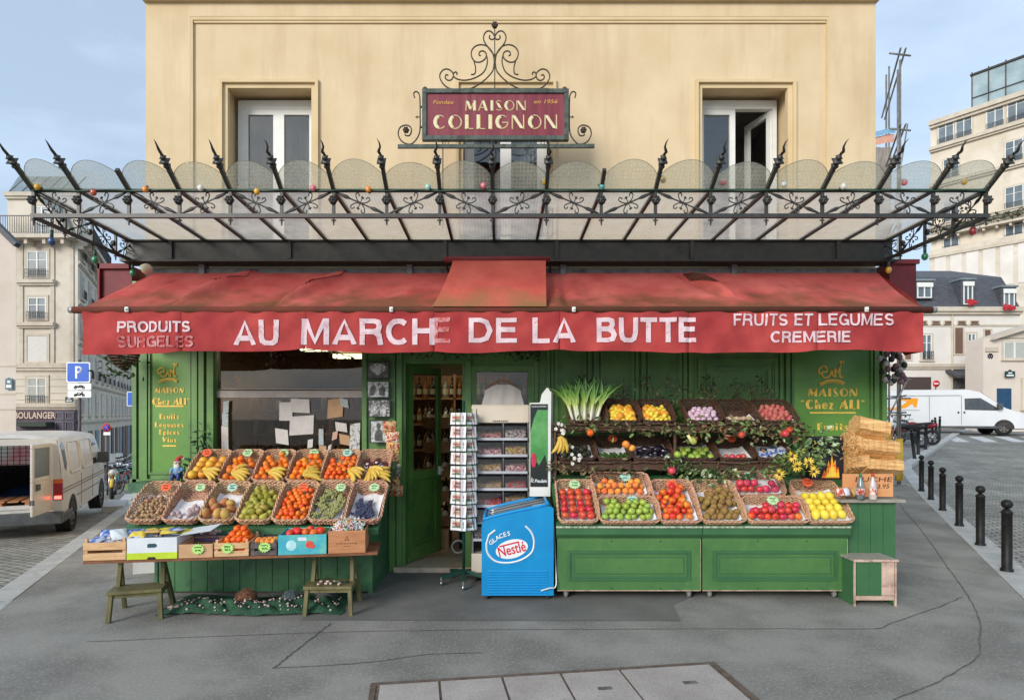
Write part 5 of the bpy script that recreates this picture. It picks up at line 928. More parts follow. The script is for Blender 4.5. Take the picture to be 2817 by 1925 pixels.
def bristly(x, y, r_, sc, m, label, cat):
    mb = MB(); rn = random.Random(int(abs(x)*100)); mb.sph((x, y, r_*sc[2]*.85), r_, sc, 14, 9)
    for k in range(260):
        th = math.acos(1-1.1*rn.random()); ph = rn.random()*6.28; d = Vector((math.sin(th)*math.cos(ph), math.sin(th)*math.sin(ph), math.cos(th))); p = Vector((x, y, r_*sc[2]*.85))+Vector((d.x*sc[0], d.y*sc[1], d.z*sc[2]))*r_*.96; mb.tube([p, p+(d+Vector((-.5,0,.2)))*.016], [.003, .0008], 3)
    return mb.build('decorative_lump', m, None, label, cat)
bristly(-2.33, -1.33, .085, (1.1, .9, .95), mat('brown_bristle', S(96,64,48), .9, col2=S(130,92,68), scale=30), 'rusty brown bristly ball on the green net', 'decoration')
bristly(-1.93, -1.30, .075, (1.0, .9, .9), mat('slate_bristle', S(70,84,88), .9, col2=S(98,112,114), scale=30), 'slate blue bristly ball on the green net', 'decoration')
bristly(-1.62, -1.22, .11, (1.05, .9, 1.05), mat('grey_bristle', S(58,58,62), .9, col2=S(82,82,84), scale=12), 'large dark grey lump beside the right step stool', 'decoration')
gx, gy, gz0 = PX(492, 6.42), -.40, 1.035
GN = thing('garden_gnome', 'garden gnome with red cap, white beard and blue clothes by the left sign panel', 'garden gnome', (gx, gy, gz0))
skin = mat('painted_skin', S(214,150,120), .5); gw = mat('painted_white', S(222,216,206), .6, bump=.6, bscale=120, bdist=.004); gb = mat('painted_blue', S(92,140,176), .5, col2=S(120,166,196), scale=20); gd = mat('painted_dark_blue', S(58,66,130), .5, scale=20); grd = mat('painted_red', S(184,50,44), .5); gbr = mat('painted_brown', S(86,62,44), .6)
g = Vector((gx, gy, gz0)); mb = MB(); mb.tube([g+Vector((.0,0,.07)), g+Vector((0,.0,.12)), g+Vector((0,.005,.165)), g+Vector((0,.005,.185))], [.045,.048,.036,.02], 12); mb.tube([g+Vector((-.03,0,.16)), g+Vector((-.062,-.02,.125)), g+Vector((-.05,-.05,.10))], [.017,.015,.011], 8); mb.tube([g+Vector((.03,0,.16)), g+Vector((.062,-.015,.125)), g+Vector((.045,-.045,.115))], [.017,.015,.011], 8); BD = mb.build('coat', gb, GN)
mb = MB()
for s in (-1, 1): mb.tube([g+Vector((s*.02,0,.08)), g+Vector((s*.032,-.05,.075)), g+Vector((s*.034,-.052,.02))], [.024,.021,.016], 8)
mb.build('trousers', gd, GN); mb = MB()
for s in (-1, 1): mb.sph(g+Vector((s*.035,-.065,.012)), .02, (.8,1.4,.6), 8, 6)
mb.build('boots', gbr, GN)
mb = MB(); mb.sph(g+Vector((0,-.002,.205)), .034, (1,1,1.1), 12, 8); mb.sph(g+Vector((0,-.04,.203)), .009, nu=6, nv=5); mb.sph(g+Vector((-.05,-.055,.098)), .012, nu=6, nv=5); mb.sph(g+Vector((.045,-.05,.113)), .012, nu=6, nv=5); mb.build('head', skin, GN)
mb = MB(); mb.sph(g+Vector((0,-.022,.172)), .034, (1.05,.6,1.1), 12, 8, 0, lambda d: 1+.12*math.sin(d.x*9)*math.cos(d.z*7)); mb.sph(g+Vector((-.014,-.034,.194)), .014, (1.3,.6,.6), 8, 5); mb.sph(g+Vector((.014,-.034,.194)), .014, (1.3,.6,.6), 8, 5); mb.build('beard', gw, GN)
mb = MB(); mb.tube([g+Vector((0,0,.215)), g+Vector((0,.003,.235)), g+Vector((.012,.006,.262)), g+Vector((.035,.006,.272)), g+Vector((.058,.002,.258))], [.037,.032,.02,.012,.008], 12); mb.build('cap', grd, GN); mb = MB(); mb.sph(g+Vector((.064,.001,.254)), .011, nu=8, nv=5); mb.tube(spiral(g+Vector((0,0,.217)), .036, .036, 0, 360, 16, Vector((1,0,0)), Vector((0,1,0))), .006, 5, closed=False); mb.build('cap_trim', gw, GN)
mb = MB(); mb.box(gx-.055, gx+.055, gy-.02, gy+.05, gz0+.04, gz0+.055)
for s in (-1, 1): mb.bar(g+Vector((s*.05,-.015,.05)), g+Vector((s*.055,-.02,0)), .009, .009); mb.bar(g+Vector((s*.05,.045,.16)), g+Vector((s*.055,.05,0)), .009, .009)
mb.build('little_bench', gbr, GN)
mb = MB(); mb.box(-3.95, -3.05, -.5, -.22, .93, 1.03); mb.build('gnome_shelf', greend, None, 'narrow dark green ledge under the left sign panel carrying the gnome', 'shelf')
# ---------------------------------------------------------------- freezer
fblue = mat('freezer_blue', S(8,124,182), .3, col2=S(16,138,194), scale=3, spec=.5, coat=.2); fblue2 = mat('freezer_rim', S(30,140,200), .35, var=.05); chrome = mat('steel', (.45,.45,.45), .3, metal=.9, var=.1); rubber = mat('rubber', (.03,.03,.03), .8); logow = mat('logo_white', S(222,226,228), .4, var=.02); logor = mat('logo_red', S(206,34,52), .4, var=.02)
FD = 5.61; fy = FD-D0; fx0, fx1 = PX(1325, FD), PX(1523, FD); zb, zl, zr = .05, .725, .885
FZ = thing('ice_cream_freezer', 'bright blue ice cream freezer with sloping glass lid and round white emblem', 'freezer', ((fx0+fx1)/2, fy, 0))
prof = [(fx0, zb), (fx1, zb), (fx1, zr-.01)]+[(fx1-.05, zr+.01)]+[(fx0+(fx1-.05-fx0)*(1-t), zl+.02+(zr-zl-.01)*(1-t)**.8) for t in (.15, .3, .45, .6, .72, .82, .9, .96)]+[(fx0, zl-.02)]
mb = MB(); mb.prism([(x, fy, z) for x, z in prof], (0, .62, 0)); mb.build('body', fblue, FZ, bevel=.008)
mb = MB(); rimp = [(x, z+.012) for x, z in prof[3:-1]]
for y in (fy+.02, fy+.60): mb.tube([(x, y, z) for x, z in rimp], .016, 6)
mb.tube([(rimp[0][0], fy+.02, rimp[0][1]), (rimp[0][0], fy+.6, rimp[0][1])], .016, 6); mb.tube([(rimp[-1][0], fy+.02, rimp[-1][1]), (rimp[-1][0], fy+.6, rimp[-1][1])], .016, 6); mb.build('lid_frame', fblue2, FZ)
mb = MB(); k = len(rimp); lp = [(x, fy+.04, z-.002) for x, z in rimp[:-1]]; lq = [(x, fy+.58, z-.002) for x, z in rimp[:-1]]; mb.add(lp+lq, [(i, i+1, k-1+i+1, k-1+i) for i in range(k-2)], 0); mb.build('glass_lid', mat('lid_glass', S(90,104,108), .06, spec=.9, var=.25, scale=6), FZ)
for j in range(2): 
    mb = MB(); mb.tube([(x, fy+.23+.16*j, z+.004) for x, z in rimp[:-1]], .006, 5); mb.build('lid_rail', chrome, FZ)
mb = MB(); gx0, gx1 = PX(1341, FD), PX(1506, FD)
for i in range(10):
    z = PZ(1571+i*7.2, FD); mb.prism([(gx0+.004*i*0, fy-.001, z+.009), (gx0, fy-.012, z), (gx0, fy-.001, z-.001)], (gx1-gx0, 0, 0))
mb.build('grille', fblue2, FZ)
mb = MB()
for x, y in ((fx0+.05, fy+.06), (fx1-.05, fy+.06), (fx0+.05, fy+.56), (fx1-.05, fy+.56)): mb.cyl((x-.012, y, .027), (x+.012, y, .027), .026, .026, 12)
mb.build('casters', rubber, FZ)
LC = Vector((PX(1402, FD), fy-.003, PZ(1497, FD))); rt = R(14); e1 = Vector((math.cos(rt), 0, math.sin(rt))); e2 = Vector((-math.sin(rt), 0, math.cos(rt)))
def LQ(a, b, y=0): return LC+e1*a+e2*b+Vector((0, -y, 0))
ring = catmull([(-.215,.06),(-.225,-.03),(-.17,-.12),(-.05,-.165),(.08,-.165),(.19,-.12),(.235,-.03),(.232,.06),(.19,.135)], 6); ring2 = [(p.x, p.y) for p in [Vector((q[0], q[1], 0)) for q in ring]]
mb = MB(); mb.tube([LQ(x*.98, y) for x, y in [(-.10,.165),(-.17,.135)]+ring2], .009, 4, flat=1); mb.build('emblem_ring', logow, FZ)
mb = MB(); mb.prism([LQ(.155*math.cos(2*PI*i/36)+.01, .088*math.sin(2*PI*i/36)-.045) for i in range(36)], (0, -.002, 0)); EL = mb.build('emblem_oval', logow, FZ)
mb = MB(); text(mb, 'Nestl\u00e9', LQ(.01, -.045, .005), .10, .262, 0, .012, right=e1, up=e2); mb.bar(LQ(-.1, .006, .0055), LQ(.09, .006, .0055), .002, .012); mb.build('lettering', logor, EL)
mb = MB()
for k, ch in enumerate('GLACES'):
    a = R(120-k*6.6); p = LQ(-.0+.33*math.cos(a), -.215+.32*math.sin(a), .003); t_ = a-PI/2; r1 = e1*math.cos(t_)+e2*math.sin(t_); u1 = -e1*math.sin(t_)+e2*math.cos(t_); text(mb, ch, p, .043, None, 0, .02, right=r1, up=u1)
mb.build('lettering', logow, FZ)
mb = MB(); mb.tube(catmull([(fx1-.12, fy-.01, .10), (fx1-.04, fy-.03, .13), (fx1+.02, fy+.0, .14), (fx1+.025, fy+.05, .3), (fx1+.02, fy+.2, .75)]), .006, 6); mb.build('power_cable', whitep, FZ)
# ---------------------------------------------------------------- upright advertising board behind it
BD_ = 6.1; AB = thing('advertising_board', 'tall white board with a green and black chocolate ice poster behind the freezer', 'advertising board', (PX(1487, BD_), BD_-D0, .9))
x0, x1 = PX(1457, BD_), PX(1512, BD_); y = BD_-D0; zt = PZ(1068, BD_)
mb = MB(); mb.prism([(x0, y, .92), (x1, y, .92), (x1+.01, y, zt-.04), (x1-.01, y, zt), (x1-.03, y, zt+.005), (x1-.08, y, zt-.06), (x1-.10, y, PZ(1107, BD_)), (x0, y, PZ(1108, BD_))], (0, .03, 0)); mb.prism([(x1, y, .92), (x1+.04, y+.14, .92), (x1+.045, y+.14, zt-.05), (x1+.01, y, zt-.03)], (.006, 0, 0)); mb.build('board', whitep, AB)
pzt, pzb = PZ(1111, BD_), PZ(1338, BD_); posterm = mat('poster_green', S(54,130,66), .35, col2=S(120,176,110), scale=3.2, ramp=(.35,.7)); mb = MB(); mb.box(x0+.006, x1-.02, y-.005, y, pzb, pzt); PO = mb.build('poster', posterm, AB)
blk = mat('poster_black', S(34,38,36), .35, spec=.5); mb = MB(); w = x1-.02-x0-.006; xa = x0+.006
mb.prism([(xa, y-.007, pzb), (xa+w, y-.007, pzb), (xa+w, y-.007, pzb+.2), (xa+w*.85, y-.007, pzb+.33), (xa+w*.5, y-.007, pzb+.22), (xa+w*.2, y-.007, pzb+.3), (xa, y-.007, pzb+.3)], (0, .002, 0)); mb.build('dark_shape', blk, PO); mb = MB(); mb.prism([(xa+w*.55, y-.007, pzt), (xa, y-.007, pzt), (xa, y-.007, pzt-.3), (xa+w*.18, y-.007, pzt-.16)], (0, .002, 0)); mb.box(xa, xa+w, y-.0072, y-.005, pzt-.06, pzt); mb.build('dark_shape', blk, PO)
mb = MB(); mb.sph((xa+w*.2, y-.006, pzb+.27), .05, (.6, .05, 1.6), 10, 8); mb.build('pink_shape', mat('poster_pink', S(190,50,80), .4), PO)
mb = MB(); text(mb, 'Poulain', (xa+w*.6, y-.009, pzb+.06), .035, w*.7, 0, .02, shear=.3); text(mb, 'lic', (xa+w*.12, y-.009, pzb+.07), .05, w*.2, 0, .01, shear=.3); text(mb, 'GLACES GOURMANDES', (xa+w/2, y-.009, pzt-.025), .016, w*.85); mb.build('lettering', logow, PO)
# ---------------------------------------------------------------- sweet dispenser
RD = 6.25; ry = RD-D0; rx0, rx1 = PX(1297, RD), PX(1456, RD); SWD = thing('sweet_dispenser', 'cream and clear pick and mix sweet dispenser with stacked drawers', 'sweet dispenser', ((rx0+rx1)/2, ry, 0))
creamp = mat('cream_panel', S(200,186,166), .4, col2=S(212,200,182), scale=2); grp = mat('grey_plastic', S(120,116,114), .35, scale=4); clr = glassmat('drawer_plastic', (.9,.9,.9), .12, .06)
mb = MB(); mb.box(rx0, rx1, ry, ry+.40, PZ(1163, RD), PZ(1113, RD)); mb.box(rx0, rx1, ry-.02, ry, PZ(1163, RD), PZ(1116, RD)); H = mb.build('header', creamp, SWD, bevel=.01)
mb = MB()
for i in range(8): mb.box((rx0+rx1)/2-.075+i*.02, (rx0+rx1)/2-.063+i*.02, ry-.022, ry-.019, PZ(1160, RD), PZ(1156, RD))
mb.build('small_print', blk, H)
mb = MB(); mb.box(rx0, rx0+.02, ry, ry+.4, .22, PZ(1164, RD)); mb.box(rx1-.02, rx1, ry, ry+.4, .22, PZ(1164, RD)); mb.box(rx0+.02, rx1-.02, ry+.38, ry+.4, .22, PZ(1164, RD)); mb.box((rx0+rx1)/2-.008+.03, (rx0+rx1)/2+.008+.03, ry, ry+.38, .3, PZ(1164, RD)); mb.build('cabinet', grp, SWD)
def sweetm(name, c1, c2, c3):
    if name in MATS: return MATS[name]
    m = bpy.data.materials.new(name); m.use_nodes = True; t = m.node_tree; b = t.nodes['Principled BSDF']; MATS[name] = m; tx = t.nodes.new('ShaderNodeTexCoord'); vo = t.nodes.new('ShaderNodeTexVoronoi'); vo.inputs['Scale'].default_value = 52; t.links.new(tx.outputs['Object'], vo.inputs['Vector'])
    rp = t.nodes.new('ShaderNodeValToRGB'); rp.color_ramp.interpolation = 'CONSTANT'; e = rp.color_ramp.elements; e[0].color = (*c1, 1); e[0].position = 0; e[1].color = (*c2, 1); e[1].position = .4; q = e.new(.68); q.color = (*c3, 1); t.links.new(vo.outputs['Color'], rp.inputs[0]); t.links.new(rp.outputs[0], b.inputs['Base Color'])
    bp = t.nodes.new('ShaderNodeBump'); bp.inputs['Distance'].default_value = .01; bp.invert = True; t.links.new(vo.outputs['Distance'], bp.inputs['Height']); t.links.new(bp.outputs[0], b.inputs['Normal']); b.inputs['Roughness'].default_value = .35; return m
scols = [sweetm('sweets_a', S(196,96,90), S(214,190,170), S(176,60,70)), sweetm('sweets_b', S(196,176,150), S(170,120,90), S(206,160,60)), sweetm('sweets_c', S(220,170,176), S(190,80,90), S(226,214,206)), sweetm('sweets_d', S(110,90,90), S(200,170,170), S(220,210,200)), sweetm('sweets_e', S(200,50,60), S(220,110,110), S(150,130,120)), sweetm('sweets_f', S(206,182,70), S(180,110,80), S(220,200,190))]
rowsz = [1205, 1250, 1296, 1342, 1388, 1434, 1480]
for i, py in enumerate(rowsz):
    z0 = PZ(py, RD); hh = .142
    mb = MB(); mb.box(rx0+.021, rx1-.021, ry-.035, ry+.37, z0-.016, z0-.004); mb.box(rx0+.021, rx1-.021, ry-.05, ry-.036, z0-.02, z0+.006); mb.build('shelf', mat('clear_grey_shelf', S(176,178,184), .25, spec=.6), SWD)
    for j in range(2):
        a, b_ = (rx0+.03, (rx0+rx1)/2+.015) if j == 0 else ((rx0+rx1)/2+.045, rx1-.03)
        mb = MB(); mb.box(a, b_, ry-.03, ry-.027, z0, z0+hh*.9); mb.add([(a, ry-.03, z0+hh*.9), (b_, ry-.03, z0+hh*.9), (b_, ry+.1, z0+hh*.98), (a, ry+.1, z0+hh*.98)], [(0,1,2,3)]); mb.box(a, a+.003, ry-.026, ry+.3, z0, z0+hh*.85); mb.box(b_-.003, b_, ry-.026, ry+.3, z0, z0+hh*.85); DR = mb.build('drawer', clr, SWD)
        q0 = .045+.03*random.random(); mb = MB(); sd = random.random()*9
        mb.grid(lambda u, v: (a+.006+(b_-a-.012)*u, ry-.022+(.28)*max(0, v-.3)/.7, z0+.002+(q0*min(1, v/.3) if v < .3 else q0+.03*(v-.3)+.012*noise.noise(Vector((u*9+sd, v*8, 0))))), 24, 16, 0, False); mb.build('sweets', scols[(i*2+j*3+i//2) % 6], DR)
mb = MB(); mb.box(rx0, rx1, ry-.02, ry+.4, .10, .30); mb.build('plinth', creamp, SWD, bevel=.006)
mb = MB()
for x in (rx0+.05, rx1-.05): mb.cyl((x-.012, ry+.04, .045), (x+.012, ry+.04, .045), .045, .045, 12); mb.cyl((x-.012, ry+.34, .045), (x+.012, ry+.34, .045), .045, .045, 12); mb.bar((x, ry+.04, .05), (x, ry+.04, .11), .03, .03); mb.bar((x, ry+.34, .05), (x, ry+.34, .11), .03, .03)
mb.build('casters', rubber, SWD)
# ---------------------------------------------------------------- revolving postcard rack
cx_, cd = PX(1276, 6.18), 6.18; cy_ = cd-D0; PR_ = thing('postcard_rack', 'revolving dark green postcard rack on a five footed caster base', 'postcard rack', (cx_, cy_, 0)); gst = mat('green_steel', S(24,66,54), .4, spec=.5)
mb = MB(); mb.cyl((cx_, cy_, .10), (cx_, cy_, 1.90), .016, .014, 10); mb.build('pole', gst, PR_)
for k in range(5):
    a = R(200+72*k); e = Vector((cx_+.24*math.cos(a), cy_+.24*math.sin(a), .09)); mb = MB(); mb.bar((cx_, cy_, .13), e, .03, .035); o = mb.build('foot', gst, PR_); mb = MB(); mb.cyl(e+Vector((-.012, 0, -.06)), e+Vector((.012, 0, -.06)), .028, .028, 12); mb.bar(e, e+Vector((0, 0, -.05)), .02, .02); mb.build('caster', chrome, o)
ztop = PZ(1135, 6.1); pit = 36.2/F*6.1; faces = []
for k, (aa, wx) in enumerate(((R(-115), .19), (R(-63), .185), (R(-15), .16), (R(200), .16), (R(90), .16))): faces.append((aa, wx))
mb = MB()
for aa, wx in faces:
    n = Vector((math.cos(aa), math.sin(aa), 0)); r_ = Vector((-n.y, n.x, 0)); c0 = Vector((cx_, cy_, 0))+n*.115
    for s in (-1, 1): mb.tube([c0+r_*s*wx*.5+Vector((0,0,.62)), c0+r_*s*wx*.5+Vector((0,0,ztop+.04))], .003, 4)
    for i in range(9):
        z = ztop-pit*(i+1)+.012; mb.tube([c0-r_*wx*.5+Vector((0,0,z)), c0+n*.022-r_*wx*.5+Vector((0,0,z)), c0+n*.022+r_*wx*.5+Vector((0,0,z)), c0+r_*wx*.5+Vector((0,0,z))], .0025, 4); mb.tube([c0+Vector((0,0,z)), (cx_, cy_, z)], .002, 4)
mb.build('wire_pockets', gst, PR_)
pcw = mat('card_white', S(222,220,222), .4, spec=.4); pics = [mat('picture_'+n_, S(*a), .4, col2=S(*b), scale=s_) for n_, a, b, s_ in (('red', (150,50,60), (190,96,96), 40), ('green', (50,90,56), (96,130,84), 50), ('sand', (196,176,136), (180,170,160), 30), ('pink', (206,140,140), (220,190,180), 60), ('dark', (60,56,54), (120,100,90), 50))]
side_n = ['front left', 'front right', 'right']
for fi, (aa, wx) in enumerate(faces[:3]):
    n = Vector((math.cos(aa), math.sin(aa), 0)); r_ = Vector((-n.y, n.x, 0)); c0 = Vector((cx_, cy_, 0))+n*.13
    for i in range(9):
        z = ztop-pit*(i+1)+.016; tl_ = (n*-.018+Vector((0, 0, .118))).normalized(); hgt = .118+random.uniform(-.004, .004); ww = wx*.93; c1 = c0+r_*random.uniform(-.004, .004)+Vector((0,0,z)); up = (tl_+r_*random.uniform(-.03, .03)).normalized(); mb = MB()
        f = lambda a, b, o=0: c1+r_*(a*ww)+up*(b*hgt)+n*o
        mb.prism([f(-.5,0), f(.5,0), f(.5,1), f(-.5,1)], n*-.006)
        if i % 2 == 1 or i == 7: cols = ((.12,.88,.15,.86,3,0), (.2,.8,.25,.5,2,0), (.3,.7,.55,.75,4,1))
        else: cols = ((.12,.88,.22,.80,2,0), (.12,.88,.52,.66,0,1), (.12,.88,.22,.34,1,2), (.35,.6,.34,.48,4,1), (.2,.3,.36,.5,3,1))
        for a, b, c, d, m_, o_ in cols: mb.add([f(a-.5, c, .0008+.0006*o_), f(b-.5, c, .0008+.0006*o_), f(b-.5, d, .0008+.0006*o_), f(a-.5, d, .0008+.0006*o_)], [(0,1,2,3)], 1+m_)
        mb.build('postcard', [pcw]+pics, None, 'postcard of a %s, %s column of the rack, %s' % ('red sketch' if (i % 2 == 1 or i == 7) else 'shop front', side_n[fi], 'row %d' % (i+1) if 0 < i < 8 else ('top row' if i == 0 else 'bottom row')), 'postcard', 'postcards in the revolving rack')
# ---------------------------------------------------------------- things stuck on or hung beside the windows
shirt = mat('pale_shirt', S(226,220,212), .9, col2=S(236,230,224), scale=6, stretch=(3,1,.5)); sx, sy, sz = (TX0+TX1)/2+.01, -.08, TZ1-.07
TS = thing('hanging_shirt', 'pale grey T-shirt hanging in the small side window', 'T-shirt', (sx, sy, 1.3))
def sh(u, v):
    a = 2*u-1; hw = .205+.04*sm(v*2.5); return (sx+hw*a, sy-.018*math.sin(u*PI)*(1+.4*math.sin(u*17+v*3))-.002, sz-.055-.095*abs(a)**1.5-.025*math.exp(-(a/.28)**2)*(1-v)-.5*v)
mb = MB(); mb.grid(sh, 40, 20, 0, True, thick=.004); mb.build('shirt', shirt, TS)
mb = MB(); mb.tube(catmull([(sx-.17, sy, sz-.10), (sx-.07, sy, sz-.05), (sx, sy, sz-.03), (sx+.07, sy, sz-.05), (sx+.17, sy, sz-.10)]), .009, 6); mb.tube(catmull([(sx, sy, sz-.03), (sx, sy, sz), (sx+.018, sy, sz+.015), (sx+.01, sy, sz+.035), (sx-.01, sy, sz+.03)]), .003, 5); mb.build('hanger', wood2, TS)
mb = MB(); bx_ = TX0+.03; mb.lathe([(.0,0),(.022,0),(.022,.1),(.012,.13),(.012,.15),(0,.155)], (bx_, 0, 1.38), 12); mb.build('white_bottle', whitep, None, 'small white bottle at the left edge of the side window', 'bottle')
mb = MB(); mb.box(TX0-.0, TX1, -.045, .06, 1.36, 1.375); mb.build('window_shelf', green, BLD)

def zq(x, y): return 550+x*.2582, 950+y*.2582
wm = {'w': mat('sheet_white', S(206,198,190), .8), 'k': mat('sheet_kraft', S(186,148,112), .85, scale=9), 'p': mat('sheet_pink', S(200,160,140), .85), 'g': mat('sheet_grey', S(150,158,156), .7, col2=S(190,194,190), scale=40), 'f': mat('sheet_flowers', S(200,198,194), .8, col2=S(120,110,96), scale=22, ramp=(.5,.6))}
sheets = [(845,985,605,800,'w','blank white sheet partly behind another, high on the shop window'),(965,1165,570,715,'w','blank white sheet right below the window transom'),(960,1215,750,950,'w','largest blank white sheet in the middle of the shop window'),(800,935,890,1050,'w','white sheet with a torn dark corner, low on the shop window'),(1366,1530,568,768,'k','tan cardboard sheet in the upper right of the shop window'),(1490,1575,567,657,'g','small grey printed notice in the upper right window corner'),(1150,1205,1000,1090,'w','small pale note below the largest sheet'),(1265,1315,888,1060,'g','narrow printed strip on the right of the shop window'),(1268,1345,1066,1140,'k','small tan note below the narrow printed strip'),(1368,1402,1060,1115,'w','tiny white note low on the right of the window'),(1482,1590,950,1058,'k','tan note in the middle of the white drawing'),(1415,1470,915,1003,'p','small pinkish note left of the white drawing'),(1440,1560,822,915,'w','white card above the tan note on the right'),(250,308,592,720,'g','top sheet of the receipt column by the orange window post'),(236,300,722,860,'g','middle sheet of the receipt column by the orange window post'),(228,300,862,1150,'w','bottom sheet of the receipt column by the orange window post'),(1600,1708,830,1150,'f','white paper with a brown plant drawing at the right window edge')]
for k, (a, b_, c_, d_, m_, lb) in enumerate(sheets):
    (xa, ya), (xb, yb) = zq(a, c_), zq(b_, d_); dd = 6.72-.002*k; tw = math.sin(k*2.7)*.012; p = [Vector((PX(xa, dd), dd-D0, PZ(ya, dd)+tw)), Vector((PX(xb, dd), dd-D0, PZ(ya, dd)-tw)), Vector((PX(xb, dd)+tw, dd-D0, PZ(yb, dd)-tw)), Vector((PX(xa, dd)+tw, dd-D0, PZ(yb, dd)+tw))]
    mb = MB(); mb.prism(p[::-1], (0, .0012, 0)); mb.build('paper_sheet', wm[m_], None, lb, 'paper sheet', 'papers stuck to the shop window')
phb = mat('photo_dark', S(44,44,44), .35, col2=S(96,96,96), scale=22, spec=.5); phl = mat('photo_light', S(206,208,204), .4, col2=S(140,140,138), scale=26, ramp=(.45,.6)); phm = mat('photo_mid', S(92,94,90), .4, col2=S(210,210,206), scale=30, ramp=(.5,.62)); frb = mat('black_frame', (.012,.012,.012), .4)
for k, (a, b_, c_, d_, tl) in enumerate(((1785,2012,178,348,0),(1785,2012,385,552,.01),(1795,2024,580,756,.03),(1818,1985,800,1030,.05))):
    (xa, ya), (xb, yb) = zq(a, c_), zq(b_, d_); dd = 6.60; x0, x1, z0, z1 = PX(xa, dd), PX(xb, dd), PZ(yb, dd), PZ(ya, dd); y = dd-D0; t = thing('photo_print', ('topmost black and white print in the column beside the shop window', 'second black and white print from the top beside the shop window', 'third print from the top, dark with pale shapes, beside the shop window', 'lowest print, tall and pale grey, beside the strip of sweets')[k], 'photo print', ((x0+x1)/2, y, z0), group='photo prints on the post')
    mb = MB(); mb.frame(x0-.008, x1+.008, z0-.008, z1+.008, .011, y-.012, y, 0); mb.build('frame', frb, t); mb = MB(); mb.box(x0+.003, x1-.003, y-.006, y-.001, z0+.003, z1-.003); im = mb.build('print', (phb, phl, phm, phl)[k], t)
    w, h = x1-x0, z1-z0; mb = MB(); q = lambda u, v: (x0+w*u, y-.0075, z0+h*v)
    if k == 0: mb.prism([q(.5+.34*math.cos(a_)*(1.1), .62+.3*math.sin(a_)) for a_ in [2*PI*i/20 for i in range(20)]], (0, .001, 0), 0); mb.prism([(p_[0], p_[1]-.001, p_[2]) for p_ in [q(.5+.16*math.cos(a_), .48+.3*math.sin(a_)) for a_ in [2*PI*i/16 for i in range(16)]]], (0, .001, 0), 1)
    elif k == 3: mb.prism([q(*c) for c in ((.3,.05),(.8,.05),(.75,.5),(.6,.62),(.4,.55),(.25,.35))], (0, .001, 0), 2); mb.prism([q(.52+.14*math.cos(a_), .75+.16*math.sin(a_)) for a_ in [2*PI*i/14 for i in range(14)]], (0, .001, 0), 2)
    else: mb.prism([q(*c) for c in ((.1,.1),(.3,.12),(.42,.6),(.3,.8),(.12,.6))], (0, .001, 0), 2-k+0 if k == 2 else 2); mb.prism([q(*c) for c in ((.55,.15),(.8,.1),(.85,.55),(.7,.75),(.55,.5))], (0, .001, 0), 0 if k == 2 else 2)
    mb.build('pale_shapes', [phl, mat('photo_white', S(200,200,196), .4), phb], im)
p0 = Vector((PX(1072, 6.42), -.38, PZ(1157, 6.42))); swst = [sweetm('sweets_g', S(200,120,70), S(196,170,120), S(150,60,50)), sweetm('sweets_h', S(214,196,180), S(190,80,70), S(206,150,60)), sweetm('sweets_i', S(190,150,110), S(160,60,60), S(214,180,90))]
SS = thing('sweet_packet_strip', 'hanging strip of clear packets full of colourful sweets beside the door', 'sweet strip', p0)
for k in range(7):
    mb = MB(); cc = p0+Vector((.02*math.sin(k*1.1)+.011*k, -.01, -.065-.115*k)); tl_ = .08*math.sin(k*2.1)
    for s in (1, -1): mb.grid(lambda u, v: cc+Vector(((u-.5)*.145+(v-.5)*.12*tl_, s*.022*(math.sin(u*PI)*math.sin(v*PI))**.5*(1+.2*math.sin(u*13+k)), (v-.5)*.12)), 10, 8)
    mb.build('packet', swst[k % 3], SS)
mb = MB(); a = P(1075, 1275, 6.35); b_ = P(1102, 1308, 6.35); mb.box(a.x, b_.x, a.y, a.y+.004, b_.z, a.z); mb.build('printed_card', mat('leafy_card', S(90,96,60), .6, col2=S(196,190,176), scale=22, ramp=(.5,.6)), None, 'printed card with leaves hanging below the strip of sweets', 'card')
# creepers above the window and over the door
leafd = mat('dark_leaf', S(46,62,36), .55, col2=S(82,102,58), scale=20, spec=.3); leafm = mat('mid_leaf', S(74,100,50), .5, col2=S(122,142,76), scale=14); leafb = mat('brown_leaf', S(92,82,54), .7, col2=S(132,116,80), scale=14); leafv = mat('variegated_leaf', S(70,100,56), .5, col2=S(190,200,160), scale=28, ramp=(.48,.58)); twig = mat('twig_bark', S(66,46,36), .85, col2=S(104,76,58), scale=30)
def leaf(mb, p, L_, rn, m=0, dirv=None, wd=.45):
    d = dirv or Vector((rn.uniform(-1, 1), rn.uniform(-1, .2), rn.uniform(-.8, .8))); d = d.normalized(); n = Vector((rn.uniform(-1, 1), rn.uniform(-1, 0), rn.uniform(-1, 1))); s = d.cross(n).normalized()*L_*wd*.5; k = d.cross(s).normalized()*L_*.08
    mb.add([p, p+d*L_*.35+s, p+d*L_*.75+s*.75, p+d*L_, p+d*L_*.75-s*.75, p+d*L_*.35-s, p+d*L_*.5-k], [(0,1,6),(1,2,6),(2,3,6),(3,4,6),(4,5,6),(5,0,6)], m)
def garland(name, pts, n, spread, L_, mats, label, cat, seed, stem_r=.006, droop=0):
    rn = random.Random(seed); mb = MB(); path = catmull(pts, 8); mb.tube([p+Vector((0, 0, rn.uniform(-.01, .01))) for p in path], stem_r, 5, len(mats)-1)
    for i in range(n):
        p = path[int(rn.random()*(len(path)-1))]+Vector((rn.gauss(0, spread), rn.gauss(0, spread*.5), rn.gauss(0, spread)-droop*rn.random())); leaf(mb, p, L_*rn.uniform(.6, 1.3), rn, rn.choice(range(len(mats)-1)))
    return mb.build(name, mats, None, label, cat, nrm=False)
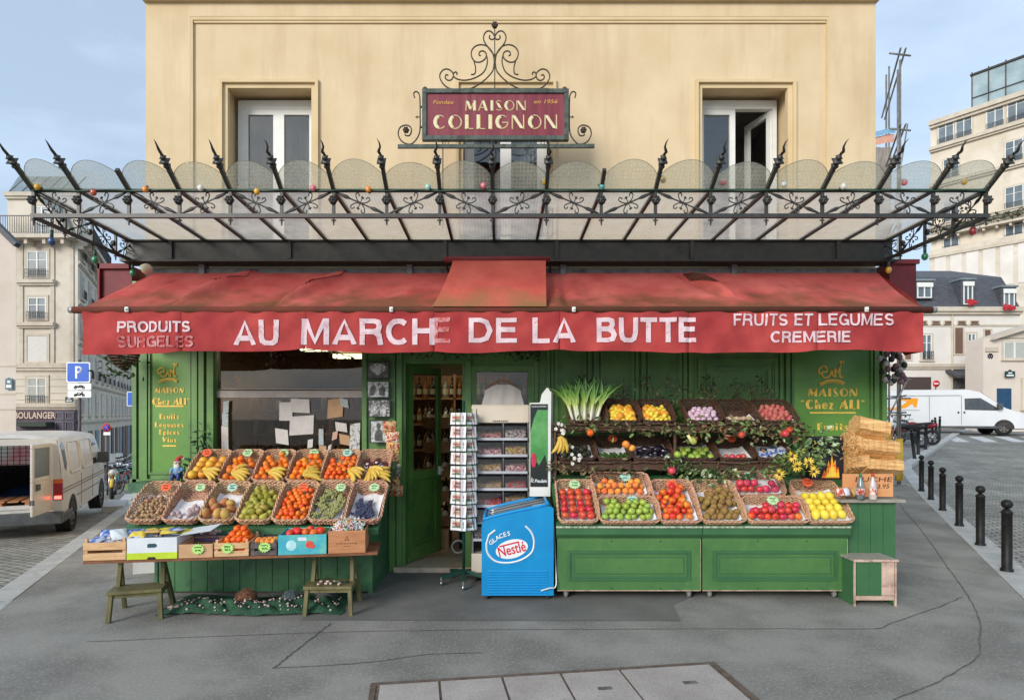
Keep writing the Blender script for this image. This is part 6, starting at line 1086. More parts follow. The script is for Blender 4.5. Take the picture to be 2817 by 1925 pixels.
garland('creeper', [(-3.1,.1,2.55),(-2.6,.12,2.45),(-2.1,.1,2.52),(-1.7,.12,2.42)], 260, .07, .06, [leafd, leafd, twig], 'dark creeper hanging inside the top of the shop window', 'creeper', 3, droop=.15)
garland('creeper', [(-1.22,-.18,2.5),(-.6,-.2,2.45),(0,-.2,2.47),(.45,-.2,2.42)], 240, .035, .05, [leafd, leafd, twig], 'dark creeper trained above the shop door', 'creeper', 4)
garland('creeper', [(-1.33,-.2,2.5),(-1.30,-.2,2.3),(-1.32,-.2,2.15),(-1.29,-.2,2.0)], 90, .02, .03, [leafm, leafd, twig], 'thin green creeper hanging beside the topmost print', 'creeper', 5, stem_r=.003)
garland('potted_shrub', [(-3.38,-.3,1.05),(-3.33,-.3,1.2),(-3.26,-.28,1.4),(-3.28,-.26,1.55)], 110, .06, .07, [leafd, greend, twig], 'spiky dark green plant between the left sign and the window', 'plant', 6)
# ---------------------------------------------------------------- inside the shop
shelfw = mat('pale_shelf_wood', S(150,104,70), .6, col2=S(176,130,92), scale=6); botg = [mat('bottle_'+n_, S(*c), .15, spec=.7) for n_, c in (('green', (26,40,24)), ('dark', (20,14,16)), ('brown', (66,34,18)), ('amber', (150,90,30)), ('clear', (130,136,128)))]; labm = mat('bottle_label', S(200,190,170), .7)
bps = []
for i, m in enumerate(botg):
    q = MB(); q.lathe([(0,0),(.038,0),(.04,.02),(.04,.17),(.03,.2),(.014,.225),(.013,.29),(.016,.292),(.016,.305),(0,.306)], (0,0,0), 10); q.lathe([(.041,.05),(.041,.13)], (0,0,0), 10, 1); bps.append(proto('wine_bottle', q, [m, labm]))
WSH = thing('wine_shelf', 'tall dark shelf unit of bottles facing the door inside the shop', 'shelf unit', (-.6, 2.2, .04))
mb = MB()
for z in (.35, .8, 1.22, 1.6, 1.98): mb.box(-1.45, .9, 1.9, 2.25, z, z+.03)
for x in (-1.47, -.68, .1, .9): mb.box(x, x+.03, 1.9, 2.25, .04, 2.35)
mb.box(-1.44, .9, 2.251, 2.28, .04, 2.35); mb.build('shelving', shelfw, WSH)
for zi, z in enumerate((.38, .83, 1.25, 1.63, 2.01)):
    for k in range(23):
        x = -1.39+k*.098
        if abs(((x+.68) % .78)) < .05: x += .05
        put('wine_bottle', Matrix.Identity(4), (x, 1.97+.02*(k % 3), z), 'bottle on the '+('bottom', 'second', 'third', 'fourth', 'top')[zi]+' shelf of the unit inside the shop', 'bottles on the inside shelves', cat='bottle', me=bps[(k*7+zi*3) % 5], rot=Euler((0, 0, k)), name='wine_bottle')
for k, z in enumerate((.30, .62, .94, 1.26, 1.58)):      # slanted wine crates just inside, left of the passage
    t = thing('wine_crate', ('lowest', 'second', 'third', 'fourth', 'topmost')[k]+' slanted wooden wine crate in the stack behind the open door leaf', 'wine crate', (-.83, .95, z), group='wine crates inside the door', rot=(R(18), 0, 0)); mb = MB(); mb.box(-.17, .17, 0, .4, 0, .012); mb.box(-.17, .17, 0, .012, .0125, .15); mb.box(-.17, -.158, .0125, .4, .0125, .15); mb.box(.158, .17, .0125, .4, .0125, .15); mb.build('crate', shelfw, t, w=False)
    for j in range(3): put('wine_bottle', Matrix.Translation((-.83, .95, z)) @ Matrix.Rotation(R(18), 4, 'X'), (-.11+.11*j, .05, .06), 'bottle lying in the '+('lowest', 'second', 'third', 'fourth', 'topmost')[k]+' slanted wine crate', 'bottles in the wine crates', cat='bottle', me=bps[(j+k) % 3], rot=Euler((R(-62), 0, 0)), name='wine_bottle')
mb = MB(); mb.box(-1.02, -.66, .85, 1.4, .04, .28); mb.build('carton', kraft, None, 'brown carton on the floor under the slanted wine crates', 'carton')
mb = MB(); mb.tube(spiral((-.50, .35, .17), .075, .075, 0, 360, 20), .012, 6, closed=False); mb.build('white_ring', whitep, None, 'white ring standing on the shop floor in the doorway', 'ring')
mb = MB(); mb.box(-.52, -.3, .8, 1.3, .04, 1.05); mb.build('blue_curtain', mat('navy_cloth', S(24,36,66), .9), None, 'navy blue cloth covered stack inside the doorway', 'cloth')
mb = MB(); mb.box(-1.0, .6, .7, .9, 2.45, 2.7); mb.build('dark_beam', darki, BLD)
DWS = thing('display_shelf', 'wooden shelf with jars and packets behind the shop window', 'shelf unit', (-2.4, .8, .04)); mb = MB()
for z in (1.2, 1.5, 1.8): mb.box(-3.2, -1.6, .75, 1.0, z, z+.025)
for x in (-3.2, -2.66, -2.13, -1.6): mb.box(x-.012, x+.012, .75, 1.0, .3, 2.0)
mb.build('shelving', shelfw, DWS); jars = [mat('jar_'+str(i), S(*c), .4, spec=.5) for i, c in enumerate(((120,60,40), (170,140,90), (70,80,50), (190,180,160), (60,44,40), (150,90,70)))]
for z in (1.225, 1.525, 1.825):
    for k in range(16):
        x = -3.14+.097*k; h = random.uniform(.1, .2); mb = MB(); mb.lathe([(0,0),(.035,0),(.036,.01),(.036,h*.8),(.028,h*.9),(.028,h),(0,h)], (x, .83, z), 10); mb.build('jar', jars[(k*5+int(z*10)) % 6], None, 'jar on the '+('lowest', 'middle', 'top')[int((z-1.2)/.3)]+' shelf behind the shop window', 'jar', 'jars behind the shop window')
mb = MB(); q = P(640, 1065, 6.9)
for a, b_, c, m_ in ((-.07, 0, .03, 0), (0, .0, .05, 1), (.06, .04, .03, 2), (.03, .07, .025, 0)): mb.sph(q+Vector((a, 0, b_+.04)), c, nu=8, nv=6, m=m_)
mb.build('toy_flower', [mat('yellow_toy', S(206,166,40), .5), mat('blue_toy', S(40,60,140), .5), mat('orange_toy', S(220,120,40), .5)], None, 'small blue and yellow toy flower on the transom of the shop window', 'ornament')
# hanging basket and ornament bunches at the shopfront corners
c = P(340, 985, 6.35); HB = thing('hanging_basket', 'dark wicker hanging basket with trailing plant under the left end of the awning', 'hanging basket', c)
mb = MB()
for k in range(7): t_ = k/6; mb.tube(spiral(c+Vector((0, 0, .06-.17*t_)), .15*math.cos(t_*1.35), .15*math.cos(t_*1.35), 0, 360, 16, Vector((1,0,0)), Vector((0,1,0))), .009, 5)
for k in range(9): a = 2*PI*k/9; mb.tube([c+Vector((.15*math.cos(a)*math.cos(t_*1.35), .15*math.sin(a)*math.cos(t_*1.35), .06-.17*t_)) for t_ in (0, .3, .6, .85, 1)], .006, 4)
for k in range(3): a = 2*PI*k/3; mb.tube([c+Vector((.15*math.cos(a), .15*math.sin(a), .06)), c+Vector((0, 0, .35))], .004, 4)
mb.build('basket', wickd, HB); mb = MB(); rn = random.Random(5)
for k in range(120): leaf(mb, c+Vector((rn.gauss(-.03, .1), rn.gauss(0, .07), rn.uniform(-.2, .08))), .06, rn)
mb.build('foliage', leafd, HB, nrm=False)
c = P(2462, 990, 6.4); HO = thing('garlic_string', 'bunch of silvery garlic and ornaments hanging at the right end of the awning', 'garlic string', c); rn = random.Random(8); gml = [mat('silver_bulb', S(150,140,140), .35, col2=S(196,186,180), scale=20), mat('dark_bulb', S(50,56,48), .5, scale=10), mat('mauve_bulb', S(120,84,92), .4, scale=12)]
for k in range(34): mb = MB(); mb.sph(c+Vector((rn.gauss(0, .07), rn.gauss(0, .05), .12-.011*k)), .03, (1, 1, 1.2), 8, 6); mb.build('bulb', gml[k % 3], HO)
# ---------------------------------------------------------------- two green counters on casters
wornw = mat('worn_white_edge', S(186,186,172), .8, col2=S(120,140,110), scale=30, ramp=(.5,.58)); gcount = mat('counter_green', S(62,104,58), .45, col2=S(88,128,68), scale=1.6, detail=9, bump=.2, bscale=24, bdist=.003, cspot=(S(58,98,66), 3.5, .5, .75)); gcd = mat('counter_green_dark', S(54,96,62), .45, col2=S(64,108,68), scale=2.4, detail=7)
wornp = mat('peeling_wood', S(168,140,122), .85, col2=S(206,178,160), scale=8, cspot=(S(120,100,86), 14, .55, .7))
CY_ = 5.65-D0; hole = mat('dark_hole', (.01,.01,.01), .9)
def counter(x0, x1, label):
    t = thing('display_counter', label, 'display counter', ((x0+x1)/2, CY_, 0), group='green counters on casters'); y = CY_; w = x1-x0; zb_, zt_ = .085, .655
    mb = MB(); mb.box(x0, x1, y, y+.02, zb_, zt_-.001); mb.box(x0, x0+.02, y+.0205, y+.62, zb_, zt_-.001); mb.box(x1-.02, x1, y+.0205, y+.62, zb_, zt_-.001); mb.box(x0+.0205, x1-.0205, y+.6, y+.62, zb_, zt_+.3); mb.prism([(x0, y+.0, zt_), (x0, y+.62, zt_+.41), (x0, y+.62, zt_)], (.02, 0, 0)); mb.prism([(x1-.02, y, zt_), (x1-.02, y+.62, zt_+.41), (x1-.02, y+.62, zt_)], (.02, 0, 0)); mb.build('cabinet', gcount, t)
    mb = MB(); mb.prism([(x0-.012, y-.035, zt_+.035), (x0-.012, y-.035, zt_-.03), (x0-.012, y-.004, zt_-.07), (x0-.012, y-.004, zt_+.035)], (w+.024, 0, 0)); mb.build('front_lip', gcd, t)
    mb = MB(); mb.prism([(x0-.014, y-.036, zt_+.037), (x0-.014, y+.6, zt_+.45), (x0-.014, y+.6, zt_+.465), (x0-.014, y-.036, zt_+.049)], (w+.028, 0, 0)); mb.build('sloping_top', gcd, t); mb = MB(); mb.box(x0-.014, x1+.014, y-.042, y-.0365, zt_+.034, zt_+.05); mb.build('worn_rim', wornw, t)
    mb = MB(); a, b_, c, d = x0+.10, x1-.10, zb_+.10, zt_-.19; mb.frame(a, b_, c, d, .022, y-.016, y+.001); mb.frame(a+.022, b_-.022, c+.022, d-.022, .014, y-.007, y+.001); mb.frame(a+.055, b_-.055, c+.055, d-.055, .01, y-.005, y+.001); mb.build('panel_moulding', gcd, t)
    mb = MB(); [mb.cyl((x, y+.001, z), (x, y-.0015, z), .006, .006, 8) for x in (x0+.38*w, x0+.72*w) for z in (zb_+.02, zt_-.10)]; mb.build('screw_holes', hole, t)
    mb = MB(); mb.box(x1-.0005, x1+.003, y-.001, y+.012, zb_, zt_-.08); mb.box(x0, x1, y-.001, y+.001, zb_-.003, zb_+.004); mb.build('worn_edge', wornp, t)
    for x, yy in ((x0+.09, y+.08), (x1-.09, y+.08), (x0+.09, y+.52), (x1-.09, y+.52)):
        mb = MB(); mb.cyl((x-.015, yy, .041), (x+.015, yy, .041), .041, .041, 14, 0); mb.prism([(x-.03, yy-.02, .084), (x+.03, yy-.02, .084), (x+.03, yy+.02, .084), (x-.03, yy+.02, .084)], (0, 0, -.008), 1); mb.box(x-.024, x-.018, yy-.015, yy+.015, .03, .08, 1); mb.box(x+.018, x+.024, yy-.015, yy+.015, .03, .08, 1); mb.build('caster', [mat('grey_wheel', (.2,.2,.19), .6, scale=9), chrome], t)
RC0, RC1, RC2, RC3 = .547, 1.911, 1.93, 3.31
counter(RC0, RC1, 'left green panelled counter on casters, under baskets of apples and nectarines'); counter(RC2, RC3, 'right green panelled counter on casters, under baskets of kiwis and lemons')
T2 = R(35); rg = 'wicker baskets on the green counters'
def rx(px, d=5.66): return PX(px, d)
def rb(pa, pb, y, z, L_, lab, liner, h=.105, **k): a, b_ = rx(pa), rx(pb); return basket((a+b_)/2, y, z, b_-a, L_, T2, lab, rg, h=h, liner=liner, **k)
y0, z0 = CY_-.03, .705; dz_ = .62*math.sin(T2)
B1 = rb(1536, 1643, y0, z0, .50, 'upright wicker basket of stacked red apples at the left end of the counters', (-.02,.48)); B2 = rb(1648, 1812, y0, z0, .255, 'wide wicker basket of green apples, lower one on the left counter', (-.02,.26)); B3 = rb(1810, 1925, y0, z0, .50, 'upright wicker basket of nectarines beside the green apples', (-.02,.44))
B4 = rb(1642, 1808, y0+.30, z0+.20, .26, 'wide wicker basket of peaches above the green apples', (-.02,.2))
B5 = rb(1926, 2045, y0, z0, .50, 'upright wicker basket of kiwis at the left of the right counter', (-.02,.42)); B6 = rb(2050, 2220, y0, z0, .26, 'wide wicker basket of bright red apples, lower one on the right counter', (-.02,.27)); B7 = rb(2030, 2195, y0+.30, z0+.21, .27, 'wide wicker basket of pomegranates above the bright red apples', (-.02,.24)); B8 = rb(2212, 2338, y0, z0, .50, 'upright wicker basket of lemons at the right end of the counters', (-.02,.44))
fill('red_apple', B1, .36, .03, .46, 'red apple in the upright basket at the left end', 'red apples in the left end basket', 1, z0=.035, grid=True, jit=.1, sc=1.06); fill('green_apple', B2, .53, .03, .24, 'green apple in the wide lower basket of the left counter', 'green apples', 2, z0=.03, drop=.12); fill('nectarine', B3, .35, .03, .44, 'nectarine in the upright basket on the left counter', 'nectarines', 2, z0=.03, drop=.3); fill('peach', B4, .54, .03, .20, 'peach in the wide upper basket of the left counter', 'peaches', 2, z0=.03, drop=.1)
fill('kiwi', B5, .36, .03, .40, 'brown kiwi in the upright basket on the right counter', 'kiwis', 2, z0=.03, drop=.4, sc=1.12); fill('nectarine', B6, .545, .03, .22, 'bright red apple in the wide lower basket of the right counter', 'bright red apples', 2, z0=.03, drop=.25, mix=['red_apple', 'pomegranate', 'nectarine', 'red_apple']); fill('pomegranate', B7, .50, .03, .18, 'crimson pomegranate in the wide upper basket of the right counter', 'pomegranates', 2, z0=.035, sc=1.05, drop=.4); fill('lemon', B8, .37, .03, .44, 'yellow lemon in the upright basket at the right end', 'lemons at the right end', 1, z0=.04, sc=1.4, grid=True, jit=.08)
for M_, x, y, m, lb in ((B1,-.0,.45,tagg,'pale green star price card above the stacked red apples'),(B4,.06,.21,tagb,'mint star price card above the peaches'),(B2,.05,.22,tagb,'mint star price card above the green apples'),(B3,.01,.45,tago,'orange star price card above the nectarines'),(B7,-.03,.21,tagb,'mint star price card above the pomegranates'),(B6,.0,.22,tagg,'pale green star price card above the bright red apples'),(B8,-.04,.48,tago,'orange star price card above the lemons')): starM(M_, x, y, .125, .058, m, lb, 60)
# ---------------------------------------------------------------- rustic shelves against the shopfront
TR = thing('rustic_shelf', 'rustic two tier shelf of dark branches and planks above the green counters', 'shelf unit', (1.8, -.6, 0)); barkd = mat('dark_bark', S(58,42,34), .9, col2=S(98,74,58), scale=24, bump=.8, bscale=50, bdist=.006); sxa, sxb = PX(1523, 6.15), PX(2200, 6.15)
mb = MB(); rn = random.Random(3)
for z in (1.615, 1.235):
    mb.box(sxa, sxb, -.68, -.22, z-.03, z-.012); mb.box(sxa, sxb, -.70, -.682, z-.035, z+.03)
mb.build('shelf_board', wickd, TR)
mb = MB()
for z in (1.66, 1.60, 1.27, 1.20):
    mb.tube([(sxa-.02+(sxb-sxa+.04)*i/40, -.715+rn.uniform(-.012, .012), z+rn.uniform(-.009, .009)) for i in range(41)], [.011+rn.uniform(-.002, .003) for i in range(41)], 5)
for x in (sxa+.02, PX(1612, 6.1), PX(1735, 6.1), PX(1857, 6.1), PX(1975, 6.1), PX(2090, 6.1), sxb-.02):
    for za, zb2 in ((1.57, 1.68), (1.17, 1.29)): mb.tube([(x, -.72, za), (x+rn.uniform(-.01, .01), -.725, zb2)], .009, 5)
for x in (sxa+.015, PX(1857, 6.1), sxb-.015):
    for y in (-.70, -.24): mb.tube([(x+rn.uniform(-.006, .006), y, .05+.16*i) for i in range(11)], .016, 6)
mb.tube([(1.0, -.72, 1.2), (1.1, -.78, 1.10), (1.22, -.76, 1.02)], .006, 4); mb.build('branch_frame', barkd, TR)
ug, mg = 'dark baskets on the top shelf', 'dark baskets on the middle shelf'; T3 = R(24); UB, MBk = [], []
for pa, pb, lb, ln in ((1565,1672,'leeks',None),(1674,1762,'satsumas',(-.01,.36)),(1768,1858,'lemons and satsumas',(-.01,.36)),(1893,1985,'pink garlic',(-.01,.3)),(1995,2088,'gourds',(-.01,.2)),(2094,2196,'red potatoes',(-.01,.36))):
    a, b_ = PX(pa, 6.15), PX(pb, 6.15); UB.append(basket((a+b_)/2, -.66, 1.625, b_-a, .40, T3, 'dark wicker basket of %s on the top shelf' % lb, ug, h=.12, dark=True, liner=ln, rows=8))
for pa, pb, lb, ln in ((1535,1640,'avocados',(-.01,.36)),(1645,1736,'courgettes',(-.01,.3)),(1742,1852,'aubergines',(-.01,.36)),(1868,1974,'limes and cucumbers',(-.01,.36)),(1980,2076,'beetroot',(-.01,.3)),(2084,2176,'blue packets',(-.01,.36))):
    a, b_ = PX(pa, 6.15), PX(pb, 6.15); MBk.append(basket((a+b_)/2, -.66, 1.245, b_-a, .36, T3, 'dark wicker basket of %s on the middle shelf' % lb, mg, h=.11, dark=True, liner=ln, rows=7))
fill('lemon', UB[1], .29, .02, .30, 'satsuma in the second basket of the top shelf', 'satsumas', 2, z0=.04, mix=['lemon', 'grapefruit'], sc=.85, drop=.1); fill('lemon', UB[2], .29, .02, .30, 'yellow citrus in the third basket of the top shelf', 'citrus', 2, z0=.04, mix=['lemon', 'lemon', 'grapefruit'], sc=.85, drop=.1)
fill('garlic_bulb', UB[3], .30, .02, .24, 'pink garlic bulb in the fourth basket of the top shelf', 'pink garlic bulbs', 2, z0=.04, sc=1.1); fill('turnip', UB[4], .30, .02, .13, 'knobbly gourd in the fifth basket of the top shelf', 'gourds', 1, z0=.04, sc=1.1, drop=.3); fill('potato', UB[5], .32, .02, .28, 'red potato in the right end basket of the top shelf', 'red potatoes', 2, z0=.04, drop=.1)
fill('avocado', MBk[0], .32, .02, .18, 'dark avocado in the left end basket of the middle shelf', 'avocados', 2, z0=.04, drop=.2)
for k in range(6): put('courgette', MBk[1], (-.12+.05*k, .08, .055), 'dark courgette in the second basket of the middle shelf', 'courgettes', rot=Euler((R(90), 0, random.uniform(-.6, .6))), sc=.85)
for k in range(8): put('aubergine', MBk[2], (-.13+.038*k, .10+.02*(k % 2), .06+.03*(k % 3)), 'glossy dark aubergine in the third basket of the middle shelf', 'aubergines', rot=Euler((R(90), 0, random.uniform(-1.3, 1.3))), sc=.85)
for k in range(15): put(('courgette' if k % 3 == 0 else 'lime'), MBk[3], (-.13+.065*(k % 5), .05+.075*(k//5), .06), 'lime or cucumber in the fourth basket of the middle shelf', 'limes and cucumbers', cat='vegetable', rot=Euler((R(80), 0, random.uniform(-.8, .8))), sc=.8 if k % 3 == 0 else 1.25)
fill('pomegranate', MBk[4], .28, .02, .09, 'dark red beetroot in the fifth basket of the middle shelf', 'beetroots', 1, z0=.03, sc=.8)
for k in range(8): packet(MBk[5], (-.11+.03*k, .08+.04*(k % 3), .06+.008*k), random.uniform(-1, 1), .3, .10, .07, (bluep, silv, tealc)[k % 3], 'small blue packet in the right end basket of the middle shelf', 'blue packets on the middle shelf')
for M_, m, lb in ((MBk[1], tago, 'orange star price card on the courgette basket'), (MBk[3], tago, 'orange star price card on the basket of limes'), (MBk[4], tago, 'orange star price card on the beetroot basket')): starM(M_, .02, .30, .15, .05, m, lb, 66)
# leeks
lkm = bpy.data.materials.new('leek'); lkm.use_nodes = True; t = lkm.node_tree; b = t.nodes['Principled BSDF']; tx = t.nodes.new('ShaderNodeTexCoord'); se = t.nodes.new('ShaderNodeSeparateXYZ'); rp = t.nodes.new('ShaderNodeValToRGB'); t.links.new(tx.outputs['Object'], se.inputs[0]); mr = t.nodes.new('ShaderNodeMapRange'); mr.inputs[2].default_value = .48; t.links.new(se.outputs['Z'], mr.inputs[0]); t.links.new(mr.outputs[0], rp.inputs[0])
e = rp.color_ramp.elements; e[0].position = .25; e[0].color = (*S(222,220,196), 1); e[1].position = .9; e[1].color = (*S(60,104,40), 1); q = e.new(.45); q.color = (*S(170,184,100), 1); q = e.new(.65); q.color = (*S(104,146,56), 1); t.links.new(rp.outputs[0], b.inputs['Base Color']); b.inputs['Roughness'].default_value = .45
lx0 = PX(1612, 6.1)
for k in range(17):
    a = -1+2*((k*7) % 17)/16; mb = MB(); bx, by = lx0+a*.115, -.60+.06*(k % 3); tl_ = a*.22; h_ = .47+.05*math.sin(k*2.3); pts = [Vector((bx+tl_*h_*v*(1+.5*v), by-.02*v, 1.66+h_*v*(1-.05*abs(a)))) for v in (0, .15, .3, .45)]; mb.tube(pts, [.014, .016, .016, .017], 8); rn = random.Random(k)
    for j in range(4):
        sd = (j-1.5)*.055+a*.05+rn.uniform(-.02, .02); p0 = pts[2]; ln = h_*rn.uniform(.55, .75); q = [p0+Vector((tl_*ln*v+sd*v*v*1.6, -.03*v*v*(1 if j % 2 else -1), ln*v-.05*v*v*abs(sd)*10)) for v in (0, .25, .5, .75, 1)]
        wv = [.012, .018, .017, .013, .003]; vs = []; [vs.extend([p+Vector((-w_, 0, 0)), p+Vector((0, .006, -.002)), p+Vector((w_, 0, 0))]) for p, w_ in zip(q, wv)]; mb.add(vs, [(i*3+c, i*3+c+1, i*3+c+4, i*3+c+3) for i in range(4) for c in (0, 1)], 0, True)
    mb.tube([pts[0], pts[0]-Vector((0,0,.012))], [.013, .006], 6); o = mb.build('leek', lkm, None, 'white stemmed leek standing in the left end basket of the top shelf', 'leek', 'leeks'); 
# garlands, branches and hanging fruit along the shelves
leafr = mat('red_leaf', S(120,76,52), .6, col2=S(156,108,74), scale=14)
garland('leaf_garland', [(sxa+.25,-.74,1.66),(1.5,-.76,1.60),(2.0,-.76,1.60),(2.6,-.76,1.62),(sxb+.05,-.74,1.58)], 300, .045, .06, [leafd, leafm, leafb, leafb, twig], 'garland of green and brown leaves along the front of the top shelf', 'garland', 11)
garland('leaf_garland', [(1.9,-.76,1.62),(2.3,-.78,1.58),(2.75,-.78,1.56),(3.1,-.76,1.52)], 150, .055, .065, [leafr, leafm, leafb, leafv, twig], 'reddish leaf garland hanging at the right of the top shelf', 'garland', 12)
garland('leaf_garland', [(1.72,-.78,1.26),(2.0,-.82,1.18),(2.3,-.82,1.14),(2.6,-.8,1.16)], 230, .05, .065, [leafv, leafd, leafd, leafm, twig], 'variegated ivy trailing below the middle shelf', 'garland', 13)
garland('leaf_garland', [(sxa-.02,-.74,1.22),(1.0,-.76,1.17),(1.4,-.76,1.16)], 110, .04, .05, [leafb, leafb, leafd, twig], 'dry brown garland below the left of the middle shelf', 'garland', 14)
for k, (x0_, x1_, sd, lb) in enumerate(((1.15, 1.75, 21, 'left'), (1.65, 2.2, 22, 'middle'), (2.15, 2.7, 23, 'right middle'), (2.6, 3.0, 24, 'right'))):
    rn = random.Random(sd); mb = MB()
    for j in range(5):
        x = x0_+(x1_-x0_)*(j+.5)/5; zt_ = rn.uniform(2.0, 2.22); pth = catmull([(x, -.3, 1.66), (x+rn.uniform(-.05, .05), -.28, 1.85), (x+rn.uniform(-.12, .12), -.27, zt_)], 5); mb.tube(pth, .004, 4, 3)
        for i in range(34): p = pth[int((.25+.75*rn.random())*(len(pth)-1))]; leaf(mb, p+Vector((rn.gauss(0, .04), rn.gauss(0, .02), rn.gauss(0, .03))), .05*rn.uniform(.7, 1.3), rn, rn.choice((0, 0, 1, 2)))
    mb.build('branch_bunch', [leafd, mat('olive_leaf', S(78,92,62), .6, col2=S(112,126,88), scale=16), leafb, twig], None, 'dark leafy branches standing behind the top shelf, %s bunch' % lb, 'branches', nrm=False)
mb = MB(); rn = random.Random(31)
for j in range(9): leaf(mb, Vector((PX(1615, 6.4), -.34, 2.05)), rn.uniform(.14, .2), rn, 0, Vector((rn.uniform(-1, 1), -.2, rn.uniform(.1, 1))))
mb.build('artichoke_leaves', leafd, None, 'tuft of dark pointed leaves rising behind the leeks', 'leaves', nrm=False)
rnf = random.Random(40)
for px, py, kd, lb, s_ in ((1624,1190,'orange','orange hanging below the top shelf under the leeks',1.),(1722,1222,'peach','upper hanging peach beside the orange star card',1.2),(1739,1232,'peach','lower hanging peach beside the orange star card',1.),(2160,1192,'pomegranate','red apple hanging in the garland at the right end',1.),(2172,1182,'red_apple','upper red apple in the garland at the right end',.9),(1848,1294,'pomegranate','crimson pomegranate hanging below the middle shelf',1.1),(1866,1288,'avocado','dark avocado hanging beside the crimson pomegranate',.9),(1906,1212,'lime','yellow green pepper hanging in the garland',1.2),(2040,1196,'pomegranate','dull red fruit hanging among the reddish leaves',.9),(1864,1250,'green_apple','green apple at the left of the lime basket',1.1),(2213,1248,'pear','yellow pear hanging by the sunflowers',1.2)):
    put(kd, Matrix.Translation(P(px, py, 5.98)), (0, 0, 0), lb, 'fruit hanging from the shelves', cat='fruit', sc=s_)
h_ = dup(hands[0]); h_.matrix_world = Matrix.Translation(P(1534, 1224, 5.95)) @ Matrix.Rotation(R(80), 4, 'Y') @ Matrix.Rotation(R(80), 4, 'X') @ Matrix.Scale(1.1, 4); tag(h_, 'bunch of bananas hanging at the left end of the middle shelf', 'bananas', 'hanging bananas')
blos = mat('white_petal', S(226,222,214), .6); mb = MB(); rn = random.Random(50); pth = catmull([P(1538,1165,5.98), P(1552,1205,5.98), P(1570,1240,5.98), P(1590,1262,5.98)], 8); mb.tube(pth, .004, 4, 1)
for k in range(26):
    c = pth[int(rn.random()*(len(pth)-1))]+Vector((rn.gauss(0, .03), rn.gauss(-.01, .01), rn.gauss(0, .03)))
    for j in range(5): a = 2*PI*j/5; mb.sph(c+Vector((.011*math.cos(a), -.003, .011*math.sin(a))), .0085, (1, .4, 1), 6, 4, 0)
for k in range(30): leaf(mb, pth[k % len(pth)]+Vector((rn.gauss(0, .03), 0, rn.gauss(0, .03))), .04, rn, 2)
mb.build('blossom_spray', [blos, twig, leafm], None, 'spray of white blossom over the avocado basket', 'blossom', nrm=False)
chil = mat('pale_gourd', S(214,206,140), .5); mb = MB(); a = P(1892, 1196, 5.95); b_ = P(1908, 1222, 5.95); mb.tube([a, a.lerp(b_, .5), b_], [.016, .018, .008], 8); mb.build('long_gourd', chil, None, 'pale yellow long gourd hanging beside the pepper', 'gourd')
# sunflowers over the pomegranate basket
yel = mat('yellow_petal', S(212,176,50), .55, col2=S(232,204,92), scale=20); mb = MB(); rn = random.Random(60); pth = catmull([P(2120,1292,5.75), P(2160,1275,5.7), P(2205,1262,5.7), P(2250,1268,5.7)], 8); mb.tube(pth, .005, 4, 3)
for k in range(230): leaf(mb, pth[int(rn.random()*(len(pth)-1))]+Vector((rn.gauss(0, .06), rn.gauss(0, .03), rn.gauss(0, .055))), .06, rn, rn.choice((1, 1, 2)))
for px, py in ((2178,1255),(2143,1304),(2223,1272),(2238,1296),(2192,1282)):
    c = P(px, py, 5.62); 
    for j in range(13): a = 2*PI*j/13+rn.random()*.2; leaf(mb, c, .062, rn, 0, Vector((math.cos(a), -.25+rn.uniform(-.2, .2), math.sin(a))), .3)
    mb.sph(c+Vector((0,-.008,0)), .015, (1, .5, 1), 8, 5, 3)
mb.build('sunflower_garland', [yel, leafm, leafd, barkd], None, 'yellow silk sunflowers with leaves above the pomegranate basket', 'flowers', nrm=False)
garland('ivy_spray', [P(2230,1245,5.9), P(2262,1215,5.9), P(2285,1225,5.9)], 70, .05, .085, [leafv, leafv, twig], 'variegated ivy spray in front of the right sign panel', 'ivy', 61)
# ---------------------------------------------------------------- boarded cabinet and step box at the right end
greyb = mat('grey_weathered_top', S(128,124,112), .85, col2=S(158,152,138), scale=7, stretch=(1,6,1))
gA, gB = PX(2326, 5.72), PX(2464, 5.72); gy_ = 5.72-D0; GC = thing('boarded_cabinet', 'tall green boarded cabinet with a grey top, right of the counters', 'cabinet', ((gA+gB)/2, gy_, 0)); mb = MB(); nb = 4; bw = (gB-gA)/nb
for i in range(nb): mb.box(gA+i*bw+.002, gA+(i+1)*bw-.002, gy_, gy_+.018, .02, .915)
mb.box(gA, gB, gy_+.019, gy_+.55, .02, .914); mb.build('boards', gcd, GC); mb = MB(); mb.box(gA-.07, gB+.065, gy_-.05, gy_+.58, .917, .945); mb.build('top_board', greyb, GC, bevel=.004)
sA, sB = PX(2350, 5.45), PX(2466, 5.45); sy_ = 5.45-D0; SB = thing('step_box', 'low green step box with a bare wooden strip in front of the tall cabinet', 'step box', ((sA+sB)/2, sy_, 0)); mb = MB(); w3_ = (sB-sA-.04)/3
for i in range(2): mb.box(sA+.02+i*w3_+.001, sA+.02+(i+1)*w3_-.001, sy_, sy_+.015, .10, .41)
mb.box(sA+.001, sA+.018, sy_+.016, sy_+.262, .002, .41); mb.box(sB-.018, sB-.001, sy_+.016, sy_+.262, .002, .41); mb.build('boards', gcd, SB)
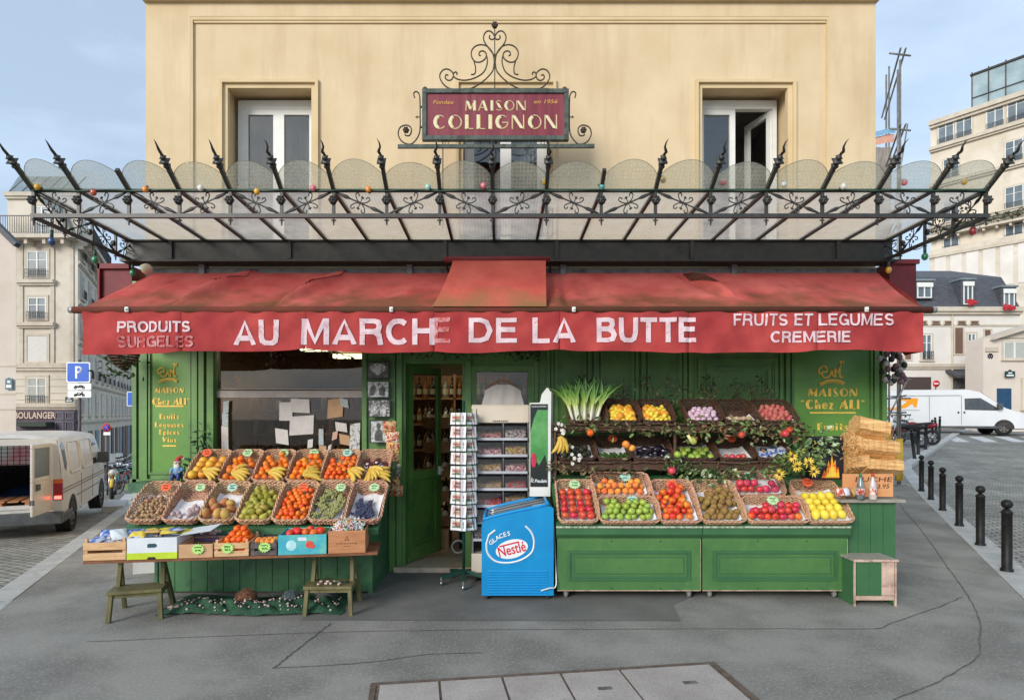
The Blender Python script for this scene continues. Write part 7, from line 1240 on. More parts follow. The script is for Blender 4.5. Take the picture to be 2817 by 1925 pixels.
mb = MB(); mb.box(sA+.02+2*w3_, sB-.02, sy_, sy_+.015, .10, .41); mb.box(sA+.0, sA+.012, sy_-.003, sy_+.015, .0, .41); mb.box(sB-.012, sB, sy_-.003, sy_+.015, .0, .41); mb.box(sA+.02, sB-.02, sy_+.004, sy_+.016, .055, .095); mb.build('bare_strip', wornp, SB); mb = MB(); mb.box(sA-.012, sB+.012, sy_-.015, sy_+.262, .412, .432); mb.build('top_board', greyb, SB, bevel=.003); mb = MB(); mb.box(sA-.012, sB+.012, sy_-.0175, sy_-.0155, .411, .433); mb.build('worn_edge', wornp, SB)
# on top: nets of firewood, firelighter poster, card notice, bottles
logm = mat('split_log', S(200,150,90), .75, col2=S(232,192,130), scale=7, stretch=(.5,6,6), bump=.6, bscale=30, bdist=.006, cspot=(S(150,98,56), 10, .55, .75)); netr = mat('orange_net', S(206,110,44), .6); zt0 = .946; rn = random.Random(70)
for (px, py, w_, h2, rot_, lb) in ((2392,1178,.31,.21,.20,'upper split log in the orange net on the tall cabinet'),(2408,1232,.38,.19,.10,'second split log in the orange net'),(2420,1283,.36,.17,.05,'third split log in the orange net'),(2350,1275,.22,.19,-.1,'short split log at the left of the net'),(2345,1222,.2,.20,.3,'split kindling end on at the left of the logs')):
    c = P(px, py, 5.95); mb = MB(); mb.X = Matrix.Translation(c) @ Matrix.Rotation(rot_, 4, 'Y'); sec = [(.0,-.5),(.45,-.42),(.5,.2),(.15,.5),(-.4,.42),(-.5,-.1)]; n = 10
    vs = []; [vs.extend([(-w_/2+w_*i/n, a*.2+rn.uniform(-.004, .004), b*h2+rn.uniform(-.004, .004)) for a, b in sec]) for i in range(n+1)]; mb.add(vs, [(i*6+j, i*6+(j+1) % 6, (i+1)*6+(j+1) % 6, (i+1)*6+j) for i in range(n) for j in range(6)]+[(0,1,2,3,4,5), tuple(n*6+j for j in range(6))]); mb.build('split_log', logm, None, lb, 'firewood', 'split logs on the cabinet')
mb = MB(); c = P(2392, 1228, 5.83)
for k in range(9):
    a = -.25+.06*k; mb.tube([c+Vector((a+.012*math.sin(v*5), .0+.01*math.cos(v*3+k), -.27+.5*v)) for v in [i/8 for i in range(9)]], .0014, 3)
    mb.tube([c+Vector((-.25+.5*v, .01*math.cos(v*9+k), -.26+.06*k+.014*math.sin(v*6+k))) for v in [i/8 for i in range(9)]], .0014, 3) if k < 8 else None
mb.build('firewood_net', netr, None, 'orange mesh net stretched over the split logs', 'net')
shav = MB()
for k in range(170): p = P(2345+rn.gauss(0, 13), 1235+rn.gauss(0, 28), 5.84); d = Vector((rn.uniform(-1, 1), rn.uniform(-.3, .1), rn.uniform(-1, 1))).normalized()*rn.uniform(.015, .04); shav.bar(p, p+d, .009, .003)
shav.build('kindling_bundle', logm, None, 'bundle of thin kindling splinters left of the logs', 'kindling')
FP = thing('firelighter_poster', 'black firelighter box with an orange flame picture between flowers and logs', 'firelighter box', P(2278, 1308, 5.92)); mb = MB(); a = P(2232, 1200, 5.92); b_ = P(2320, 1318, 5.92); mb.box(a.x, b_.x, a.y, a.y+.12, b_.z, a.z); mb.build('box', mat('box_black', S(34,36,44), .4, scale=9), FP)
flm = mat('flame_orange', S(226,92,24), .5, col2=S(244,190,50), scale=16, ramp=(.42,.62)); mb = MB(); c = P(2284, 1300, 5.915); pts = [(-.09,-.05),(-.06,.03),(-.045,-.005),(-.02,.12),(0,.06),(.012,.20),(.03,.09),(.05,.13),(.06,.03),(.08,.06),(.09,-.05)]; mb.prism([c+Vector((x, -.004, z)) for x, z in pts], (0, .002, 0)); mb.prism([c+Vector((x*.55+.005, -.006, z*.6-.01)) for x, z in pts], (0, .001, 0), 1); mb.build('flame_picture', [flm, mat('flame_yellow', S(248,210,80), .5)], FP)
mb = MB(); mb.tube([P(2240+6*math.sin(k*2.1), 1212+7*k, 5.9) for k in range(12)], .005, 4); mb.build('yellow_script', mat('yellow_print', S(226,214,60), .5), FP)
CN = thing('card_notice', 'orange brown cardboard notice with handwriting leaning on the logs', 'cardboard notice', P(2390, 1362, 5.72)); mb = MB(); a = P(2318, 1303, 5.76); b_ = P(2457, 1366, 5.76); mb.box(a.x, b_.x, a.y, a.y+.006, max(b_.z, zt0), a.z); mb.build('cardboard', mat('orange_card', S(206,142,92), .8, col2=S(216,156,106), scale=6), CN)
mb = MB(); text(mb, 'BUCHE', P(2404, 1318, 5.756), .045, .36, 0, -.005, shear=.1); text(mb, '3.95', P(2430, 1337, 5.756), .04, .12, 0, -.005, shear=.2); mb.build('handwriting', mat('marker_ink', S(44,34,30), .7), CN)
def bottle(px, capm, bm_, lb, wd=1.):
    x = PX(px, 5.62); y = 5.62-D0+.06; t = thing('drink_bottle', lb, 'bottle', (x, y, zt0)); mb = MB(); mb.lathe([(0,0),(.03,0),(.034,.01),(.034,.12),(.03,.15),(.014,.2),(.011,.225),(0,.226)], (x, y, zt0), 14); mb.build('body', bm_, t); mb = MB(); mb.cyl((x, y, zt0+.222), (x, y, zt0+.248), .014, .014, 12); mb.build('cap', capm, t); mb = MB(); mb.lathe([(.035,.05),(.035,.11)], (x, y, zt0), 14); mb.build('label', mat('bottle_red_label', S(190,60,50), .5, col2=S(226,214,200), scale=30, ramp=(.45,.55)), t)
bottle(2378, mat('green_cap', S(30,130,100), .4), mat('grey_drink', S(120,136,138), .15, col2=S(70,84,84), scale=8, spec=.7), 'grey plastic bottle with a green cap on the tall cabinet'); bottle(2412, mat('red_cap', S(206,60,46), .4), mat('clear_drink', S(196,184,180), .15, spec=.7), 'clear plastic bottle with a red cap on the tall cabinet')
for k in range(7): packet(Matrix.Translation((0,0,0)), P(2312+9*k, 1352, 5.66)+Vector((0, .03*(k % 2), .0)), .2*k, R(70), .07, .075, (mat('red_pack', S(196,60,56), .4, col2=S(226,200,180), scale=30, ramp=(.45,.58)), ginp, silv)[k % 3], 'small red and gold snack packet lying on the tall cabinet', 'snack packets on the cabinet')
# ---------------------------------------------------------------- bollards and street furniture on the right
bolm = mat('bollard_paint', (.008,.008,.009), .5, col2=(.018,.017,.016), scale=14, spec=.25)
def bollard(x, y, h, label, group, tilt=0, z=None):
    z = gz(x, y) if z is None else z; t = thing('bollard', label, 'bollard', (x, y, z), group=group, rot=(0, tilt, 0)); mb = MB(); mb.lathe([(.062,0),(.062,.03),(.05,.04),(.05,h-.16),(.056,h-.155),(.056,h-.14),(.046,h-.13),(.03,h-.11)], (0,0,0), 16); mb.build('post', bolm, t, w=False)
    mb = MB(); mb.sph((0,0,h-.055), .056, (1,1,.95), 14, 10); mb.build('ball_top', bolm, t, w=False)
for k, (bx, by) in enumerate(((2770,1571),(2697,1500),(2639,1446),(2593,1404),(2561,1374),(2535,1353))):
    d = 1632*HC/(by-CY); bollard(PX(bx, d), d-D0, (.81,.81,.8,.8,.82,.82)[k], ('nearest black ball topped bollard, at the right edge', 'second nearest black ball topped bollard on the right kerb', 'third nearest black ball topped bollard on the right kerb', 'fourth nearest black bollard on the right kerb', 'fifth nearest black bollard on the right kerb', 'farthest of the six black bollards on the right kerb')[k], 'ball topped bollards on the right kerb')
for k, (px, d, tl) in enumerate(((2516,19.6,-.12),(2526,20.8,.0),(2546,22.5,.03),(2565,25,0),(2578,27,-.1),(2584,28,.03))): bollard(PX(px, d), d-D0, 1.0, 'thin dark bollard at the far pavement corner, %s from the left' % ORD[k], 'far dark bollards', tl)
foam = mat('yellow_foam', S(196,156,36), .6, col2=S(214,176,60), scale=5, cspot=(S(150,116,36), 4, .55, .8)); tubm = mat('scaffold_tube', S(128,124,118), .4, col2=S(156,152,146), metal=.5, scale=6)
SCF = thing('scaffold', 'steel scaffold with yellow foam sleeves on the right pavement beyond the shop', 'scaffold', (9.2, 7.6, gz(9.2, 7.6)))
legs = [(PX(2470, 14.2), 7.4), (PX(2484, 14.2), 7.5), (PX(2438, 17.2), 10.4), (PX(2452, 17.2), 10.5)]
for k, (x, y) in enumerate(legs):
    z = gz(x, y); mb = MB(); mb.cyl((x, y, z), (x, y, (10.0 if k < 2 else 11.6)+.3*(k % 2)), .024, .024, 8); mb.build('upright', tubm, SCF); mb = MB(); mb.cyl((x, y, z+.12), (x, y, z+(1.12 if k < 2 else 1.0)), .06, .06, 12); mb.build('foam_sleeve', foam, SCF); mb = MB(); mb.box(x-.09, x+.09, y-.09, y+.09, z, z+.03); mb.build('base_plate', tubm, SCF)
for z in (1.75, 2.15, 2.6, 4.6, 6.6, 8.6, 10.4):
    mb = MB(); mb.tube([(legs[0][0]-.2, 7.4, z), (legs[1][0]+.25, 7.5, z)], .022, 6); mb.tube([(legs[1][0], 7.3, z+.06), (legs[3][0], 10.7, z+.06)], .022, 6); mb.tube([(legs[0][0], 7.3, z+.06), (legs[2][0], 10.6, z+.06)], .022, 6); mb.build('crossbar', tubm, SCF)
mb = MB(); mb.tube([(legs[0][0]-.3, 7.38, 1.6), (legs[1][0]+.1, 7.38, 2.6)], .02, 6); mb.build('diagonal_brace', tubm, SCF); mb = MB(); mb.tube([(legs[0][0]-.1, 7.38, 6.7), (legs[1][0]+.1, 7.38, 8.7)], .016, 6); mb.build('diagonal_brace', tubm, SCF)
mb = MB(); xa, xb = 8.9, PX(2452, 16.5)-.05
mb.grid(lambda u, v: (xa+(xb-xa)*u, 9.6+.04*math.sin(u*9), 6.0+3.2*v+.05*math.sin(u*5)), 16, 12); mb.build('grey_netting', mat('grey_netting', S(132,124,116), .9, col2=S(158,150,142), scale=3, stretch=(6,1,1)), SCF)
mb = MB(); mb.grid(lambda u, v: (xa+(xb-xa)*u, 9.55+.05*math.sin(u*11), 9.2+.22*v+.04*math.sin(u*8)), 16, 3, 0); mb.grid(lambda u, v: (xa+(xb-xa)*u, 9.5+.05*math.sin(u*11), 9.42+.14*v+.05*math.sin(u*8)), 16, 3, 1); mb.build('toe_boards', [mat('salmon_board', S(200,150,130), .8), mat('blue_tarp', S(120,160,190), .7)], SCF)
mb = MB(); rn = random.Random(90)
for k in range(90): p = Vector((8.75+rn.random()*1.2, 9.3+rn.gauss(0, .2), 10.6+rn.random()*1.9)); leaf(mb, p, .16, rn)
mb.tube(catmull([(8.6, 9.3, 10.3), (8.9, 9.3, 11.2), (9.4, 9.3, 11.8), (9.9, 9.3, 12.3)]), .02, 5, 1); mb.build('climbing_plant', [leafd, twig], None, 'straggly climbing plant by the scaffold beside the shop roof', 'climber', nrm=False)
blueS = mat('sign_blue', S(22,86,188), .35, var=.04); whS = mat('sign_white', S(226,228,226), .35, var=.03); redS = mat('sign_red', S(196,30,40), .35); greyS = mat('sign_back', S(90,92,94), .4, metal=.4); polem = mat('sign_pole', S(62,52,48), .5, col2=S(84,72,66), scale=10)
def polesign(name, label, cat, px, d, base_px=None): 
    x = PX(px, d); y = d-D0; return thing(name, label, cat, (x, y, gz(x, y)+RZ*0)), x, y
def plate(mb, x, y, w, h, z, m=0, th=.02, r=.04):
    pts = []; 
    for cx, cz, a0 in ((w/2-r, h/2-r, 0), (-w/2+r, h/2-r, 90), (-w/2+r, -h/2+r, 180), (w/2-r, -h/2+r, 270)): pts += [(x+cx+r*math.cos(R(a0+30*i)), y, z+cz+r*math.sin(R(a0+30*i))) for i in range(4)]
    mb.prism(pts, (0, th, 0), m)
def parking(px, d, py0, py1, label, sub=True):
    t, x, y = polesign('parking_sign', label, 'parking sign', px, d); h = PZ(py0, d)-PZ(py1, d); zc = (PZ(py0, d)+PZ(py1, d))/2; mb = MB(); mb.cyl((x, y+.06, gz(x, y)), (x, y+.06, zc+h*.62), .035, .035, 10); mb.build('pole', polem, t)
    mb = MB(); plate(mb, x, y, h*1.16, h, zc, 0); plate(mb, x, y-.004, h*1.06, h*.9, zc, 1, .004, .03); mb.build('blue_panel', [whS, blueS], t); mb = MB(); mb.box(x-.135*h, x-.04*h, y-.008, y-.0045, zc-.3*h, zc+.3*h); mb.tube([(x+(.02+.135*math.cos(R(a)))*h, y-.007, zc+(.13+.125*math.sin(R(a)))*h) for a in range(-90, 91, 15)], h*.048, 4, flat=1); mb.bar((x-.05*h, y-.0065, zc+.255*h), (x+.03*h, y-.0065, zc+.255*h), .003, h*.095); mb.bar((x-.05*h, y-.0065, zc+.005*h), (x+.03*h, y-.0065, zc+.005*h), .003, h*.095); mb.build('letter_p', whS, t)
    if sub:
        for k in range(2):
            z = zc-h*(.70+.37*k); mb = MB(); plate(mb, x+.03, y, h*1.15, h*.33, z, 0, .02, .03); pl = mb.build('sub_panel', whS, t); mb = MB()
            for s in (-1, 1): mb.tube(spiral((x+.03+s*.2*h, y-.006, z-.05*h), .055*h, .055*h, 0, 360, 12), .009, 4)
            if k == 0: mb.prism([(x+.03+a*h, y-.007, z+b_*h) for a, b_ in ((-.26,-.03),(-.2,.06),(-.05,.03),(.02,.08),(.16,.07),(.27,-.02),(.2,-.05),(-.2,-.06))], (0, .003, 0))
            else: mb.tube([(x+.03+a*h, y-.006, z+b_*h) for a, b_ in ((-.2,-.05),(-.08,.05),(.1,.02),(.2,-.05),(.1,.1),(.18,.1))], .013, 4); mb.tube([(x+.03+a*h, y-.006, z+b_*h) for a, b_ in ((-.15,-.02),(.02,-.06),(.1,.02))], .016, 4)
            mb.build('vehicle_symbol', frb, pl)
parking(215, 15, 996, 1052, 'blue parking sign with two white panels on a dark pole above the old van'); parking(372, 22, 1077, 1117, 'blue parking sign half hidden by the left edge of the green shopfront', False)
t, x, y = polesign('no_parking_sign', 'round blue and red no parking sign by the parked motorbikes', 'traffic sign', 293, 19); zc = PZ(1176, 19); mb = MB(); mb.cyl((x, y+.05, gz(x, y)), (x, y+.05, zc+.1), .03, .03, 8); mb.build('pole', polem, t); mb = MB(); mb.cyl((x, y, zc), (x, y+.02, zc), .13, .13, 24, 0); mb.cyl((x, y-.004, zc), (x, y, zc), .09, .09, 24, 1); mb.bar((x-.08, y-.006, zc+.08), (x+.08, y-.006, zc-.08), .004, .03, 0); mb.box(x-.1, x+.12, y, y+.02, zc-.24, zc-.14, 2); mb.build('disc', [redS, blueS, whS], t)
t, x, y = polesign('no_entry_sign', 'red no entry sign in front of the garage on the right', 'traffic sign', 2576, 33); zc = PZ(1055, 33); mb = MB(); mb.cyl((x, y+.05, gz(x, y)), (x, y+.05, zc+.1), .03, .03, 8); mb.build('pole', polem, t); mb = MB(); mb.cyl((x, y, zc), (x, y+.02, zc), .19, .19, 24, 0); mb.box(x-.12, x+.12, y-.004, y, zc-.03, zc+.03, 1); mb.build('disc', [redS, whS], t)
# ---------------------------------------------------------------- houses
cream = mat('cream_stone', S(196,186,170), .85, col2=S(212,203,188), scale=.5, detail=8, cspot=(S(170,160,146), .8, .55, .85)); cream2 = mat('pale_stone', S(200,188,168), .85, col2=S(216,206,190), scale=.4, detail=8, cspot=(S(176,164,148), .6, .55, .85)); pinkw = mat('pinkish_render', S(196,182,168), .9, col2=S(208,196,184), scale=.5, detail=7); whitew = mat('white_render', S(208,202,194), .85, col2=S(220,215,208), scale=.5, detail=7); trimm = mat('stone_trim', S(186,174,156), .8, col2=S(200,190,174), scale=1.5); slate = mat('slate', S(62,64,70), .6, col2=S(86,88,94), scale=3, stretch=(1,1,6)); zincr = mat('zinc_roof', S(112,124,130), .5, col2=S(136,148,152), scale=1, metal=.2); wglass = mat('far_glass', S(70,82,90), .3, col2=S(120,134,142), scale=.35, spec=.4); shutw = mat('white_shutter', S(206,202,196), .7, stretch=(1,1,12), scale=4); brownp = mat('brown_panel', S(110,86,72), .8, scale=1); curw = mat('net_curtain', S(170,172,166), .9, stretch=(10,1,1), scale=3)
class House:
    def __init__(s, label, x, y, ang, L_, dep, zb, zt, wall, name='building', sh=0.):
        s.sh = sh
        s.M = Matrix.Translation((x, y, 0)) @ Matrix.Rotation(ang, 4, 'Z'); s.t = thing(name, label, 'building', (x, y, zb)); s.L = L_; s.zt = zt; s.dep = dep; s.zb = zb
        mb = s.mb(); mb.prism([(0, 0, zb-1), (L_, 0, zb-1), (L_-sh*dep, dep, zb-1), (-sh*dep, dep, zb-1)], (0, 0, zt-zb+1)); s.wall = mb.build('wall', wall, s.t)
    def mb(s): m = MB(); m.X = s.M; return m
    def band(s, z, h=.2, pr=.15, m=None, x0=-.05, x1=None, name='cornice'): mb = s.mb(); mb.box(x0, (s.L+.05) if x1 is None else x1, -pr, -.002, z, z+h); mb.box(x0+.02, (s.L+.03) if x1 is None else x1-.02, -pr*.6, -.002, z-h*.6, z-.001); mb.build(name, m or trimm, s.t)
    def win(s, x, z, w, h, kind='g', guard=True, sill=True, sur=.1):
        mb = s.mb(); mb.frame(x-w/2-sur, x+w/2+sur, z-.02, z+h+sur, sur, -.06, .0, 1); 
        if sill: mb.box(x-w/2-sur-.06, x+w/2+sur+.06, -.14, -.001, z-.10, z-.021, 1)
        if kind == 's': mb.box(x-w/2, x+w/2, -.03, -.001, z+.001, z+h-.001, 3)
        elif kind == 'b': mb.box(x-w/2, x+w/2, -.02, -.001, z+.001, z+h-.001, 4)
        else:
            mb.box(x-w/2, x+w/2, -.012, -.001, z+.001, z+h-.001, 2 if kind == 'g' else 5); mb.frame(x-w/2, x+w/2, z, z+h, .06, -.045, -.013, 0); mb.box(x-.04, x+.04, -.05, -.0125, z+.06, z+h-.06, 0)
            if h > 1.4: mb.box(x-w/2+.06, x-.041, -.04, -.013, z+h*.66, z+h*.66+.04, 0); mb.box(x+.041, x+w/2-.06, -.04, -.013, z+h*.66, z+h*.66+.04, 0)
        o = mb.build('window', [whitep, trimm, wglass, shutw, brownp, curw], s.t)
        if guard:
            g_ = s.mb(); g_.bar((x-w/2-.02, -.2, z+.55), (x+w/2+.02, -.2, z+.55), .04, .04); g_.bar((x-w/2-.02, -.2, z+.04), (x+w/2+.02, -.2, z+.04), .03, .03); n = int(w/.13)
            for i in range(n+1): xx = x-w/2+w*i/n; g_.bar((xx, -.2, z+.04), (xx, -.2, z+.55), .022, .022, up=(0,1,0)); 
            for i in range(n): xx = x-w/2+w*(i+.5)/n; g_.tube([(xx+.05*math.cos(a), -.2, z+.3+.05*math.sin(a)) for a in (0, 1.57, 3.14, 4.71, 6.28)], .01, 3)
            g_.build('guard_rail', iron, o)
    def balcony(s, z, x0=0, x1=None, pr=.6, h=1.0):
        x1 = s.L if x1 is None else x1; mb = s.mb(); mb.box(x0-.1, x1+.1, -pr, -.003, z-.22, z); n = int((x1-x0)/1.1)
        for i in range(n): xx = x0+(x1-x0)*(i+.5)/n; mb.box(xx-.1, xx+.1, -pr*.8, -.004, z-.55, z-.221)
        b_ = mb.build('balcony', trimm, s.t); g_ = s.mb(); g_.bar((x0, -pr+.05, z+h), (x1, -pr+.05, z+h), .05, .05); g_.bar((x0, -pr+.05, z+.1), (x1, -pr+.05, z+.1), .03, .03); n = int((x1-x0)/.14)
        for i in range(n+1): xx = x0+(x1-x0)*i/n; g_.bar((xx, -pr+.05, z+.1), (xx, -pr+.05, z+h), .025, .025, up=(0,1,0))
        g_.build('railing', iron, b_)
    def mansard(s, z0, z1, m, inset=1.2, top=.4, x0=0, x1=None):
        x1 = s.L if x1 is None else x1; mb = s.mb(); a = [(x0,-.05,z0),(x1,-.05,z0),(x1,s.dep,z0),(x0,s.dep,z0)]; b_ = [(x0+inset*.3,inset,z1),(x1-inset*.3,inset,z1),(x1-inset*.3,s.dep-inset,z1),(x0+inset*.3,s.dep-inset,z1)]; c = [(x0+inset,s.dep/2-.3,z1+top),(x1-inset,s.dep/2-.3,z1+top),(x1-inset,s.dep/2+.3,z1+top),(x0+inset,s.dep/2+.3,z1+top)]
        a, b_, c = ([(p[0]-s.sh*max(0, p[1]), p[1], p[2]) for p in l] for l in (a, b_, c)); mb.add(a+b_+c, [(0,1,5,4),(1,2,6,5),(2,3,7,6),(3,0,4,7),(4,5,9,8),(5,6,10,9),(6,7,11,10),(7,4,8,11),(8,9,10,11)]); return mb.build('roof', m, s.t)
    def dormer(s, x, z, w, h, y=.3, m=None, shut=False):
        mb = s.mb(); mb.box(x-w/2-.15, x+w/2+.15, y-.3, y+1.4, z, z+h+.12, 0); mb.box(x-w/2-.22, x+w/2+.22, y-.4, y+1.5, z+h+.121, z+h+.24, 1); mb.box(x-w/2, x+w/2, y-.32, y-.301, z+.05, z+h, 2); mb.frame(x-w/2, x+w/2, z+.05, z+h, .07, y-.36, y-.321, 3); mb.box(x-.04, x+.04, y-.35, y-.322, z+.12, z+h-.07, 3)
        if shut: mb.box(x-w/2-.05, x+w/2+.05, y-.42, y-.361, z+h-.3, z+h, 3)
        mb.build('dormer', [m or trimm, zincr, wglass, whitep], s.t)
    def chimney(s, x, y, z, h=1.6, w=1.4):
        mb = s.mb(); mb.box(x-w/2, x+w/2, y-.3, y+.3, z, z+h); [mb.cyl((x-w/2+.2+.3*i, y, z+h), (x-w/2+.2+.3*i, y, z+h+.4), .09, .08, 8, 1) for i in range(int(w/.32))]; mb.build('chimney', [trimm, brownp], s.t)
# left: corner building, front face then the faces running down the street
D = 38; xa, xb = PX(20, D), PX(214, D); H = House('cream corner apartment building with a purple bakery front, behind the old van', xa, D-D0, 0, xb-xa, 9, -2.3, PZ(535, D), cream, sh=.6); wx = (PX(103, D)-xa)
for py0, py1, px0, px1, kd in ((691,766,71,127,'g'),(818,882,78,127,'g'),(924,1000,78,132,'s'),(1038,1112,83,135,'c')): H.win(wx, PZ(py1, D), (px1-px0)/F*D, (py1-py0)/F*D, kd, guard=kd != 's', sill=False, sur=.16)
H.band(PZ(780, D), .22, .3, x0=wx-1.2, x1=wx+1.2); H.band(PZ(897, D), .22, .3, x0=wx-1.2, x1=wx+1.2); H.band(PZ(1012, D), .3, .2); H.band(PZ(1120, D), .25, .3); H.balcony(PZ(655, D), 0, H.L+.1, .9, 1.15); H.win(PX(116, D)-xa, PZ(650, D), 1.1, 1.9, 'g', False, False); H.band(PZ(542, D), .25, .25)
for z in range(5): H.band(PZ(1024+19*z, D), .035, .03, name='rustication')
mb = H.mb(); [mb.box(x_-.12, x_+.12, -.07, -.002, PZ(1000, D), PZ(668, D)) for x_ in (.4, wx-1.0, wx+1.0, H.L-.35)]; mb.build('pilaster', trimm, H.t)
H.mansard(PZ(535, D), PZ(462, D), zincr, 1.4, .4); mb = H.mb(); [mb.bar((i*.8, -.06, PZ(535, D)), (i*.8+.1, 1.38, PZ(463, D)), .05, .05) for i in range(6)]; mb.build('roof_seam', zinc, H.t)
purp = mat('purple_front', S(70,58,72), .6, col2=S(92,76,88), scale=2); maro = mat('maroon_band', S(78,50,50), .6); mb = H.mb(); mb.box(.3, H.L, -.25, -.003, -2.2, PZ(1126, D)); mb.box(.4, PX(155, D)-xa, -.30, -.251, PZ(1153, D), PZ(1131, D), 1); mb.box(PX(60, D)-xa, PX(155, D)-xa, -.9, -.26, PZ(1172, D), PZ(1160, D), 2); SH = mb.build('bakery_front', [purp, maro, mat('dark_awning', S(60,70,60), .8)], H.t)
mb = H.mb(); [mb.frame(PX(a, D)-xa, PX(b_, D)-xa, PZ(c, D), PZ(d_, D), .08, -.29, -.251) for a, b_, c, d_ in ((160,184,1153,1133),(187,212,1153,1133),(160,184,1200,1158),(187,212,1200,1158))]; mb.build('panel_frames', mat('blue_grey_paint', S(96,100,112), .6), SH)
mb = MB(); text(mb, 'BOULANGER', (PX(97, D-.3), D-.33-D0, PZ(1142, D)), .42, PX(152, D)-PX(40, D), 0, .02); mb.build('lettering', mat('cream_lettering', S(206,186,172), .6), SH)
def nameplate(px, py, w, h, d, label, green_=False):
    c = P(px, py, d); t = thing('street_nameplate', label, 'street sign', c); mb = MB(); mb.box(c.x-w/2, c.x+w/2, c.y, c.y+.03, c.z-h/2, c.z+h/2); mb.sph((c.x, c.y+.015, c.z+h/2), w*.2, (1, .1, .8), 10, 6, 0); mb.build('plate', mat('plate_green' if green_ else 'plate_blue', S(24,60,60) if green_ else S(80,110,120), .4), t); mb = MB(); mb.box(c.x-w*.36, c.x+w*.36, c.y-.004, c.y, c.z-h*.32, c.z-h*.08); mb.box(c.x-w*.2, c.x+w*.2, c.y-.004, c.y, c.z+h*.1, c.z+h*.3); mb.build('white_bars', whS, t)
nameplate(190, 1099, .5, .34, 37.6, 'small white and grey street name plate above the bakery front', True)
VD = Vector((-.5, 1.)).normalized(); sang = math.atan2(VD.y, VD.x)
x0_, y0_ = xb, D-D0
for k, (L_, zt_, wl) in enumerate(((9, PZ(655, D), cream), (11, PZ(700, D)-.3, cream2), (12, PZ(640, D), cream), (14, PZ(680, D), cream2), (16, PZ(700, D), cream))):
    H = House('pale stone apartment building, %s down the left street from the bakery corner' % ('first', 'second', 'third', 'fourth', 'fifth')[k], x0_, y0_, sang, L_, 4.5, -2.6, zt_, wl, sh=-.8)
    # the face looks to the street on the right: mirrored so that its outside is at local -y
    n = max(2, int(L_/2.4))
    for fl_ in range(5):
        zf = 1.7+fl_*2.55
        for i in range(n): H.win(L_*(i+.5)/n, zf-.0, 1.0, 1.6, ('g', 's', 'c', 'g')[(i+fl_+k) % 4], guard=fl_ > 0 and k < 3, sur=.13)
        H.band(zf-.45, .16, .14)
    for i in range(n): mb = H.mb(); mb.box(L_*(i+.5)/n-.7, L_*(i+.5)/n+.7, -.08, -.003, -2.5, .6); mb.build('shop_bay', (purp, brownp, mat('blue_bay', S(110,130,134), .6))[(i+k) % 3], H.t)
    H.band(zt_-.45, .4, .5); H.balcony(zt_-.6 if k else zt_-.1, 0, L_, .8); mb = H.mb(); mb.add([(0, -.02, zt_), (L_, -.02, zt_), (L_, 1.4, zt_+2.6), (0, 1.4, zt_+2.6), (3.2, 4, zt_+3), (L_+3.2, 4, zt_+3), (3.6, 4.5, zt_), (L_+3.6, 4.5, zt_)], [(0,1,2,3), (3,2,5,4), (4,5,7,6), (0,3,4,6), (1,7,5,2)]); mb.build('roof', zincr, H.t)
    x0_ += VD.x*L_; y0_ += VD.y*L_
D = 27; xa = PX(-90, D); xb = PX(44, D); mb = MB(); H = House('pinkish gable end wall at the left edge of the picture', xa, D-D0, 0, xb-xa, 6, -1.9, PZ(670, D), pinkw, sh=1.); mb = H.mb(); mb.prism([(0, 0, PZ(670, D)), (H.L, 0, PZ(670, D)), (0, 0, PZ(540, D))], (0, .3, 0)); mb.build('gable', pinkw, H.t); mb = H.mb(); mb.bar((H.L+.15, -.1, PZ(676, D)), (0, -.1, PZ(534, D)), .3, .22); mb.build('roof_edge', slate, H.t); mb = H.mb(); [mb.box(H.L-.9, H.L+.02, -.03, 0, PZ(p, D)-.08, PZ(p, D)) for p in (1003, 1080, 1122)]; mb.build('ledges', trimm, H.t)
nameplate(24, 1056, .32, .5, 26.9, 'faded blue plate on the pinkish wall at the left edge')
# right: slate roofed white house, small house, and the tall block behind
D = 40; xa, xb = PX(2440, D), PX(2806, D); g0 = .7; H = House('white house with a slate mansard roof behind the modern white van', xa, D-D0, 0, xb-xa, 10, g0, PZ(850, D), whitew)
for px, w_, p0, p1, kd in ((2548,28,990,920,'g'),(2497,16,992,960,'b'),(2637,22,976,902,'b'),(2672,22,988,917,'g'),(2716,16,980,908,'b')): H.win(PX(px, D)-xa, PZ(p0, D), w_/F*D, (p0-p1)/F*D, kd, guard=kd == 'g', sur=.1, sill=kd == 'g')
for px in (2505, 2538, 2574, 2608, 2645, 2680): H.win(PX(px, D)-xa, PZ(894, D), .5, .26, 'b', False, False, .06)
H.band(PZ(858, D), .3, .35); H.band(PZ(1010, D), .22, .2); H.band(PZ(896, D), .1, .06); H.mansard(PZ(850, D)+.05, PZ(752, D), slate, 1.1, 1.3); mb = H.mb(); mb.box(PX(2482, D)-xa, PX(2560, D)-xa, -.05, -.003, g0, PZ(1037, D)); mb.build('garage_opening', mat('brown_shutter', S(72,60,56), .8, stretch=(1,1,14), scale=3), H.t)
for px, p0, p1, w_ in ((2542,822,778,40),(2662,840,775,26),(2775,850,795,30)): H.dormer(PX(px, D)-xa, PZ(p0, D), w_/F*D, (p0-p1)/F*D, m=slate, shut=True)
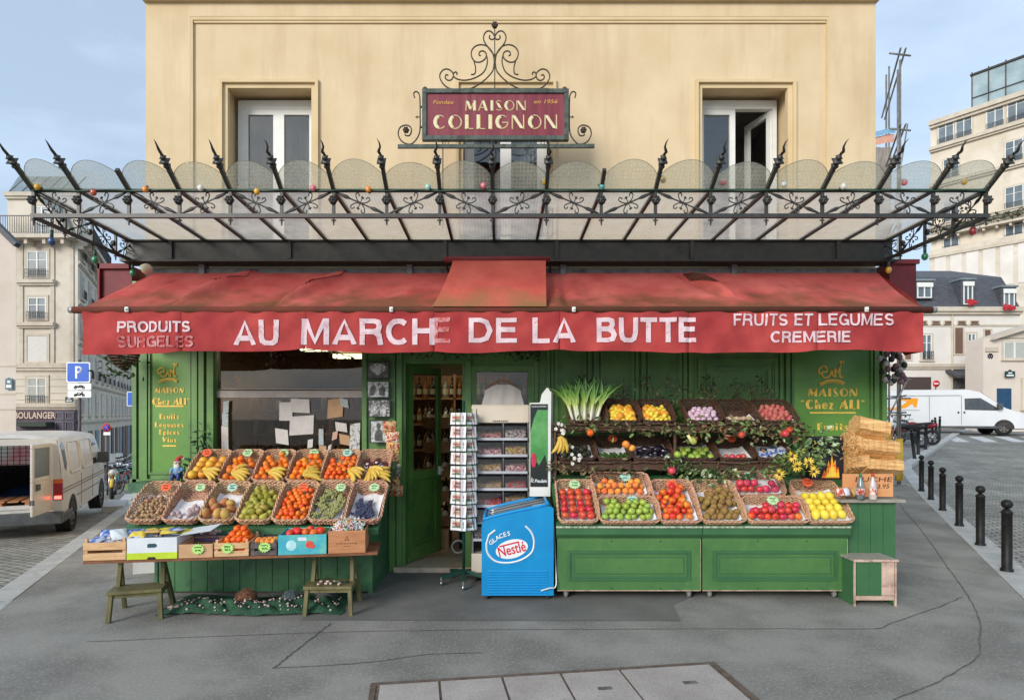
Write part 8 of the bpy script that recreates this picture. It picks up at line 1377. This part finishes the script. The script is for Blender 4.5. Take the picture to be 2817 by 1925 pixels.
mb = H.mb(); a, b_ = PX(2600, D)-xa, PX(2722, D)-xa; mb.prism([(a, -1.3, PZ(1042, D)), (b_, -1.3, PZ(1032, D)), (b_, -.01, PZ(1018, D)), (a, -.01, PZ(1024, D))], (0, 0, .14)); mb.build('porch_canopy', slate, H.t); mb = H.mb(); mb.box(a+.5, b_-.2, -.03, -.004, g0, PZ(1040, D)); mb.build('entrance_screen', mat('dark_screen', S(60,56,56), .6, col2=S(120,116,114), stretch=(12,1,3), scale=2), H.t); mb = H.mb(); mb.tube([(PX(2617, D)-xa, -.08, g0), (PX(2617, D)-xa, -.08, PZ(860, D))], .05, 6); mb.build('drainpipe', trimm, H.t)
mb = MB(); rn = random.Random(5)
for px in (2672, 2775):
    for k in range(26): mb.sph(P(px+rn.gauss(0, 7), (832 if px < 2700 else 846)+rn.gauss(0, 2.5), 39.4), .09, nu=5, nv=4)
mb.build('window_flowers', mat('red_geranium', S(180,40,50), .7), H.t)
D = 36; xa, xb = PX(2705, D), PX(2905, D); H = House('low pale house with a blue door at the right edge', xa, D-D0, 0, xb-xa, 1.4, .7, PZ(930, D), mat('warm_render', S(204,190,176), .9, col2=S(214,202,190), scale=.5)); mb = H.mb(); mb.prism([(PX(2722, D)-xa, -.35, PZ(936, D)), (H.L, -.35, PZ(880, D)), (H.L, -.35, PZ(872, D)), (PX(2722, D)-xa, -.35, PZ(928, D))], (0, 1.6, 0)); mb.prism([(PX(2725, D)-xa, 0, PZ(932, D)), (H.L, 0, PZ(882, D)), (H.L, 0, PZ(932, D))], (0, 1.35, 0)); mb.build('roof', trimm, H.t); H.win(PX(2790, D)-xa, PZ(988, D), 1.35, 1.05, 'c', False); H.win(PX(2840, D)-xa, PZ(988, D), .8, 1.05, 'c', False); H.win(PX(2835, D)-xa, PZ(1125, D), 1., 1.8, 'g', False)
mb = H.mb(); mb.box(PX(2742, D)-xa, PX(2781, D)-xa, -.04, -.003, .7, PZ(1068, D)); mb.build('door', mat('navy_door', S(30,62,92), .5, col2=S(40,76,108), scale=2), H.t); mb = H.mb(); mb.box(PX(2709, D)-xa, PX(2743, D)-xa, -.1, -.003, PZ(958, D)-.2, PZ(955, D)); mb.build('coping', trimm, H.t)
mb = H.mb(); cx0 = PX(2724, D)-xa; cz0 = PZ(975, D)
for r_, row in enumerate(('01110', '11111', '10101', '11111', '01010')): [mb.box(cx0+(c-2.5)*.065, cx0+(c-1.5)*.065, -.02, -.003, cz0-r_*.065, cz0-r_*.065+.063) for c in range(5) if row[c] == '1']
mb.build('tile_mosaic', frb, H.t); nameplate(2779, 1029, .6, .36, 35.8, 'dark green and blue street name plate above the blue door', True)
x0_, y0_ = PX(2560, 70), 70-D0; ang = math.atan2(-.795, .607); H = House('tall cream apartment block rising behind the slate roofed house', x0_, y0_, ang, 9.2, 12, 0, PZ(345, 70), cream2)
for fl_, (z, h) in enumerate(((PZ(405, 70), 2.7), (PZ(505, 70), 2.3), (PZ(620, 70), 2.3), (PZ(700, 70), 2.2))): [H.win(x_, z, 1.5, h, 'g', True, sur=.12) for x_ in ((1.5, 3.2, 6.0, 7.8) if fl_ == 0 else (2.0, 7.6))]; H.band(z-.55, .35, .5)
H.balcony(PZ(655, 70), 0, 9.2, 1.1, 1.1); H.band(PZ(350, 70), .5, .6)
mb = H.mb(); mb.box(0, 9.2, -.25, -.01, 0, PZ(690, 70)); mb.build('lower_wall', cream, H.t); H.mansard(PZ(345, 70), PZ(325, 70), zincr, .8, .2); mb = H.mb(); [mb.box(.5+1.5*i, .9+1.5*i+.7, -.32, -.251, PZ(812, 70), PZ(705, 70)) for i in range(6)]; mb.build('blind_panels', whitew, H.t)
x1_, y1_ = x0_+.607*9.2, y0_-.795*9.2; H = House('taller cream wing of the apartment block with a glass roof terrace', x1_, y1_, ang, 12, 12, 0, PZ(222, 62.7), cream)
for z in (PZ(370, 62), PZ(470, 62), PZ(575, 62), PZ(690, 62)): H.band(z, .08, .06)
for z in (PZ(560, 62), PZ(680, 62), PZ(800, 62)): [H.win(x_, z, 1.5, 2.2, 'g', True, sur=.1) for x_ in (5.5, 9)]
H.balcony(PZ(640, 62), 0, 12, 1.1, 1.1); mb = H.mb(); z0_, z1_ = H.zt, H.zt+3.6
mb.box(-5.5, 12, .8, 6, z0_-1.5, z1_-.4, 1); [mb.box(x_, x_+.1, .7, .799, z0_-1.5, z1_) for x_ in (-5.5, -4, -2.5, -.6, 1.3, 3.2, 5.1, 7)]; mb.box(-5.6, 12, .6, 6.1, z1_-.399, z1_-.2); mb.box(-5.5, 12, .7, .798, z0_+.6, z0_+.7); mb.build('glass_terrace', [iron, mat('terrace_glass', S(130,150,156), .1, col2=S(160,178,182), scale=.6, spec=.8)], H.t)
mb = MB(); rn = random.Random(9)
for k in range(260): p = Vector((x0_, y0_, PZ(650, 70)+.2)) + Vector((.607, -.795, 0))*rn.uniform(1, 20)+Vector((-.6, -.6, rn.uniform(-.3, .6))); leaf(mb, p, .5, rn, 0)
mb.build('balcony_plants', [leafd], None, 'row of planters with greenery on the tall block balcony', 'planters', nrm=False)
# ---------------------------------------------------------------- vehicles
vwhite = mat('van_white_dirty', S(196,190,180), .35, col2=S(214,208,200), scale=1.2, detail=7, cspot=(S(170,158,146), 1.8, .5, .85), spec=.5, coat=.2); vwhite2 = mat('van_white_clean', S(212,212,212), .28, var=.03, scale=1, spec=.5, coat=.4); plasd = mat('dark_bumper', (.055,.058,.06), .6, col2=(.09,.093,.095), scale=6); vglass = mat('van_glass', (.02,.025,.028), .05, col2=(.05,.06,.065), scale=2, spec=1.); tyre = mat('tyre', (.018,.018,.018), .8, scale=20); rimm = mat('rim', S(120,116,108), .5, metal=.5, scale=8); inlin = mat('van_interior', (.03,.028,.026), .85, col2=(.06,.055,.05), scale=2); lred = mat('tail_red', S(150,22,22), .2, spec=.6); lamb = mat('tail_amber', S(204,96,30), .2, spec=.6); lbr = mat('brake_lit', (1, .08, .06), .3, var=0, emit=3.); lcl = mat('headlamp_glass', S(200,204,208), .1, spec=.9)
def lerp(tab, x):
    for (a, za), (b, zb) in zip(tab, tab[1:]):
        if x <= b: return za+(zb-za)*(x-a)/(b-a)
    return tab[-1][1]
def van(name, label, loc, rz, L_, W_, top, wheels, r_w, body, sill=.32, open_rear=False, zbelt=.95):
    t = thing(name, label, 'van', loc, rz); M = Matrix.Translation(loc) @ Matrix.Rotation(rz, 4, 'Z'); H_ = max(z for _, z in top)
    def B(): m = MB(); m.X = M; return m
    def wd(z, x): k = max(0, (z-zbelt)/(H_-zbelt)); f = 1-.085*k**1.6; nose = 1-.16*max(0, (x-(L_-.7))/.7)**2; return W_/2*f*nose
    mb = B(); n = 60
    X = lambda u: L_*u
    for s in (1, -1): mb.grid(lambda u, v: (X(u), s*wd(sill+(lerp(top, X(u))-.06-sill)*v, X(u)), sill+(lerp(top, X(u))-.06-sill)*v), n, 14)
    def roof(u, v):
        x = X(u); zt = lerp(top, x); a = (v-.5)*2; w = wd(zt-.06, x); return (x, a*w, zt-.06+.06*(1-abs(a)**3.5))
    mb.grid(roof, n, 16)
    if not open_rear: mb.add([(0, s*wd(z, 0), z) for s, z in ((-1, sill), (1, sill), (1, zbelt), (-1, zbelt), (1, H_-.06), (-1, H_-.06))], [(0,1,2,3), (3,2,4,5)])
    mb.add([(x, s*wd(sill, x), sill) for x, s in ((0,-1),(0,1),(L_,1),(L_,-1))], [(0,1,2,3)]); mb.build('body', body, t)
    for k, (wx, s) in enumerate([(w, s) for w in wheels for s in (1, -1)]):
        y = s*(W_/2-.11); q = B(); q.cyl((wx, y-.10, r_w), (wx, y+.10, r_w), r_w, r_w, 28); q.tube([(wx+r_w*.93*math.cos(a), y+s*.1, r_w+r_w*.93*math.sin(a)) for a in [2*PI*i/28 for i in range(28)]], .025, 5, closed=True); o = q.build('wheel', tyre, t); q = B(); q.cyl((wx, y+s*.101, r_w), (wx, y+s*.108, r_w), r_w*.62, r_w*.58, 20); 
        for j in range(6): a = 2*PI*j/6; q.sph((wx+r_w*.4*math.cos(a), y+s*.112, r_w+r_w*.4*math.sin(a)), r_w*.11, (1, .3, 1), 6, 4, 1)
        q.sph((wx, y+s*.11, r_w), r_w*.17, (1, .5, 1), 8, 5, 0); q.build('rim', [rimm, tyre], o)
        q = B(); q.prism([(wx+(r_w+.07)*math.cos(R(a)), s*(W_/2+.003), max(sill-.02, r_w+(r_w+.07)*math.sin(R(a)))) for a in range(-10, 191, 10)], (0, -s*.012, 0)); q.build('wheel_arch', inlin, t)
    return t, B, wd
# old van, rear doors open
lx_, ly_ = -8.72, 3.36; hd = Vector((-.43, .9)).normalized(); rz = math.atan2(hd.y, hd.x)
topA = [(0,1.74),(.12,1.80),(3.0,1.80),(3.35,1.73),(4.0,1.10),(4.6,.96),(4.75,.75),(4.8,.40)]
zv = gz(-9.5, 5)+RZ; V1, B, wd = van('delivery_van', 'old off white van with its rear door open, parked in the left street', (lx_, ly_, zv), rz, 4.8, 1.9, topA, (.85, 3.85), .31, vwhite, .36, True); V1.rotation_euler = (0, 0, 0); V1.scale = (1.05,)*3
for c in V1.children: pass
m = B(); zf = .60; wi = .86; m.add([(0,-wi,zf),(3.0,-wi,zf),(3.0,wi,zf),(0,wi,zf),(0,-wi*.93,1.72),(3.0,-wi*.93,1.72),(3.0,wi*.93,1.72),(0,wi*.93,1.72)], [(0,1,2,3),(4,5,6,7),(1,2,6,5),(0,1,5,4),(2,3,7,6)]); m.build('load_space', inlin, V1, nrm=False)
m = B(); m.prism([(-.003, y, z) for y, z in ((-.95,.36),(-.95,.95),(-.90,1.6),(-.86,1.73),(.86,1.73),(.90,1.6),(.95,.95),(.95,.36),(.86,.36),(.86,.95),(.8,1.62),(-.74,1.62),(-.80,.95),(-.80,.62),(.86,.62),(.86,.36))], (.03, 0, 0)); m.build('rear_frame', vwhite, V1)
m = B(); m.box(-.14, .02, -.98, .98, .30, .50); m.box(.02, .7, -.985, -.95, .30, .46); m.build('rear_bumper', plasd, V1, bevel=.02)
m = B(); m.box(-.02, .12, -.80, .86, .56, .615); m.build('load_sill', vwhite, V1)
TL = B(); TL.box(-.02, .03, -.965, -.835, .80, .97, 0); TL.box(-.02, .03, -.965, -.835, .97, 1.04, 1); TL.box(-.02, .03, -.965, -.835, .69, .799, 0); TL.box(-.022, -.0195, -.95, -.85, .705, .76, 2); TL.build('tail_light', [lred, lamb, lbr], V1)
m = B(); Mh = Matrix.Translation((-.02, -.80, 0)) @ Matrix.Rotation(R(-8), 4, 'Z'); m.X = m.X @ Mh; m.box(-.72, 0, -.02, .02, .52, 1.05); m.frame(-.72, 0, 1.05, 1.66, .07, -.02, .02); DR_ = m.build('rear_door', vwhite, V1, bevel=.01); m = B(); m.X = m.X @ Mh; m.box(-.65, -.07, -.005, .005, 1.12, 1.59); m.build('door_glass', wglass, DR_); m = B(); m.X = m.X @ Mh; m.box(-.62, -.5, -.045, -.021, .92, 1.02); m.box(-.72, -.69, -.03, .03, .7, .78); m.build('door_latch', plasd, DR_)
m = B()
for x0, x1 in ((.62, 1.55), (1.68, 2.75)):
    y = lambda z: -wd(z, 1)-.004; m.tube([(x0+.12, y(1.08), 1.08), (x1-.05, y(1.08), 1.08), (x1, y(1.14), 1.14), (x1-.05, y(1.6), 1.6), (x1-.12, y(1.64), 1.64), (x0+.1, y(1.64), 1.64), (x0, y(1.58), 1.58), (x0+.05, y(1.14), 1.14)], .014, 5, closed=True)
m.build('panel_pressing', vwhite, V1)
m = B(); m.prism([(x, -wd(z, 1)-.004, z) for x, z in ((.14,1.6),(.30,1.66),(.44,1.60),(.46,1.25),(.36,1.15),(.26,1.22))], (0, .006, 0)); m.prism([(x, -wd(z, 3)-.004, z) for x, z in ((2.86,1.60),(3.22,1.62),(3.85,1.08),(2.86,1.08))], (0, .006, 0)); m.build('side_window', vglass, V1)
m = B(); [m.box(a, b_, -.958, -.948, z, z+.018) for a, b_, z in ((.05,4.1,.845),(.05,4.1,.79),(1.2,3.5,.62))]; [m.box(x, x+.009, -.956, -.949, .42, 1.0) for x in (1.62, 2.78)]; m.build('side_groove', mat('groove_grey', S(116,108,100), .6), V1); m = B(); m.box(3.25, 3.42, -1.17, -.96, 1.08, 1.32); m.build('wing_mirror', plasd, V1, bevel=.02)
m = B(); m.box(-.155, -.14, -.1, .35, .33, .43); m.build('number_plate', whitep, V1)
m = B(); m.box(2.9, 2.92, -.7, .8, 1.0, 1.62)
m = B(); [m.bar((2.85, -.6+.1*i, 1.1), (2.85, -.6+.1*i, 1.62), .01, .01) for i in range(14)]; [m.bar((2.85, -.65, 1.12+.08*i), (2.85, .75, 1.12+.08*i), .01, .01) for i in range(7)]; m.build('bulkhead_grille', greyS, V1); m = B(); m.box(2.93, 2.96, -.62, .72, 1.1, 1.6); m.build('bulkhead_window', mat('glowing_window', S(150,160,156), .4, col2=S(150,80,90), scale=2, emit=.25), V1)  # bulkhead pane glows by emission, standing in for daylight through it
def intovan(nm, lb, ct, fn, m_): q = B(); fn(q); return q.build(nm, m_, None, lb, ct)
def pal(q): [q.box(.10+.0*i, .9, -.55+.2*i, -.40+.2*i, .70, .722) for i in range(5)]; [q.box(.12, .88, y, y+.09, .617, .698) for y in (-.53, -.12, .3)]
intovan('pallet', 'wooden pallet lying on the floor of the old van', 'pallet', pal, wood2); intovan('tarpaulin', 'dark blue tarpaulin heaped in the old van', 'tarpaulin', lambda q: q.grid(lambda u, v: (1.0+1.0*v, -.55+.9*u, .62+.25*math.sin(u*PI)*math.sin(v*PI)+.05*noise.noise(Vector((u*6, v*6, 1)))), 20, 14), mat('blue_tarp_dark', S(20,40,66), .6)); intovan('carton', 'brown carton inside the old van behind its open door', 'carton', lambda q: q.box(1.6, 2.1, -.78, -.3, .62, 1.08), mat('dim_cardboard', S(96,66,46), .85)); intovan('blanket', 'grey blanket laid over the load in the old van', 'blanket', lambda q: q.grid(lambda u, v: (1.55+.8*v, -.8+1.4*u, 1.12+.05*noise.noise(Vector((u*5, v*5, 7)))-.1*(u-.5)**2), 18, 10), mat('grey_blanket', S(70,68,68), .9))
# modern high-roof van
topB = [(0,2.30),(.15,2.36),(3.7,2.36),(4.15,2.24),(5.05,1.42),(5.75,1.14),(5.95,.9),(6.0,.45)]
x_, y_ = 20.1, 25.6; rz2 = R(-17); zr_ = gz(x_+3, y_)+RZ-.02; V2, B, wd = van('delivery_van', 'clean white high roofed van with an orange arrow, crossing on the right', (x_, y_, zr_), 0 if False else rz2, 6.9, 2.0, [(a*1.15, z) for a, z in topB], (1.3, 5.75), .36, vwhite2, .34); V2.rotation_euler = (0, 0, 0); K = 1.15
m = B(); pz = lambda x, z: (x*K, -wd(z, x*K)-.006, z)
m.prism([pz(*p) for p in ((3.55,1.28),(3.55,1.86),(4.15,1.88),(4.85,1.30),(4.75,1.24))], (0, .008, 0)); m.build('side_window', vglass, V2); m = B(); m.grid(lambda u, v: ((4.22+(.78)*u)*K, (v-.5)*1.62, lerp(topB, 4.22+.78*u)+.012-.05*abs(v-.5)**3*8*.1), 8, 8); m.build('windscreen', vglass, V2)
ora2 = mat('arrow_orange', S(232,150,24), .4, var=.04); q = lambda x, z: (x, -1.006, z)
m = B(); m.prism([(x, -wd(z, 1)-.006, z) for x, z in ((.25,1.45),(.9,1.38),(1.25,1.48),(1.55,1.72),(1.3,1.78),(1.2,1.9),(2.05,1.9),(1.98,1.42),(1.85,1.42),(1.78,1.6),(1.5,1.4),(1.1,1.3),(.5,1.3))], (0, .006, 0)); m.build('orange_arrow', ora2, V2); m = B(); m.box(.3, 2.1, -1.008, -1.0, 1.26, 1.275); m.build('black_line', frb, V2)
m = B(); m.box(5.0*K, 6.0*K+.03, -.93, .93, .30, .62); m.box(.3, 5.0*K, -1.012, -1.0, .34, .46); m.build('bumper', plasd, V2, bevel=.03); m = B(); m.box(5.93*K, 6.0*K+.02, -.6, .6, .66, .9); m.build('front_grille', plasd, V2); m = B(); m.sph((5.72*K, -.80, .92), .16, (1.3, .7, .8), 10, 6); m.build('headlamp', lcl, V2); m = B(); m.box(4.72*K, 4.88*K, -1.25, -1.0, 1.3, 1.6); m.build('wing_mirror', plasd, V2, bevel=.02); m = B(); [m.box(x, x+.012, -1.008, -1.0, .5, 2.0) for x in (2.2*K, 3.42*K)]; m.box(0, 3.4*K, -1.0, -.97, 2.02, 2.03); m.box(3.28*K, 3.34*K, -1.02, -1.0, 1.1, 1.2); m.box(3.5*K, 3.56*K, -1.02, -1.0, 1.1, 1.2); m.build('door_lines', inlin, V2)
# bicycles and motorbikes
def bicycle(loc, rz, fm, label):
    t = thing('bicycle', label, 'bicycle', loc, rz); 
    def pt(nm, f, m_): q = MB(); f(q); return q.build(nm, m_, t, w=False)
    for x in (-.52, .52):
        o = pt('wheel', lambda q: q.tube([(x+.33*math.cos(a), 0, .34+.33*math.sin(a)) for a in [2*PI*i/28 for i in range(28)]], .017, 6, closed=True), tyre); q = MB(); [q.tube([(x, .02*(-1)**j, .34), (x+.31*math.cos(2*PI*j/16), 0, .34+.31*math.sin(2*PI*j/16))], .002, 3) for j in range(16)]; q.tube([(x+.305*math.cos(a), 0, .34+.305*math.sin(a)) for a in [2*PI*i/24 for i in range(24)]], .008, 4, closed=True); q.cyl((x, -.04, .34), (x, .04, .34), .02, .02, 8); q.build('spokes', chrome, o, w=False)
    pt('frame', lambda q: [q.tube(p, .016, 6) for p in ([(-.05,0,.30),(-.18,0,.82)], [(-.05,0,.30),(.36,0,.72)], [(-.15,0,.72),(.34,0,.84)], [(-.05,0,.30),(-.52,0,.34)], [(-.52,0,.34),(-.16,0,.76)], [(.33,0,.90),(.37,0,.70),(.52,0,.34)])], fm)
    pt('handlebar', lambda q: q.tube([(.30,-.28,1.0),(.38,-.2,.98),(.36,0,.98),(.38,.2,.98),(.30,.28,1.0)], .012, 6), chrome); pt('saddle', lambda q: q.sph((-.2,0,.88), .1, (1.3,.7,.35), 10, 6), tyre); pt('mudguard', lambda q: [q.tube([(x+.37*math.cos(R(a)), 0, .34+.37*math.sin(R(a))) for a in range(20, 171, 15)], .015, 5) for x in (-.52, .52)], greyS); pt('cranks', lambda q: (q.tube([(-.05,.08,.30),(.05,.08,.18)], .01, 5), q.tube([(-.05,-.08,.30),(-.15,-.08,.42)], .01, 5), q.cyl((-.05,-.03,.30), (-.05,.03,.30), .09, .09, 14)), greyS); return t
def motorbike(loc, rz, cm_, label, screen=False):
    t = thing('motorbike', label, 'motorbike', loc, rz, group='motorbikes parked in the left street' if loc[0] < 0 else None)
    def pt(nm, f, m_, bv=0): q = MB(); f(q); return q.build(nm, m_, t, w=False, bevel=bv)
    for x in (-.62, .68):
        o = pt('wheel', lambda q: (q.tube([(x+.26*math.cos(a), 0, .31+.26*math.sin(a)) for a in [2*PI*i/24 for i in range(24)]], .055, 8, closed=True)), tyre); q = MB(); [q.bar((x, 0, .31), (x+.23*math.cos(2*PI*j/5), 0, .31+.23*math.sin(2*PI*j/5)), .03, .02, up=(0,1,0)) for j in range(5)]; q.cyl((x, -.06, .31), (x, .06, .31), .06, .06, 12); q.build('hub', chrome, o, w=False)
    pt('tank', lambda q: q.sph((.16,0,.80), .2, (1.35,.75,.65), 12, 8), cm_); pt('seat', lambda q: q.tube([(-.02,0,.78),(-.3,0,.78),(-.62,0,.86)], [.11,.13,.08], 10, flat=1.), tyre); pt('tail', lambda q: q.tube([(-.3,0,.70),(-.6,0,.78),(-.8,0,.84)], [.10,.09,.05], 8), cm_); pt('engine', lambda q: (q.box(-.12,.26,-.14,.14,.28,.56), q.cyl((.08,-.2,.5), (.08,.2,.5), .1, .1, 10)), greyS, .02); pt('exhaust', lambda q: q.tube([(.2,-.14,.4),(.0,-.17,.26),(-.4,-.18,.3),(-.75,-.2,.42)], [.03,.03,.05,.05], 8), chrome)
    pt('fork', lambda q: [q.tube([(.68,s*.08,.31),(.46,s*.08,.95)], .022, 6) for s in (1, -1)], chrome); pt('handlebar', lambda q: q.tube([(.32,-.36,1.02),(.42,-.2,1.02),(.44,0,.98),(.42,.2,1.02),(.32,.36,1.02)], .014, 6), tyre); pt('headlamp', lambda q: q.sph((.58,0,.86), .09, (.8,1,1), 10, 7), lcl); pt('mudguard', lambda q: q.tube([(.68+.33*math.cos(R(a)), 0, .31+.33*math.sin(R(a))) for a in range(20, 141, 15)], .05, 6, flat=1), cm_); pt('mirror', lambda q: [(q.tube([(.4,s*.2,1.02),(.42,s*.3,1.18)], .007, 4), q.sph((.42,s*.31,1.2), .045, (.4,1.2,.8), 8, 5)) for s in (1, -1)], tyre)
    if screen: pt('windscreen', lambda q: q.grid(lambda u, v: (.52-.12*v, (u-.5)*.42*(1-.3*v), .95+.42*v), 6, 5, thick=.006), mat('pale_screen', S(190,196,196), .2, spec=.7))
    return t
rd, bk2, gy2, bl3, sv = mat('bike_red', S(130,30,40), .35), mat('bike_black', (.015,.015,.017), .3, spec=.6), mat('bike_grey', S(110,112,114), .35, metal=.4), mat('bike_blue', S(30,50,90), .35), mat('bike_silver', S(170,172,172), .3, metal=.5)
def gnd(px, d): x = PX(px, d); return (x, d-D0, gz(x, d-D0)+RZ)
bicycle(gnd(352, 20.5), R(-22), rd, 'red bicycle parked by the left edge of the green shopfront'); bicycle(gnd(330, 21.8), R(-30), mat('bike_teal', S(60,150,150), .4), 'pale teal framed bicycle parked behind the red bicycle')
for k, (px, d, rz_, m_, sc_) in enumerate(((312,19.3,-60,mat('bike_yellow', S(210,170,40), .35),False),(300,23,120,bk2,True),(338,24,110,gy2,False),(312,26,125,bk2,False),(352,27,105,bl3,False),(326,29,120,sv,True),(345,31,110,bk2,False),(358,34,115,gy2,False),(300,27.5,70,sv,False),(318,33,120,rd,False),(366,24.5,100,sv,False))):
    motorbike(gnd(px, d), R(rz_), m_, 'motorbike parked in the left street, '+('nearest one with yellow panels','black with tall pale screen','grey one behind the bicycles','black one in the middle of the row','dark blue one','silver with tall screen','black one far in the row','grey one at the far end','silver one beside the van','dark red one far in the row','silver one next to the shopfront')[k], sc_)
x, y, z = gnd(2520, 24.5); motorbike((x, y, gz(x, y)), R(115), rd, 'dark motorbike with maroon seat on the right pavement'); x, y, z = gnd(2497, 23.5); motorbike((x, y, gz(x, y)), R(100), bk2, 'black scooter half hidden behind the scaffold', True)
for px, py, d, w, l, h, lb in ((318, 1374, 15.0, .45, 1.2, .2, 'long granite block on the cobbles beside the old van'), (352, 1358, 17.8, .3, 1.5, .14, 'small granite kerb block behind the long granite block')):
    x, y, z = gnd(px, d); mb = MB(); mb.X = Matrix.Translation((x, y, z)) @ Matrix.Rotation(R(27), 4, 'Z'); mb.box(-w/2, w/2, -l/2, l/2, -.02, h); mb.build('granite_block', kerbm, None, lb, 'kerb block', bevel=.015)
